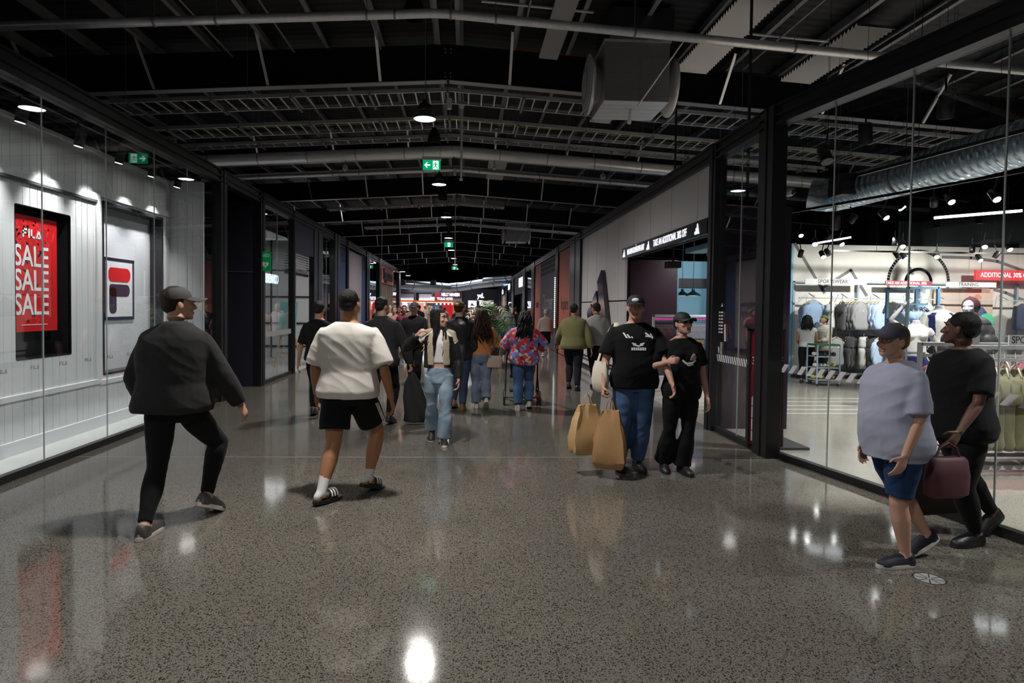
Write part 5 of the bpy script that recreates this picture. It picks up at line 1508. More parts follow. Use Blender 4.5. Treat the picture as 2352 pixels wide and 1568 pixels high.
# near rack of olive and navy tops
RKZ = 1.28
root = empty('garment_rack', (5.5, 6.35, 0), rz=0, label='white square tube clothing rack of olive and navy tops behind the glass', cat='garment rack')
MW = mat('rack_white', (0.58, 0.60, 0.64), 0.35)
def rk(x0, x1, y, z0=0.05, z1=RKZ):
    pass
for x in (-0.56, 1.75):
    for y in (-0.28, 0.28):
        MB().box(x - 0.02, x + 0.02, y - 0.02, y + 0.02, 0.06, RKZ).build('post', MW, root, bevel=0.003)
    MB().box(x - 0.03, x + 0.03, -0.42, 0.42, 0.02, 0.07).build('foot', MW, root, bevel=0.005)
for y in (-0.28, 0.28):
    MB().box(-0.56, 1.75, y - 0.02, y + 0.02, RKZ - 0.04, RKZ).build('top_bar', MW, root, bevel=0.003)
    MB().box(-0.56, 1.75, y - 0.015, y + 0.015, RKZ - 0.16, RKZ - 0.13).build('hang_bar', MW, root)
    MB().box(-0.56, 1.75, y - 0.02, y + 0.02, 0.03, 0.07).build('bottom_bar', MW, root)
cols = ['olive'] * 9 + ['navy', 'royal', 'royal', 'navy', 'royal']
for k, c in enumerate(cols):
    hang('tee' if k not in (0, 8) else 'tee', c, 5.5 - 0.44 + 0.115 * k, 6.35 - 0.28, RKZ - 0.12, 1.0 + random.uniform(-0.06, 0.06), '%s t-shirt on the near white rack, %s from the left post' % ({'royal': 'royal blue'}.get(c, c), ORDS[k]), '%s t-shirts on the near rack, front bar' % c, 1.18)
for k in range(9):
    hang('tee', 'maroon' if k < 5 else 'pink', 5.5 - 0.4 + 0.2 * k, 6.35 + 0.28, RKZ - 0.12, 1.1, '%s top on the rear bar of the near white rack, %s from the left' % ('maroon' if k < 5 else 'pink', ORDS[k]), '%s tops on the near rack, rear bar' % ('maroon' if k < 5 else 'pink'), 1.0)
shelf_sign(5.42, 6.1, RKZ + 0.005, RKZ + 0.105, 6.05, 'SPORTSWEAR', M_WHITE, 'white SPORTSWEAR sign standing on top of the near clothing rack', ts=0.10)
root = empty('price_card', (5.28, 6.33, RKZ), label='pale price card standing on the near clothing rack', cat='price card')
MB().box(-0.075, 0.075, -0.003, 0.003, 0, 0.19).build('card', mat('card_stock', (0.55, 0.53, 0.5), 0.6), root)
put_text('lettering', 'THE PERFECT', (-0.0, -0.004, 0.15), (0, -1, 0), M_TXT, root, size=0.02, bold=0.01, depth=0.001)
MB().box(-0.05, 0.03, -0.005, -0.003, 0.10, 0.105).build('small_print', M_TXT, root)

# spiral duct
def spiral_mat():
    m, nt, p = newmat('spiral_duct_metal'); N = nt.nodes; L = nt.links
    p.inputs['Base Color'].default_value = (0.50, 0.58, 0.66, 1); p.inputs['Metallic'].default_value = 0.85; p.inputs['Roughness'].default_value = 0.26
    return m
M_SPD = spiral_mat()
root = empty('spiral_duct', (6.66, 11.0, 3.70), label='large grey spiral duct hanging through the sports shop', cat='air duct')
R = 0.285
dir_ = Vector((0.045, -1, 0)).normalized()
pts = [dir_ * t for t in np.arange(0, 16, 0.13)]
mb = MB()
rr = []; pp = []
for i, q in enumerate(pts):
    pp += [q - dir_ * 0.004, q, q + dir_ * 0.004] if i else [q]
    rr += [R, R + 0.007, R] if i else [R]
mb.tube_fixed(pp, rr, dir_, 40)
mb.build('straight_run', M_SPD, root, smooth=True, angle=80)
# elbow at the far end turning right and ending open
ep = [Vector((0, 0, 0))]
for t in np.linspace(0, 90, 8)[1:]:
    a = math.radians(t); ep.append(Vector((-0.38 * (1 - math.cos(a)) * 0.6, 0.36 * math.sin(a), 0.0)) * 1.0)
ep.append(ep[-1] + Vector((-0.0, 0.12, 0)))
MB().tube([Vector((0, -0.02, 0)), Vector((-0.01, 0.12, 0)), Vector((-0.07, 0.28, 0)), Vector((-0.18, 0.42, 0.03)), Vector((-0.30, 0.50, 0.06))], [R, R, R * 0.98, R * 0.97, R * 0.96], 32).build('elbow', M_SPD, root, smooth=True, angle=60)
MB().box(-0.45, -0.15, -0.75, -0.35, -0.15, 0.2).build('side_outlet', M_BLACK, root)
for y in (-1.5, -3.8, -6):
    MB().tube([(0.1, y, R), (0.1, y, 2.4)], 0.005, 6).build('suspension_rod', M_GALVD, root)
    MB().tube([Vector((0.045 * -y, y - 0.02, 0)), Vector((0.045 * -y, y + 0.02, 0))], R + 0.012, 40).build('strap', M_GALVD, root, smooth=True)
# tracks and spots in the shop
TR = [((4.4, 12.5), (7.0, 4.0), 3.18, 'diagonal track below the spiral duct'), ((7.9, 13.4), (14.8, 13.4), 2.92, 'long track in front of the back wall'), ((5.0, 7.9), (5.9, 2.0), 3.35, 'track right behind the angled glass')]
for (a, b, z, lab) in TR:
    MB().bar((a[0], a[1], z), (b[0], b[1], z), 0.03, 0.035).build('light_track', M_DARKPLASTIC, label='black ceiling light track, %s' % lab, cat='light track')
    for t_ in (0.15, 0.85):
        q_ = (a[0] + (b[0] - a[0]) * t_, a[1] + (b[1] - a[1]) * t_)
        MB().tube([(q_[0], q_[1], z), (q_[0], q_[1], roof_z(q_[0]))], 0.004, 5).build('suspension_wire', M_DARKPLASTIC, label='thin black wire holding the %s, %s end' % (lab, 'far' if t_ < 0.5 else 'near'), cat='wire')
def tube_lamp(a, b, w, h, label):
    c = (a + b) / 2
    r_ = empty('tube_lamp', c, label=label, cat='tube lamp')
    MB().bar(a - c, b - c, w, h).build('diffuser', M_TUBE, r_)
    MB().bar(a - c + Vector((0, 0, h * .7)), b - c + Vector((0, 0, h * .7)), w, h * 0.4).build('housing', M_DARKPLASTIC, r_)
    for t_ in (0.15, 0.85):
        q_ = a + (b - a) * t_ - c
        MB().tube([q_, (q_.x, q_.y, roof_z(q_.x + c.x) - c.z - 0.01)], 0.003, 5).build('suspension_rod', M_DARKPLASTIC, r_)
tube_lamp(at(2148, 500, 9), at(2345, 484, 9), 0.05, 0.035, 'long bright linear lamp in the sports shop, nearer one')
tube_lamp(at(1878, 558, 11.5), at(1953, 545, 11.5), 0.05, 0.03, 'shorter bright linear lamp in the sports shop, farther one')
tube_lamp(at(2067, 483, 12), at(2078, 474, 12), 0.06, 0.03, 'small bright lamp between the spots near the duct end')
SPOTS = [(1840, 541, 13, 1, 0), (1872, 561, 12, 1, 0), (1934, 561, 12, 1, 0), (2036, 500, 10, 1, 0), (2186, 464, 9, 1, 0), (2290, 458, 8, 1, 0), (1891, 590, 13.4, 1, 0), (2080, 594, 13.4, 1, 0), (2152, 590, 13.4, 1, 0), (2262, 567, 12, 1, 0), (2320, 573, 12, 1, 0), (2252, 598, 13.4, 1, 0), (2074, 566, 12.5, 1, 0),
         (1837, 590, 13.4, 0, 0), (1905, 586, 13.4, 0, 0), (2064, 592, 13.4, 0, 0), (2055, 562, 12.5, 0, 0), (1918, 525, 10.5, 0, 1), (1952, 512, 10.5, 0, 0), (2145, 475, 9.3, 0, 0), (1897, 555, 12, 0, 0), (2283, 592, 13.4, 0, 0), (2233, 578, 12.6, 0, 0), (1900, 372, 8.2, 0, 2), (1988, 330, 7.6, 0, 2), (2170, 270, 6.6, 0, 2)]
sp_i = 0; seen_ = {}
for px, py, Y, on, big in SPOTS:
    p = at(px, py, Y); sp_i += 1
    lab = 'lit white spot lamp' if on else 'black unlit spot lamp'
    where = ('far left of the sports shop' if px < 1900 else 'left part of the sports shop' if px < 2000 else 'middle of the sports shop' if px < 2160 else 'right part of the sports shop') + (', near the back wall' if Y > 13 else ', just behind the glass' if Y < 8.5 else ', high in mid air')
    seen_[(lab, where)] = seen_.get((lab, where), 0) + 1
    root = empty('spot_lamp', p, label='%s, %s, %s one' % (lab, where, ORDS[seen_[(lab, where)] - 1]), cat='spot lamp', group='%s, %s' % (lab, where))
    sc = 1.0 + 0.5 * (big > 0)
    # lamp head points down and, when lit, a little towards the hall
    tilt = Matrix.Rotation(math.radians(-38 if on else random.choice([-30, 28, 20])), 3, 'X') @ Matrix.Rotation(math.radians(random.choice([-15, 0, 20])), 3, 'Y')
    tilt = tilt.to_3x3()
    MB().lathe([(0.0, 0.0), (0.048 * sc, 0.0), (0.052 * sc, 0.005), (0.052 * sc, 0.15 * sc), (0.04 * sc, 0.165 * sc), (0, 0.165 * sc)], (0, 0, 0), 20, tilt).build('can', M_DARKPLASTIC, root, smooth=True)
    if on:
        MB().ellipsoid(tilt @ Vector((0, 0, 0.0)), 0.046, 0.046, 0.03, tilt, seg=16, rows=8).build('lens', M_SPOTGLOW, root, smooth=True)
    MB().tube([tilt @ Vector((0, 0, 0.12)), (0, 0, 0.28 * sc)], 0.012, 6).build('bracket', M_DARKPLASTIC, root)
    MB().tube([(0, 0, 0.27 * sc), (0, 0, roof_z(p.x) - p.z - 0.005)], 0.003, 5).build('suspension_rod', M_DARKPLASTIC, root)
# the light those lamps give
for x, y, p_ in ((8.6, 13.0, 1.4), (10.2, 13.0, 2.2), (11.8, 13.0, 1.2), (13.4, 13.0, 1.0)):
    spot_light('store_spot', (x, y - 0.6, 3.1), (x - 0.2, SY, 1.5), LIGHT['store'] * p_, 85, 0.8, (1, 0.95, 0.87), 0.06)
for x, y in ((5.0, 6.6), (6.6, 8.2), (8.6, 9.2), (6.0, 11.0), (9.5, 11.2), (4.8, 3.4), (7.4, 5.0), (12, 9)):
    spot_light('store_spot', (x, y, 3.2), (x + 0.1, y + 0.25, 0), LIGHT['store'] * 2.0, 110, 0.8, (1, 0.96, 0.9), 0.06)

# ---------------------------------------------------------------- end of the hall
EY = 62.0
st(MB().box(-16, 1.0 - 1.35, EY, EY + 0.2, 2.95, 3.4).box(-0.35, XR, EY, EY + 0.2, 2.2, 3.4).box(XR, 15, EY, EY + 0.2, 0, 3.4), 'wall_end', mat('end_fascia', (0.015, 0.015, 0.022), 0.5))
st(MB().box(-16, XR, 68, 68.1, 0, 3.4), 'wall_end_back', mat('end_inner', (0.10, 0.10, 0.12), 0.7))
for k, x in enumerate((-12, -9, -7.4, -5.0, -3.25, -0.3)):
    st(MB().box(x - 0.1, x + 0.1, EY - 0.05, EY + 0.2, 0, 3.3), 'trim_%d' % (60 + k), M_TRIM)
st(MB().box(-0.2, XR, EY, EY + 0.2, 0, 0.5), 'wall_end_low', M_NAVY)
st(MB().box(2.75, XR, EY, EY + 0.2, 0.5, 2.2), 'wall_end_right', M_NAVY)
st(MB().box(1.78, 2.75, EY, EY + 0.2, 0.5, 2.2).box(-0.2, 1.3, EY, EY + 0.2, 0.5, 1.4), 'wall_end_mid', M_NAVY)
# HELLY HANSEN bay
root = empty('lit_store', (-1.75, EY - 0.25, 0), label='red shop front with the glowing HELLY HANSEN sign at the hall end', cat='shop')
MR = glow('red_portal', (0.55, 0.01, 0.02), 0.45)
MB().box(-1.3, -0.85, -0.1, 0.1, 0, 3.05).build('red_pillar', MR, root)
MB().box(-0.85, 1.4, -0.1, 0.1, 2.45, 3.05).build('red_fascia', mat('deep_red', (0.10, 0.008, 0.015), 0.5), root)
put_text('lettering', 'HELLY HANSEN', (0.25, -0.13, 2.78), (0, -1, 0), M_SIGNW, root, size=0.42, sx=0.60, bold=0.03, depth=0.03)
MB().box(-0.85, 1.4, 1.5, 1.6, 0, 2.45).build('lit_interior', glow('shop_glow', (0.6, 0.55, 0.6), 0.25), root)
# yd. bay
root = empty('shop_sign', (1.45, EY - 0.06, 2.45), label='glowing white yd. sign on the dark fascia at the hall end', cat='shop sign')
MB().box(-0.4, 0.4, 0.0, 0.05, -0.02, 0.6).build('backing', M_NAVY, root)
put_text('lettering', 'yd.', (0, -0.03, 0.27), (0, -1, 0), M_SIGNW, root, size=0.62, sx=0.9, bold=0.035, depth=0.03)
SCW = glow('screen_white', (0.72, 0.76, 0.95), 1.5)
def lightbox(x0, x1, z0, z1, label, dark=True, y=EY - 0.061, shapes=()):
    r_ = empty('light_box', ((x0 + x1) / 2, y, z0), label=label, cat='light box')
    MB().box(-(x1 - x0) / 2, (x1 - x0) / 2, 0, 0.06, 0, z1 - z0).build('screen', SCW, r_)
    if y < EY - 1: MB().box(-0.1, 0.1, 0.01, 0.05, -z0, 0).build('stand', M_DARKPLASTIC, r_)
    for nm, pts, m in shapes:
        MB().prism(pts, (0, -0.002, 0), (1, 0, 0), (0, 0, 1), (0, -1, 0), 0.004).build(nm, m, r_)
    return r_
DK = mat('print_black', (0.02, 0.02, 0.03), 0.5); SK = mat('print_skin', (0.5, 0.3, 0.22), 0.5); BLP = mat('print_blue', (0.25, 0.33, 0.45), 0.5)
lightbox(0.22, 1.05, 1.55, 2.25, 'white lit display with a dark shoe shape under the yd. sign', shapes=(('shoe_shape', [(-0.25, 0.2), (0.25, 0.2), (0.05, 0.32), (-0.05, 0.52), (-0.12, 0.3)], DK),))
lightbox(1.32, 1.72, 1.75, 2.22, 'small white lit display right of the shoe display', shapes=(('item_shape', [(-0.05, 0.15), (0.08, 0.15), (0.05, 0.3), (-0.02, 0.3)], mat('print_red', (0.6, 0.05, 0.1), 0.5)),))
lightbox(1.9, 2.7, 0.7, 2.15, 'tall lit poster of a dark haired person in a pale shirt', shapes=(('hair_shape', [(-0.18, 1.05), (-0.2, 1.25), (-0.05, 1.36), (0.12, 1.3), (0.15, 1.1), (0.05, 1.0)], DK), ('face_shape', [(-0.16, 1.1), (0.06, 1.12), (0.05, 0.9), (-0.06, 0.82), (-0.15, 0.9)], SK), ('shirt_shape', [(-0.38, 0.02), (0.38, 0.02), (0.3, 0.6), (0.06, 0.85), (-0.1, 0.8), (-0.34, 0.55)], BLP)))
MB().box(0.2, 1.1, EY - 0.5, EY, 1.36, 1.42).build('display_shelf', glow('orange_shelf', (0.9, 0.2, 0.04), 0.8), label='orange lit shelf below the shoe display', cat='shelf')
# other lit shop fronts
lits = [(-11.5, -9.2, (0.5, 0.55, 0.9), 0.7, 'bluish lit shop window far left of the hall end'), (-8.8, -7.6, (0.9, 0.75, 0.6), 0.5, 'warm lit shop window left of the striped one'), (-7.1, -5.2, (0.35, 0.32, 0.36), 0.5, 'dim lit shop window behind the orange kiosk'), (-4.8, -3.4, (0.55, 0.5, 0.55), 0.6, 'lit shop window left of the red pillar')]
for x0, x1, c, s_, lab in lits:
    r_ = empty('lit_store', ((x0 + x1) / 2, 65, 0), label=lab, cat='shop')
    MB().box(-(x1 - x0) / 2, (x1 - x0) / 2, 0, 0.1, 0, 2.9).build('back_panel', mat('sf_%d' % int(x0 * 10), c, 0.7), r_)
    MB().box(-(x1 - x0) / 2, (x1 - x0) / 2, -0.1, -0.05, 2.2, 2.45).build('lit_strip', glow('sfl_%d' % int(x0 * 10), c, 2.2), r_)
    for q in range(3):
        xx = -(x1 - x0) / 2 + (x1 - x0) * (q + 0.5) / 3
        MB().box(xx - 0.2, xx + 0.2, -0.12, -0.06, 1.2, 1.9).build('lit_panel', glow('sfp_%d' % q, [(0.9, 0.3, 0.2), (0.7, 0.8, 1.0), (0.9, 0.6, 0.3)][q], 1.0), r_)
r_ = lightbox(-3.5, -3.05, 1.0, 2.55, 'white lit panel just left of the red pillar', y=EY - 0.061)
r_ = lightbox(-6.0, -5.55, 0.9, 2.0, 'tall white lit panels behind the orange kiosk', y=EY - 2)
for k, z in enumerate((2.15, 1.95, 1.75)):
    pass
area_light('end_light', (-4, 60, 3.3), 3, 420, (0.9, 0.88, 1.0), size_y=8)
area_light('hall_end_fill', (-1, 56, 5.6), 4, 220, (0.95, 0.92, 1.0), size_y=8)  # added light with no lamp body, brightens the far end
area_light('end_light_left', (-9, 50, 5.4), 3, 500, (0.92, 0.9, 1.0), size_y=10)
# orange kiosk frame
KY = 48.0
root = empty('kiosk', (-3.15, KY, 0), label='orange framed kiosk shop with hanging clothes in mid distance', cat='kiosk')
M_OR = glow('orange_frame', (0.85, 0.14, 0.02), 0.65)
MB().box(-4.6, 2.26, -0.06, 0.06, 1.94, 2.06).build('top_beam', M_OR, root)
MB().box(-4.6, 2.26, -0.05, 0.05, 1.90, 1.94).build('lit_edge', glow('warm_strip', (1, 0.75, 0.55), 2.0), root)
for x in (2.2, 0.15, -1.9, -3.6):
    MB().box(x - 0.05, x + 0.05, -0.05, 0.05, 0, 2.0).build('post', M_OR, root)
MB().box(1.35, 2.15, 0.3, 0.4, 0.5, 1.9).build('red_curtain', glow('kiosk_red_glow', (0.8, 0.01, 0.03), 0.6), root)  # curtain given emission in place of light falling on it
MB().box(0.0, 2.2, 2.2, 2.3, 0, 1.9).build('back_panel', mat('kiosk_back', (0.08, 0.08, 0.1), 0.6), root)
MB().box(-3.2, -0.9, -0.6, 0.2, 1.28, 1.34).build('white_table_top', glow('soft_white_glow', (0.9, 0.85, 0.8), 0.8), root)  # no lamp: the lit look of the top is emission
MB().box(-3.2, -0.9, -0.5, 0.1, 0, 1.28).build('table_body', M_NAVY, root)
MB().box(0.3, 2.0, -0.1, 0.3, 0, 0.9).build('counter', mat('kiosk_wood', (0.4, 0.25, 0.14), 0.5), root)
put_text('lettering', 'YOLO KITE', (1.55, -0.08, 2.2), (0, -1, 0), M_SIGNW, root, size=0.26, sx=0.9, bold=0.02)
pts = [(0.0, 0.0), (0.14, 0.0), (0.26, 0.14), (0.18, 0.30), (0.1, 0.38), (0.3, 0.55), (0.2, 0.72), (-0.1, 0.68), (-0.14, 0.52), (0.04, 0.54), (0.06, 0.48), (-0.08, 0.36), (0.06, 0.2)]
MB().prism(pts, (-0.55, -0.2, 1.15), (1, 0, 0), (0, 0, 1), (0, -1, 0), 0.06).build('orange_figure_sign', glow('amber', (1, 0.45, 0.04), 0.9), root)
for k, (x, c, lab) in enumerate(((-0.4 + 0.85, (0.02, 0.12, 0.55), 'bright blue'), (0.05 + 0.85, (0.02, 0.02, 0.025), 'black'), (-0.9 + 0.85, (0.55, 0.5, 0.45), 'cream'))):
    o = bpy.data.objects.new('t_shirt', gmesh('tee', 0).copy()); o.data.materials.clear(); o.data.materials.append(mat('kt_%d' % k, c, 0.8))
    COL.objects.link(o); o.location = (-3.15 + x + 0.4, KY + 0.4, 1.78)
    tag(o, '%s t-shirt hanging in the orange kiosk' % lab, 't-shirt', 'kiosk t-shirts')
for k in range(5):
    p = at(1003 + k * 9, 698, KY)
    o = MB().ellipsoid((0, 0, 0), 0.06, 0.06, 0.06, seg=12, rows=8).build('globe_lamp', glow('globe', (1, 0.93, 0.85), 5), origin=(0, 0, 0), smooth=True, label='small glowing globe lamp in the orange kiosk, %s from the left' % ORDS[k], cat='globe lamp', group='kiosk globe lamps')
    o.location = p
# big round ducts crossing the end
def big_duct(pts, r, label):
    root = empty('round_duct', pts[0], label=label, cat='air duct')
    o = Vector(pts[0])
    MB().tube([Vector(p) - o for p in pts], r, 28).build('run', M_SPD, root, smooth=True)
    for a, b in zip(pts[:-1], pts[1:]):
        a = Vector(a); b = Vector(b); n = max(1, int((b - a).length / 2.2))
        for k in range(1, n + 1):
            c = a + (b - a) * k / (n + 0.5) - o; d = (b - a).normalized() * 0.03
            MB().tube([c - d, c + d], r + 0.02, 24).build('joint_ring', M_GALVD, root, smooth=True)
p = [at(918, 652, 50), at(960, 655, 51), at(1035, 661, 53)]
big_duct([tuple(q) for q in p], 0.36, 'large round grey duct crossing at the hall end, left part')
p = [at(1035, 660, 53), at(1062, 658, 52.5), at(1100, 652, 51), at(1160, 645, 48)]
big_duct([tuple(q) for q in p], 0.36, 'large round grey duct crossing at the hall end, right part')
p = [at(1113, 643, 50), at(1180, 636, 46)]
big_duct([tuple(q) for q in p], 0.2, 'thinner round duct above the large one at right')
for k, px in enumerate((925, 995)):
    q = at(px, 649, 49.6)
    MB().box(q.x - 0.2, q.x + 0.2, q.y - 0.4, q.y + 0.9, q.z - 0.2, q.z + 0.2).build('duct_outlet', M_BLACK, label='square black outlet on the far duct, %s' % ['left one', 'right one'][k], cat='air outlet', group='far duct outlets')
# potted palm in the middle of the hall
pl = empty('potted_palm', (0.62, 17.2, 0), label='leafy green palm in a dark planter in the middle of the hall', cat='potted plant')
MB().lathe([(0.0, 0), (0.26, 0), (0.32, 0.5), (0.30, 0.5), (0.28, 0.44), (0, 0.44)], (0, 0, 0), 32).build('planter', mat('planter_dark', (0.03, 0.03, 0.032), 0.5), pl, smooth=True, angle=40)
rp = random.Random(3)
M_LEAF = mat('leaf_green', (0.06, 0.15, 0.05), 0.38, vary=0.4, vscale=6, spec=0.7)
M_LEAF2 = mat('lit_leaf', (0.34, 0.38, 0.28), 0.35, vary=0.3, vscale=6, spec=0.7)  # light catching the fronds put into a paler green
for k in range(36):
    a = rp.uniform(0, 2 * PI); ln = rp.uniform(0.55, 0.95); h0 = rp.uniform(0.5, 1.45); up = rp.uniform(0.15, 0.6)
    d = Vector((math.cos(a), math.sin(a), 0)); side = Vector((-d.y, d.x, 0))
    mb = MB(); spine = []
    for t in np.linspace(0, 1, 12):
        spine.append(d * (0.03 + ln * t * 0.75) + Vector((0, 0, h0 + up * math.sin(t * 2.2) - 0.35 * t * t)))
    mb.tube(spine, [0.008 * (1 - 0.8 * t) + 0.002 for t in np.linspace(0, 1, 12)], 5)
    for i in range(2, 12):
        c = spine[i]; w = 0.20 * math.sin(PI * (i / 12.5)) + 0.05; fd = (spine[i] - spine[i - 1]).normalized()
        for s_ in (-1, 1):
            tip = c + side * s_ * w + fd * 0.13 + Vector((0, 0, -0.05))
            a1 = c - fd * 0.018; a2 = c + fd * 0.022; mid1 = c + side * s_ * w * 0.5 + fd * 0.03; mid2 = mid1 + fd * 0.045
            n = len(mb.v)
            mb.add([a1, mid1, tip, mid2, a2], [(0, 1, 2, 3, 4)])
    o = mb.build('frond', M_LEAF if k % 2 else M_LEAF2, pl, fix=False)
MB().tube([(0, 0, 0.4), (0.03, 0, 0.9), (0, 0.02, 1.5)], 0.035, 8).build('stem', mat('stem_brown', (0.12, 0.08, 0.04), 0.7), pl, smooth=True)

# ---------------------------------------------------------------- people
V = Vector
def lerp(a, b, t): return a + (b - a) * t
def rotz(a): return Matrix.Rotation(a, 3, 'Z')
def ik(a, b, l1, l2, pole):
    d = b - a
    if d.length > (l1 + l2) * 0.998: b = a + d.normalized() * (l1 + l2) * 0.998; d = b - a
    L_ = d.length; n = d.normalized()
    x = (l1 * l1 - l2 * l2 + L_ * L_) / (2 * L_); h = math.sqrt(max(l1 * l1 - x * x, 0))
    p = (pole - n * pole.dot(n)).normalized()
    return a + n * x + p * h, b
def vnoise(co, f, seed=0.0):
    return np.array([noise.noise(V((p[0] * f[0] + seed, p[1] * f[1] + seed, p[2] * f[2]))) for p in co])
def wrinkle(amp, f=(9, 9, 4), seed=0.0, fine=0.3):
    amp = min(amp, 0.012)
    def fn(co, nn):
        # soft folds: a broad swell, plus narrow ridges that wander diagonally
        d = vnoise(co, (f[0] * 0.6, f[1] * 0.6, f[2] * 0.45), seed) * amp
        q = co @ np.array([[0.8, 0.1, 0.5], [0.1, 1, 0.1], [-0.5, 0.1, 0.8]])
        r = vnoise(q, (4.5, 4.5, 13), seed + 3)
        d = d - (np.abs(r) ** 0.8) * amp * 0.55
        return co + nn * d[:, None]
    return fn
SKINC = {}
def skin_mat(name, c):
    return mat('skin_' + name, c, 0.48, spec=0.35, vary=0.07, vscale=12, bump=0.03, bscale=250)
def hair_mat(name, c):
    return mat('hair_' + name, c, 0.55, spec=0.28, vary=0.5, vscale=30, bump=0.8, bscale=70, stretch=(3, 3, 0.6))
LIP = {'skin_dark': ((0.11, 0.045, 0.035), 0.5), 'skin_medium': ((0.27, 0.11, 0.08), 0.5), 'skin_tan': ((0.26, 0.10, 0.07), 0.5), 'mannequin_grey': ((0.5, 0.51, 0.53), 0.4)}
class Fig:
    """joints and frames of one standing or walking person, local frame: +y forward"""
    def __init__(s, H=1.75, w=1.0, feet=None, arms=None, lean=0.0, head=(0, 0), twist=0.0, hipshift=0.0):
        s.H = H; s.w = w; k = H
        feet = feet or [(-0.055, 0.0, 0, 0, 0), (0.055, 0.0, 0, 0, 0)]
        s.sole = 0.012 * H
        s.foot = []
        for (x, y, z, pitch, yaw) in feet:   # ball position; pitch>0 heel up, <0 toe up
            R = rotz(math.radians(yaw)) @ Matrix.Rotation(math.radians(-pitch), 3, 'X')
            if pitch >= 0: o = V((x * k, y * k, z * k)); off = V((0, -0.075 * k, 0.048 * k)); base = V((0, 0, 0))
            else: o = V((x * k, (y - 0.10) * k, z * k)); off = V((0, 0.025 * k, 0.048 * k)); base = V((0, 0.10 * k, 0))
            s.foot.append((o, R, base, o + R @ off))
        hz = 0.505 * k
        for sd, (o, R, b, an) in zip((-1, 1), s.foot):
            hip = V((sd * 0.05 * k, 0, 0)); dx = an.x - hip.x; dy = an.y
            m = (0.235 + 0.222) * k * 0.992
            hz = min(hz, an.z + math.sqrt(max(m * m - dx * dx - dy * dy, 0.01)))
        s.hz = hz; s.dz = hz - 0.505 * k
        s.hip = [V((sd * 0.052 * k, 0, hz)) for sd in (-1, 1)]
        s.knee = []; s.ankle = []
        for i in (0, 1):
            kn, an = ik(s.hip[i], s.foot[i][3], 0.235 * k, 0.222 * k, s.foot[i][1] @ V((0, 1, 0.1)))
            s.knee.append(kn); s.ankle.append(an)
        s.lean = math.radians(lean); s.tw = math.radians(twist)
        s.neck = s.T((0, -0.012, 0.840)); s.chest = s.T((0, 0, 0.74))
        s.hd = s.T((0, 0.006, 0.921))
        s.HR = rotz(math.radians(head[0]) ) @ Matrix.Rotation(math.radians(-head[1]), 3, 'X')
        s.sh = [s.T((sd * 0.103 * (0.55 + 0.45 * w), -0.006, 0.787), True) for sd in (-1, 1)]
        s.elb = []; s.wri = []; s.fdir = []; s.pn = []
        arms = arms or [(5, 8, 15, 0), (5, 8, 15, 0)]
        for i, sd in enumerate((-1, 1)):
            a = arms[i]
            if len(a) == 3 or isinstance(a[0], Vector):     # explicit hand target (local, fraction of H) + pole
                tgt = V(a[0]) * k; pole = V(a[1]) if len(a) > 1 else V((0, -1, -0.4))
                e, wv = ik(s.sh[i], tgt, 0.172 * k, 0.150 * k, pole)
                fd = (wv - e).normalized()
            else:
                sw, ab, fl, inw = [math.radians(q) for q in a]
                u = Matrix.Rotation(sw, 3, 'X') @ V((0, 0, -1))
                u = Matrix.Rotation(-sd * ab, 3, 'Y') @ u
                e = s.sh[i] + u * 0.172 * k
                fd = Matrix.Rotation(sw + fl, 3, 'X') @ V((0, 0, -1))
                fd = Matrix.Rotation(-sd * ab * 0.6, 3, 'Y') @ fd
                fd = rotz(sd * inw) @ fd
                wv = e + fd * 0.150 * k
            s.elb.append(e); s.wri.append(wv); s.fdir.append(fd)
            n = V((-sd, 0, 0)); n = (n - fd * n.dot(fd)).normalized(); s.pn.append(n)
    def T(s, p, tw=False):
        """torso point given as fractions of H, leaned and twisted about the pelvis"""
        k = s.H; x, y, z = p; z0 = 0.52
        q = V((x * k, y * k, (z - z0) * k))
        f = max(0, min(1, (z - z0) / 0.25))
        q = rotz(s.tw * f) @ q
        q = Matrix.Rotation(-s.lean * min(1, f * 1.0), 3, 'X') @ q
        return q + V((0, 0, z0 * k + s.dz))
    def ring(s, z, rx, ry, y=0.0, n=28, p=0.85):
        out = []
        for j in range(n):
            a = 2 * PI * j / n; c = math.cos(a); t = math.sin(a)
            cx = math.copysign(abs(c) ** p, c); cy = math.copysign(abs(t) ** p, t)
            out.append(s.T((rx * cx, y + ry * cy, z)))
        return out
    def torso(s, mb, grow=0.0, z0=0.47, z1=0.846, loose=0.0, hemflare=0.0, bust=0.0, belly=0.0):
        w = s.w; P = [(0.455, .066, .055, 0), (0.48, .088, .064, -.004), (0.52, .096, .070, -.006), (0.56, .090, .066, -.002), (0.61, .080, .060, .002), (0.66, .084, .061, .003), (0.71, .095, .064, .002), (0.75, .102, .066, 0), (0.785, .105, .060, -.006), (0.802, .099, .053, -.009), (0.817, .080, .046, -.011), (0.832, .054, .040, -.012), (0.846, .037, .034, -.011)]
        rings = []
        zs = sorted(set([q[0] for q in P if z0 < q[0] < z1] + [z0, z1]))
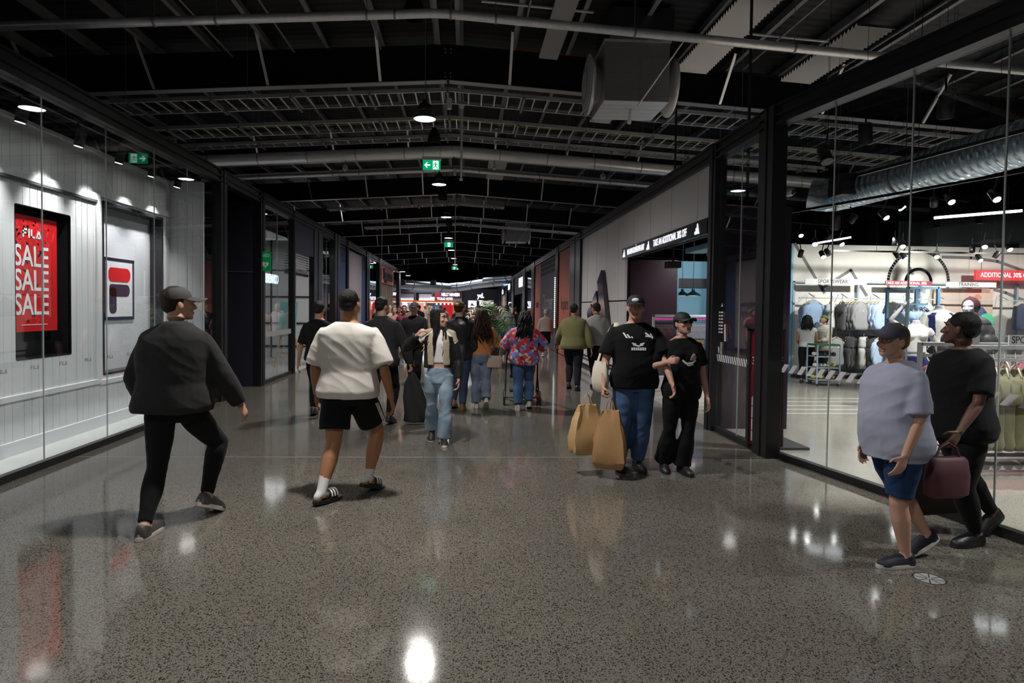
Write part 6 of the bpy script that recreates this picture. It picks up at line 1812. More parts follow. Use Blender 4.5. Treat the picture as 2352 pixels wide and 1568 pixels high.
        for z in zs:
            for a, b in zip(P[:-1], P[1:]):
                if a[0] <= z <= b[0]:
                    t = (z - a[0]) / (b[0] - a[0]); rx, ry, yy = [lerp(a[i], b[i], t) for i in (1, 2, 3)]
                    break
            else:
                rx, ry, yy = (P[0] if z < P[0][0] else P[-1])[1:]
            lo = loose * max(0, min(1, (0.80 - z) / 0.12))
            fl = hemflare * max(0, min(1, (0.62 - z) / 0.15))
            ww = w if z < 0.81 else lerp(w, 1, min(1, (z - .81) / .03))
            bl = belly * math.exp(-((z - 0.60) / 0.06) ** 2)
            rings.append(s.ring(z, rx * ww + grow + lo + fl, ry * (0.5 + 0.5 * ww) + grow + lo * 0.8 + fl + bl * 0.5, yy + bl * 0.5))
        mb.loft(rings)
        if bust:
            for sd in (-1, 1):
                mb.ellipsoid(s.T((sd * 0.042, 0.048 + grow, 0.735)), (0.034 + grow) * s.H, (0.030 + grow) * s.H * bust, 0.034 * s.H)
    def leg(s, mb, i, grow=0.0, t1=1.0, rend=None, taper=None, flare=0.0, cap=True):
        """thigh-shin tube from hip; t1 0..2: end at fraction of thigh(0-1)/shin(1-2)"""
        k = s.H; w = 0.6 + 0.4 * s.w
        prof = [(0.0, .056), (0.25, .053), (0.5, .046), (0.8, .036), (1.0, .0315), (1.12, .031), (1.3, .034), (1.5, .030), (1.75, .023), (1.93, .0195), (2.0, .0195)]
        pts = []; rr = []
        for t, r in prof:
            if t > t1 + 1e-6: break
            p = lerp(s.hip[i], s.knee[i], t) if t <= 1 else lerp(s.knee[i], s.ankle[i], t - 1)
            if t == 0: p = p + V((0, 0, 0.01 * k))
            if 1.1 < t < 1.8 and not grow: p = p - s.foot[i][1] @ V((0, 0.006 * k, 0))
            g = grow * (min(1, 0.25 + t * 1.5) if grow > 0 else 1) + flare * max(0, t - 1.0)
            pts.append(p); rr.append((r * w + g) * k)
        tl = t1
        if abs(prof[min(len(pts), len(prof)) - 1][0] - t1) > 1e-3:
            t = t1; p = lerp(s.hip[i], s.knee[i], t) if t <= 1 else lerp(s.knee[i], s.ankle[i], t - 1)
            pts.append(p); rr.append(rr[-1] * 1.0)
        mb.tube(pts, rr, 20, ref=V((0, 1, 0)))
    def arm(s, mb, i, grow=0.0, t1=2.0, endgrow=0.0, gr0=0.0):
        k = s.H; w = 0.5 + 0.5 * s.w
        prof = [(0.0, .0235), (0.15, .0262), (0.3, .027), (0.6, .025), (0.9, .021), (1.0, .020), (1.2, .0215), (1.5, .019), (1.85, .014), (2.0, .0135)]
        pts = [s.sh[i] + (s.sh[1 - i] - s.sh[i]) * 0.14 + V((0, 0, -0.004 * k))]; rr = [(.024 * w + min(grow, 0.006)) * k]
        for t, r in prof:
            if t > t1 + 1e-6: break
            pts.append(lerp(s.sh[i], s.elb[i], t) if t <= 1 else lerp(s.elb[i], s.wri[i], t - 1)); rr.append((r * w + lerp(min(grow, 0.007), grow, min(1, t / 0.8) ** 1.3) + endgrow * t / t1) * k)
        if t1 not in [q[0] for q in prof]:
            t = t1; pts.append(lerp(s.sh[i], s.elb[i], t) if t <= 1 else lerp(s.elb[i], s.wri[i], t - 1)); rr.append(rr[-1])
        mb.tube(pts, rr, 18, ref=V((0, 1, 0)))
    def hand(s, mb, i, curl=0.35, spread=0.10):
        k = s.H / 1.75; d = s.fdir[i]; n = s.pn[i]; sd = (-1, 1)[i]
        # side: from little finger to index; thumb points forward when arm hangs
        side = d.cross(n).normalized()
        if side.y < 0 and abs(d.z) > 0.5: side = -side
        if abs(d.z) <= 0.5:
            if side.z < 0: side = -side
        W = s.wri[i]
        palm = W + d * 0.055 * k
        mb.loft([[W + d * t * k + side * math.cos(a) * rx * k + n * math.sin(a) * ry * k for a in np.linspace(0, 2 * PI, 14, endpoint=False)] for t, rx, ry in ((-0.01, .022, .017), (0.015, .028, .017), (0.045, .038, .016), (0.075, .040, .014), (0.092, .036, .010))])
        for f, (o, ln) in enumerate(((1.5, .92), (0.5, 1.02), (-0.5, .96), (-1.5, .76))):
            p = W + d * (0.086 - 0.004 * abs(o - 0.4)) * k + side * o * 0.0195 * k
            ang = 0.0; prev = p
            for q, (sl, ra) in enumerate(((0.042, 0.0088), (0.027, 0.0080), (0.022, 0.0072))):
                ang += (curl * (0.75 + 0.12 * f)) * (1.15 if q == 0 else 1.3)
                dd = (d * math.cos(ang) + n * math.sin(ang) + side * spread * o * 0.25 * (1 if q == 0 else 0.4)).normalized()
                nx = prev + dd * sl * ln * k
                mb.capsule(prev, nx, ra * k, ra * 0.93 * k, 10); prev = nx
        p = W + d * 0.022 * k + side * 0.030 * k
        dd = (d * 0.65 + side * 0.75 + n * (0.25 + 0.4 * curl)).normalized()
        q = p + dd * 0.040 * k; mb.capsule(p - dd * 0.01 * k, q, 0.0130 * k, 0.0105 * k, 10)
        dd = (d * 0.85 + side * (0.35 - 0.5 * curl) + n * (0.2 + 0.6 * curl)).normalized()
        mb.capsule(q, q + dd * 0.030 * k, 0.0102 * k, 0.0085 * k, 10)
    def hp(s, x, y, z):
        """head-local point (fractions of H)"""
        return s.hd + s.HR @ (V((x, y, z)) * s.H * 1.05)
    def head(s, mb, detail=True):
        k = s.H; M = s.HR
        mb.ellipsoid(s.hp(0, -0.006, 0.012), .0425 * k, .054 * k, .050 * k, M, 28, 18)
        mb.loft([[s.hp(rx * math.cos(a), yc + ry * math.sin(a), z) for a in np.linspace(0, 2 * PI, 20, endpoint=False)] for z, rx, ry, yc in ((-.062, .010, .010, .034), (-.056, .020, .022, .026), (-.045, .028, .032, .016), (-.030, .034, .040, .009), (-.010, .038, .045, .004), (.015, .040, .048, .001), (.035, .036, .044, 0))])
        # neck
        mb.tube([s.neck + V((0, 0, -0.03 * k)), s.neck + V((0, 0.004 * k, 0.02 * k)), s.hp(0, -0.010, -0.035), s.hp(0, -0.008, 0.0)], [.038 * k, (.031 + .006 * (s.w - 0.9)) * k * 1.05, (.031 + .004 * (s.w - 0.9)) * k * 1.05, .030 * k], 18)
        if detail:
            mb.capsule(s.hp(0, .046, .004), s.hp(0, .058, -.018), .0055 * k, .0085 * k)
            for sd in (-1, 1):
                mb.ellipsoid(s.hp(sd * .006, .052, -.019), .0065 * k, .006 * k, .005 * k, M, 10, 8)
                mb.ellipsoid(s.hp(sd * .043, -.004, -.006), .005 * k, .011 * k, .018 * k, M @ Matrix.Rotation(sd * 0.25, 3, 'Z'), 12, 8)
                mb.ellipsoid(s.hp(sd * .022, .036, -.014), .014 * k, .011 * k, .012 * k, M, 12, 8)
                mb.capsule(s.hp(sd * .006, .047, .016), s.hp(sd * .028, .039, .015), .0055 * k, .0045 * k)
            mb.capsule(s.hp(-.011, .046, -.0345), s.hp(.011, .046, -.0345), .0045 * k, .0045 * k)
            mb.capsule(s.hp(-.009, .045, -.0405), s.hp(.009, .045, -.0405), .005 * k, .005 * k)
            mb.ellipsoid(s.hp(0, .040, -.055), .012 * k, .010 * k, .009 * k, M, 12, 8)

def person(label, pos, heading, skin, hair=None, H=1.75, w=1.0, lod=0, feet=None, arms=None, lean=0, head=(0, 0), twist=0,
           top=None, bottom=None, shoes=None, curl=(0.35, 0.35), cap=None, face=True, female=False, belly=0.0, group=None, name='person', seed=0.0, scale_y=1.0, headless=False, covered=True):
    vox = (0.0065, 0.011, 0.02)[lod]
    f = Fig(H, w, feet, arms, lean, head, twist)
    k = H
    mb = MB()
    f.torso(mb, grow=-0.003, bust=0.6 if female else 0, belly=belly)
    for i in (0, 1):
        f.leg(mb, i, grow=-0.0045 if covered else 0.0001, t1=2.0); f.arm(mb, i)
        if lod < 2: f.hand(mb, i, curl[i])
        else: mb.ellipsoid(f.wri[i] + f.fdir[i] * 0.05 * k, 0.018 * k, 0.022 * k, 0.05 * k * 0.9, None, 10, 8)
        o, R, b, an = f.foot[i]
        mb.capsule(an, o + R @ (b + V((0, -0.095 * k, 0.022 * k))), 0.021 * k, 0.019 * k)
        mb.capsule(an + R @ V((0, 0.0, -0.008 * k)), o + R @ (b + V((0, 0.015 * k, 0.018 * k))), 0.021 * k, 0.016 * k)
    if not headless:
        f.head(mb, lod < 2)
    else:
        mb.tube([f.neck + V((0, 0, -0.03 * k)), f.neck + V((0, 0, 0.035 * k))], [.036 * k, .031 * k], 18)
    me = remeshed(mb, vox, 4 if lod < 2 else 3, 0.5)
    root = from_mesh(name, me, skin, None, (pos[0], pos[1], 0))
    root.rotation_euler = (0, 0, math.radians(heading))
    tag(root, label, 'person' if name == 'person' else name, group)
    def cloth(nm, m, build, amp=0.006, fr=(9, 9, 5), vx=None, it=4, fine=0.35, lab=None):
        b_ = MB(); build(b_)
        me_ = remeshed(b_, vx or (0.0085, 0.013, 0.02)[lod], it + (6 if lod == 0 and it > 3 else 0), 0.5, wrinkle(amp, fr, seed + len(nm), fine) if amp and lod < 2 else None)
        return from_mesh(nm, me_, m, root, label=lab)
    f.root = root; f.cloth = cloth
    # ---- face
    if not headless and face and lod < 2:
        br = MB(); lp = MB(); bw = []
        for sd in (-1, 1):
            c = f.hp(sd * .0175, .0395, .003)
            e = MB(); ir = MB()
            e.ellipsoid(c, .0085 * k, .006 * k, .0048 * k, f.HR, 12, 8)
            ir.ellipsoid(c + f.HR @ V((0, .0045 * k, 0)), .0036 * k, .002 * k, .0036 * k, f.HR, 10, 6)
            e.build('eye', mat('eye_white', (0.55, 0.53, 0.5), 0.3), root, smooth=True)
            ir.build('iris', mat('iris_dark', (0.02, 0.012, 0.008), 0.15), root, smooth=True)
            br = MB(); br.tube([f.hp(sd * .008, .0515, .0165), f.hp(sd * .019, .050, .0195), f.hp(sd * .030, .042, .0165)], [.0022 * k, .0026 * k, .0012 * k], 6)
            br.build('eyebrow', hair or mat('brow_dark', (0.02, 0.013, 0.01), 0.6), root, smooth=True)
        lp.capsule(f.hp(-.012, .0475, -.035), f.hp(.012, .0475, -.035), .0036 * k, .0036 * k, 8)
        lp.capsule(f.hp(-.010, .0465, -.0405), f.hp(.010, .0465, -.0405), .0042 * k, .0042 * k, 8)
        lp.build('lips', mat('lip_' + skin.name, *LIP.get(skin.name, ((0.32, 0.13, 0.10), 0.5))), root, smooth=True)
    # ---- shoes
    if shoes:
        shoe_set(f, root, lod, **shoes)
    return f

def shoe_set(f, root, lod, m=None, sole=None, kind='sneaker', stripe=None, accent=None):
    k = f.H
    for i, nm in ((0, 'shoe'), (1, 'shoe')):
        o, R, b, an = f.foot[i]
        P = lambda x, y, z: o + R @ (b + V((x * k, y * k, z * k)))
        mb = MB()
        if kind == 'slide':
            mb.loft([[P(0.026 * math.cos(a) * 1.05, yc + 0.0, 0.028 + 0.030 * max(0, math.sin(a))) if math.sin(a) > -0.01 else P(0.026 * math.cos(a) * 1.05, yc, 0.012) for a in np.linspace(0, 2 * PI, 16, endpoint=False)] for yc in (-0.045, -0.03, -0.01, 0.008)])
        else:
            hgt = 0.062 if kind == 'boot' else 0.048
            mb.loft([[P(rx * math.cos(a), yc, 0.010 + max(0.0, math.sin(a)) * h_) for a in np.linspace(0, 2 * PI, 18, endpoint=False)] for yc, rx, h_ in ((-.112, .012, .03), (-.106, .021, hgt), (-.085, .0245, hgt), (-.06, .025, hgt), (-.035, .026, .046), (0.0, .029, .036), (0.025, .028, .029), (0.042, .020, .022), (0.050, .010, .014))])
            mb.tube([P(0, -.085, .03), lerp(P(0, -.08, .05), f.ankle[i], 0.6)], [.024 * k, .024 * k], 16)
        me = remeshed(mb, 0.006 if lod == 0 else 0.010, 3)
        so = from_mesh(nm, me, m, root)
        sb = MB(); out = []
        for t in np.linspace(0, 2 * PI, 36, endpoint=False):
            y = -0.032 + 0.085 * math.sin(t); rx = 0.030 if y > -0.02 else 0.026
            x = rx * math.copysign(abs(math.cos(t)) ** 0.7, math.cos(t))
            out.append((x, y))
        sb.loft([[P(x, y, 0.0005) for x, y in out], [P(x * 1.04, y * 1.02 , 0.006) for x, y in out], [P(x, y, 0.017) for x, y in out]])
        sb.build('sole', sole or M_WHITE, so, smooth=True, angle=50)
        if lod < 2 and kind == 'sneaker':
            lb = MB()
            for q in range(4):
                y = -0.038 + 0.013 * q; z = 0.047 - 0.004 * q
                lb.tube([P(-0.012, y, z), P(0, y + 0.002, z + 0.005), P(0.012, y, z)], 0.0018 * k, 6)
            lb.build('laces', accent or M_WHITE, so, smooth=True)
        if stripe:
            lb = MB()
            for q in range(3):
                y = -0.037 + 0.017 * q
                lb.loft([[P(0.0275 * math.cos(a) * 1.08, y + dy, 0.029 + 0.031 * math.sin(a)) for a in np.linspace(0.0, PI, 12)] + [P(0.0275 * math.cos(a) * 1.04, y + dy, 0.028 + 0.0295 * math.sin(a)) for a in np.linspace(PI, 0.0, 12)] for dy in (0, 0.008)])
            lb.build('stripes', stripe, so)

# ---- garments
def tee(f, m, hem=0.47, sleeve=0.62, loose=0.012, grow=0.009, hemflare=0.004, sgrow=0.012, amp=0.010, bust=0.0, belly=0.0, nm='t_shirt', endgrow=0.004, neck=0.838):
    def b(mb):
        f.torso(mb, grow=grow, z0=hem, z1=neck, loose=loose, hemflare=hemflare, bust=bust, belly=belly)
        for i in (0, 1): f.arm(mb, i, grow=sgrow, t1=sleeve, endgrow=endgrow, gr0=0.006)
    return f.cloth(nm, m, b, amp)
def jacket(f, m, hem=0.47, loose=0.014, grow=0.015, sgrow=0.014, amp=0.012, nm='jacket', collar=True, hood=False, cuff=1.92, hemflare=0.0, belly=0.0):
    def b(mb):
        f.torso(mb, grow=grow, z0=hem, z1=0.845, loose=loose, hemflare=hemflare, belly=belly)
        for i in (0, 1): f.arm(mb, i, grow=sgrow, t1=cuff, gr0=0.006)
        k = f.H
        if collar: mb.tube([f.T((0, -0.012, 0.815)), f.T((0, -0.012, 0.853))], [.050 * k, .043 * k], 20)
        if hood:
            mb.ellipsoid(f.T((0, -0.050, 0.825)), .058 * k, .032 * k, .030 * k)
            mb.ellipsoid(f.T((0, -0.066, 0.795)), .045 * k, .024 * k, .028 * k)
    return f.cloth(nm, m, b, amp, fr=(8, 8, 9))
def trousers(f, m, grow=0.009, flare=0.0, waist=0.555, amp=0.008, nm='trousers', t1=1.96, w=None):
    def b(mb):
        f.torso(mb, grow=grow * 0.6 + 0.002, z0=0.455, z1=waist)
        for i in (0, 1): f.leg(mb, i, grow=grow, t1=t1, flare=flare)
    return f.cloth(nm, m, b, amp, fr=(8, 8, 11))
def shorts(f, m, t1=0.82, grow=0.014, waist=0.555, amp=0.008):
    return trousers(f, m, grow, 0.0, waist, amp, 'shorts', t1)
def short_hair(f, m, thick=0.004, top=0.006, nm='hair', back=True, vol=1.0):
    k = f.H
    def b(mb):
        mb.ellipsoid(f.hp(0, -0.013, 0.022), (.0430 + thick) * k, (.0515 + thick) * k, (.0455 + top) * k * vol, f.HR, 26, 16)
        if back:
            mb.ellipsoid(f.hp(0, -0.030, -0.002), (.036 + thick) * k, (.033 + thick) * k, .034 * k, f.HR, 22, 14)
            for sd in (-1, 1): mb.ellipsoid(f.hp(sd * .038, -0.002, 0.014), .006 * k, .016 * k, .022 * k, f.HR, 12, 8)
    return f.cloth(nm, m, b, 0.006, (45, 45, 25), vx=0.007, it=2, fine=0.5)
def long_hair(f, m, length=0.24, n=90, spread=1.0, seed=1, wave=0.0, width=0.04, nm='hair', front=False):
    """crown cap plus many hanging strands"""
    k = f.H; r_ = random.Random(seed)
    root = short_hair(f, m, 0.005, 0.008, nm)
    mb = MB()
    for j in range(n):
        a = r_.uniform(-2.05, 2.05) if not front else r_.uniform(-2.25, 2.25)    # 0 = back of the head
        rr = r_.uniform(0.85, 1.05)
        st_ = f.hp(0.046 * math.sin(a) * rr, -0.010 - 0.050 * math.cos(a) * rr, r_.uniform(0.0, 0.045))
        topp = f.hp(0.02 * math.sin(a), -0.012 - 0.02 * math.cos(a), 0.066)
        L_ = length * k * r_.uniform(0.8, 1.05)
        end_l = V((math.sin(a) * width * spread * k * r_.uniform(0.6, 1.5), -(0.058 + 0.012 * math.cos(a)) * k * (1 if abs(a) < 1.7 else -0.2), 0))
        pts = [topp, lerp(topp, st_, 0.6) + (st_ - f.hd).normalized() * 0.004 * k, st_]
        ph = r_.uniform(0, 6)
        sh_y = -0.085 * k if abs(a) < 1.6 else 0.06 * k
        for q in range(1, 9):
            t = q / 8
            p = V((lerp(st_.x, end_l.x + f.hd.x, t), lerp(st_.y, sh_y + f.hd.y * 0.3 + r_.uniform(-.006, .006) * k, min(1, t * 1.5)), st_.z - L_ * t))
            p += V((math.sin(ph + t * 9) * wave * k, math.cos(ph * 1.3 + t * 8) * wave * k, 0))
            pts.append(p)
        w0 = r_.uniform(0.006, 0.010) * k
        mb.tube(pts, [w0 * 0.6, w0, w0 * 1.1] + [w0 * (1.15 - 0.95 * (q / 8) ** 2) for q in range(1, 9)], 6)
    mb.build('hair_strands', m, root, smooth=True, angle=180)
    return root
def baseball_cap(f, m, brim_yaw=0, brim=True, back=False, patch=None):
    k = f.H; R = f.HR @ rotz(math.radians(brim_yaw))
    q = lambda x, y, z: f.hd + R @ V((x * k, y * k, z * k))
    mb = MB(); rings = []
    for t in np.linspace(0, PI / 2, 9):
        rings.append([q(.0500 * math.cos(a) * math.cos(t) ** 0.8, -0.008 + .0600 * math.sin(a) * math.cos(t) ** 0.8, 0.021 + 0.050 * math.sin(t)) for a in np.linspace(0, 2 * PI, 28, endpoint=False)])
    mb.loft(rings)
    c = mb.build('cap', m, f.root, smooth=True, angle=60)
    if brim:
        mb = MB(); top = []; bot = []
        n = 14
        for a in np.linspace(-1.15, 1.15, n):
            r0 = (math.sin(a) * .048, -0.008 + math.cos(a) * .056)
            top.append((r0, (math.sin(a) * .050, .036 + math.cos(a) * .075)))
        v = []; fs = []
        for (i0, i1) in top:
            dz = -0.012 * (1 - 1) ; cz = -0.016 * (abs(i0[0]) / .048) ** 2
            for (x, y), z in ((i0, 0.026 + cz * 0.4), (i1, 0.018 + cz), (i1, 0.015 + cz), (i0, 0.023 + cz * 0.4)):
                v.append(q(x, y, z))
        for j in range(n - 1):
            a = j * 4
            for e in range(4):
                fs.append((a + e, a + (e + 1) % 4, a + 4 + (e + 1) % 4, a + 4 + e))
        fs += [(0, 1, 2, 3), tuple((n - 1) * 4 + e for e in (3, 2, 1, 0))]
        mb.add(v, fs); mb.build('cap_brim', m, c, smooth=True, angle=60)
    MB().ellipsoid(q(0, -0.008, 0.071), .004 * k, .004 * k, .003 * k).build('cap_button', m, c)
    if patch:
        MB().ellipsoid(q(0, patch[1], 0.038), .020 * k, .008 * k, .012 * k, R, 16, 8).build('cap_patch', patch[0], c, smooth=True)
    return c
def world_of(f, p):
    """point of the figure in world space"""
    r = f.root
    return Matrix.Translation(r.location) @ Matrix.Rotation(r.rotation_euler.z, 4, 'Z') @ p

SK_L = skin_mat('light', (0.52, 0.30, 0.22)); SK_M = skin_mat('medium', (0.38, 0.20, 0.13)); SK_T = skin_mat('tan', (0.36, 0.17, 0.085)); SK_D = skin_mat('dark', (0.12, 0.06, 0.04))
HB = hair_mat('black', (0.008, 0.007, 0.008)); HBR = hair_mat('brown', (0.035, 0.016, 0.010)); HLB = hair_mat('light_brown', (0.16, 0.085, 0.045)); HW = hair_mat('grey', (0.48, 0.44, 0.40)); HBL = hair_mat('blond', (0.36, 0.22, 0.10))
def cl(name, c, **k):
    d = dict(rough=0.9, sheen=0.03, spec=0.2, bump=0.10, bscale=300, vary=0.06, vscale=8); d.update(k)
    return mat('cloth_' + name, c, **d)
C_BLK = cl('black', (0.006, 0.006, 0.007)); C_BLK2 = cl('washed_black', (0.014, 0.013, 0.014)); C_CHAR = cl('charcoal', (0.024, 0.023, 0.025)); C_WHT = cl('off_white', (0.64, 0.61, 0.56))
def denim(name, c):
    m, nt, p = newmat('denim_' + name); N = nt.nodes; L = nt.links
    tc = N.new('ShaderNodeTexCoord'); nz = N.new('ShaderNodeTexNoise'); nz.inputs['Scale'].default_value = 5; nz.inputs['Detail'].default_value = 8
    L.new(tc.outputs['Object'], nz.inputs['Vector'])
    r_ = N.new('ShaderNodeValToRGB'); r_.color_ramp.elements[0].position = 0.35; r_.color_ramp.elements[1].position = 0.68
    r_.color_ramp.elements[0].color = (*[q * 0.65 for q in c], 1); r_.color_ramp.elements[1].color = (*[min(1, q * 1.5) for q in c], 1)
    L.new(nz.outputs['Fac'], r_.inputs[0]); L.new(r_.outputs[0], p.inputs['Base Color']); p.inputs['Roughness'].default_value = 0.85
    n2 = N.new('ShaderNodeTexNoise'); n2.inputs['Scale'].default_value = 400; L.new(tc.outputs['Object'], n2.inputs['Vector'])
    b = N.new('ShaderNodeBump'); b.inputs['Strength'].default_value = 0.12; b.inputs['Distance'].default_value = 0.01; L.new(n2.outputs['Fac'], b.inputs['Height']); L.new(b.outputs[0], p.inputs['Normal'])
    return m
D_LIGHT = denim('light', (0.26, 0.36, 0.46)); D_MID = denim('mid', (0.045, 0.10, 0.22)); D_DARK = denim('dark', (0.02, 0.035, 0.075)); D_GREY = denim('grey', (0.16, 0.20, 0.28))

# ================================================================= the people of the photo
SH_W = dict(m=mat('shoe_white', (0.55, 0.54, 0.52), 0.5), sole=mat('sole_white', (0.68, 0.66, 0.62), 0.45))
SH_B = dict(m=mat('shoe_black', (0.012, 0.012, 0.014), 0.45), sole=mat('sole_black', (0.015, 0.015, 0.015), 0.5), accent=mat('lace_black', (0.02, 0.02, 0.02), 0.6))
def step(l, r):
    return [l, r]
# --- 1 jacket walker, back view, left
p = floor_at(412, 1190)
f = person('person in a charcoal jacket, cap and black trousers walking away past the left display', (-2.14, 4.74), -6, SK_L, hair=HBR, H=1.85, w=1.08, lod=0,
           feet=step((0.000, -0.13, 0, 0, 4), (0.115, 0.10, 0.012, 24, -12)), arms=[(-6, 16, 36, 16), (12, 24, 16, -6)], lean=4, head=(-48, -4), curl=(0.5, 0.45),
           shoes=dict(m=mat('shoe_dark_grey', (0.06, 0.055, 0.055), 0.55), sole=mat('sole_cream', (0.62, 0.58, 0.52), 0.45)))
short_hair(f, HBR)
baseball_cap(f, mat('cap_grey', (0.045, 0.043, 0.042), 0.85))
jacket(f, mat('cloth_jacket', (0.020, 0.020, 0.021), 0.85, sheen=0.05, spec=0.2, bump=0.1, bscale=200), hem=0.495, loose=0.034, grow=0.020, sgrow=0.024, amp=0.024, hood=False)
trousers(f, C_BLK, grow=0.007, waist=0.56, amp=0.012)
MB().lathe([(0.031, -0.003), (0.034, 0.0), (0.031, 0.003)], f.wri[1] + f.fdir[1] * 0.0, 24, f.fdir[1].to_track_quat('Z', 'Y').to_matrix(), caps=False).build('bracelet', mat('gold_band', (0.7, 0.5, 0.25), 0.3, metal=1), f.root, smooth=True)
# --- 2 white t-shirt walker, back view
f = person('person in a loose white t-shirt, black shorts and white socks walking away', (-0.985, 5.36), -4, SK_T, hair=HB, H=1.80, w=1.24, lod=0, covered=False,
           feet=step((-0.045, -0.09, 0, 4, -28), (0.115, 0.10, 0, 18, -30)), arms=[(4, 16, 20, 10), (-8, 20, 16, 0)], lean=2, head=(-8, 0), curl=(0.4, 0.5),
           shoes=dict(m=SH_B['m'], sole=SH_B['sole'], kind='slide', stripe=M_LETTER))
short_hair(f, HB, 0.003)
tee(f, C_WHT, hem=0.488, sleeve=0.92, loose=0.018, grow=0.011, hemflare=0.005, sgrow=0.022, endgrow=0.006, amp=0.020)
shorts(f, C_BLK, t1=0.72, grow=0.020, amp=0.014)
from mathutils.bvhtree import BVHTree
sh_ = [c for c in f.root.children if c.name.startswith('shorts')][0].data
bv_ = BVHTree.FromPolygons([v.co for v in sh_.vertices], [tuple(q.vertices) for q in sh_.polygons])
for i, sd in ((0, -1), (1, 1)):
    ax = V((sd, -0.35, 0)).normalized(); fw_ = V((-ax.y, ax.x, 0)) * sd
    for q in range(3):
        rows_ = []
        for t in np.linspace(0.22, 0.70, 9):
            c_ = lerp(f.hip[i], f.knee[i], t)
            pr_ = []
            for e in (-0.004, 0.004):
                o_ = c_ + fw_ * (0.017 * (q - 1) + e)
                hit = bv_.ray_cast(o_ + ax * 0.5, -ax)
                pr_.append((hit[0] if hit[0] is not None else o_ + ax * 0.1) + ax * 0.002)
            rows_.append([pr_[0], pr_[1], pr_[1] + ax * 0.003, pr_[0] + ax * 0.003])
        MB().loft(rows_).build('side_stripe', M_LETTER, f.root)
for i in (0, 1):
    def b(m_, i=i):
        k = f.H; o, R, bb, an = f.foot[i]
        kn = f.knee[i]
        m_.tube([lerp(kn, an, 0.62), lerp(kn, an, 0.8), lerp(kn, an, 0.97), an + R @ V((0, 0.0, -0.012 * k))], [.029 * k, .025 * k, .0235 * k, .024 * k], 18)
        m_.capsule(an, o + R @ (bb + V((0, -0.098 * k, 0.030 * k))), 0.024 * k, 0.019 * k)
        m_.capsule(an + R @ V((0, 0, -0.01 * k)), o + R @ (bb + V((0, 0.016 * k, 0.030 * k))), 0.022 * k, 0.014 * k)
    f.cloth('sock', mat('sock_white', (0.66, 0.65, 0.63), 0.85, bump=0.2, bscale=120), b, 0.003, (10, 10, 30))
# --- 3 dark jacket walker with garment bag
f3 = person('person in a dark grey jacket walking away, holding a black garment bag', (-1.12, 8.55), -10, SK_M, hair=HB, H=1.80, w=1.1, lod=1,
            feet=step((-0.05, -0.09, 0, 0, 0), (0.06, 0.08, 0, 15, -5)), arms=[(0, 10, 12, 0), (6, 22, 6, 0)], head=(-30, 0), curl=(0.4, 1.0), shoes=SH_B)
short_hair(f3, HB)
jacket(f3, C_CHAR, hem=0.47, loose=0.016, grow=0.014, sgrow=0.018, amp=0.016)
trousers(f3, C_BLK)
MB().lathe([(0.028, -0.010), (0.032, 0.0), (0.028, 0.010)], f3.wri[1], 20, f3.fdir[1].to_track_quat('Z', 'Y').to_matrix(), caps=False).build('gold_bracelet', mat('gold_band2', (0.8, 0.55, 0.15), 0.3, metal=1), f3.root, smooth=True)
hw = world_of(f3, f3.wri[1] + f3.fdir[1] * 0.11)
gb = MB()
rings = []
for z, rx, ry, ox in ((0.0, .03, .025, 0), (-0.05, .06, .035, .0), (-0.15, .11, .05, .01), (-0.35, .15, .06, .03), (-0.55, .19, .07, .07), (-0.66, .21, .07, .09), (-0.675, .18, .05, .09)):
    rings.append([V((ox + rx * math.cos(a) * (1 + 0.08 * math.sin(3 * a + z * 9)), ry * math.sin(a) * (1 + 0.25 * math.cos(4 * a + z * 6)), z)) for a in np.linspace(0, 2 * PI, 28, endpoint=False)])
gb.loft(rings)
o = gb.build('garment_bag', mat('bag_black_cloth', (0.008, 0.008, 0.009), 0.8), origin=(0, 0, 0), smooth=True, label='black cloth garment bag hanging from the hand of the dark jacket person', cat='garment bag')
o.location = (hw.x, hw.y, hw.z - 0.0)
# --- 4 black clothed figure at far left
f = person('person all in black walking away near the left shop entrance', (-2.12, 9.25), 4, SK_M, hair=HB, H=1.72, w=1.0, lod=1, feet=step((-0.045, 0.07, 0, 10, 0), (0.045, -0.06, 0, 0, 0)), arms=[(-6, 14, 12, 0), (10, 8, 12, 0)], head=(-12, 0), shoes=SH_B)
short_hair(f, HB, 0.006); tee(f, C_BLK, hem=0.49, loose=0.018, sleeve=0.95, sgrow=0.016, amp=0.014); trousers(f, C_BLK, grow=0.010)
# --- 5 woman with jeans, facing camera, looking to her left (photo right)
f5 = person('woman in a black and beige cropped jacket and light jeans walking towards the camera', (-0.30, 7.30), 180, SK_L, hair=HB, H=1.60, w=0.88, lod=0, female=True,
            feet=step((-0.045, 0.05, 0, 0, 4), (0.06, -0.16, 0.015, 32, -2)), arms=[(-4, 14, 24, 20), (V((0.155, 0.075, 0.80)), V((1.0, -0.5, -0.9)))], head=(62, -2), twist=-6, curl=(0.5, 0.6),
            shoes=dict(m=mat('shoe_black_canvas', (0.02, 0.02, 0.02), 0.6), sole=SH_W['sole']))
long_hair(f5, HB, length=0.28, n=120, spread=1.1, wave=0.004, front=True)
tee(f5, cl('white_top', (0.66, 0.65, 0.66)), hem=0.60, loose=0.0, grow=0.005, sleeve=0.4, sgrow=0.004, bust=0.55, amp=0.005, nm='crop_top')
M_JB = cl('jacket_black', (0.014, 0.014, 0.016), rough=0.5, vary=0.1)
M_JC = cl('jacket_beige', (0.42, 0.36, 0.26))
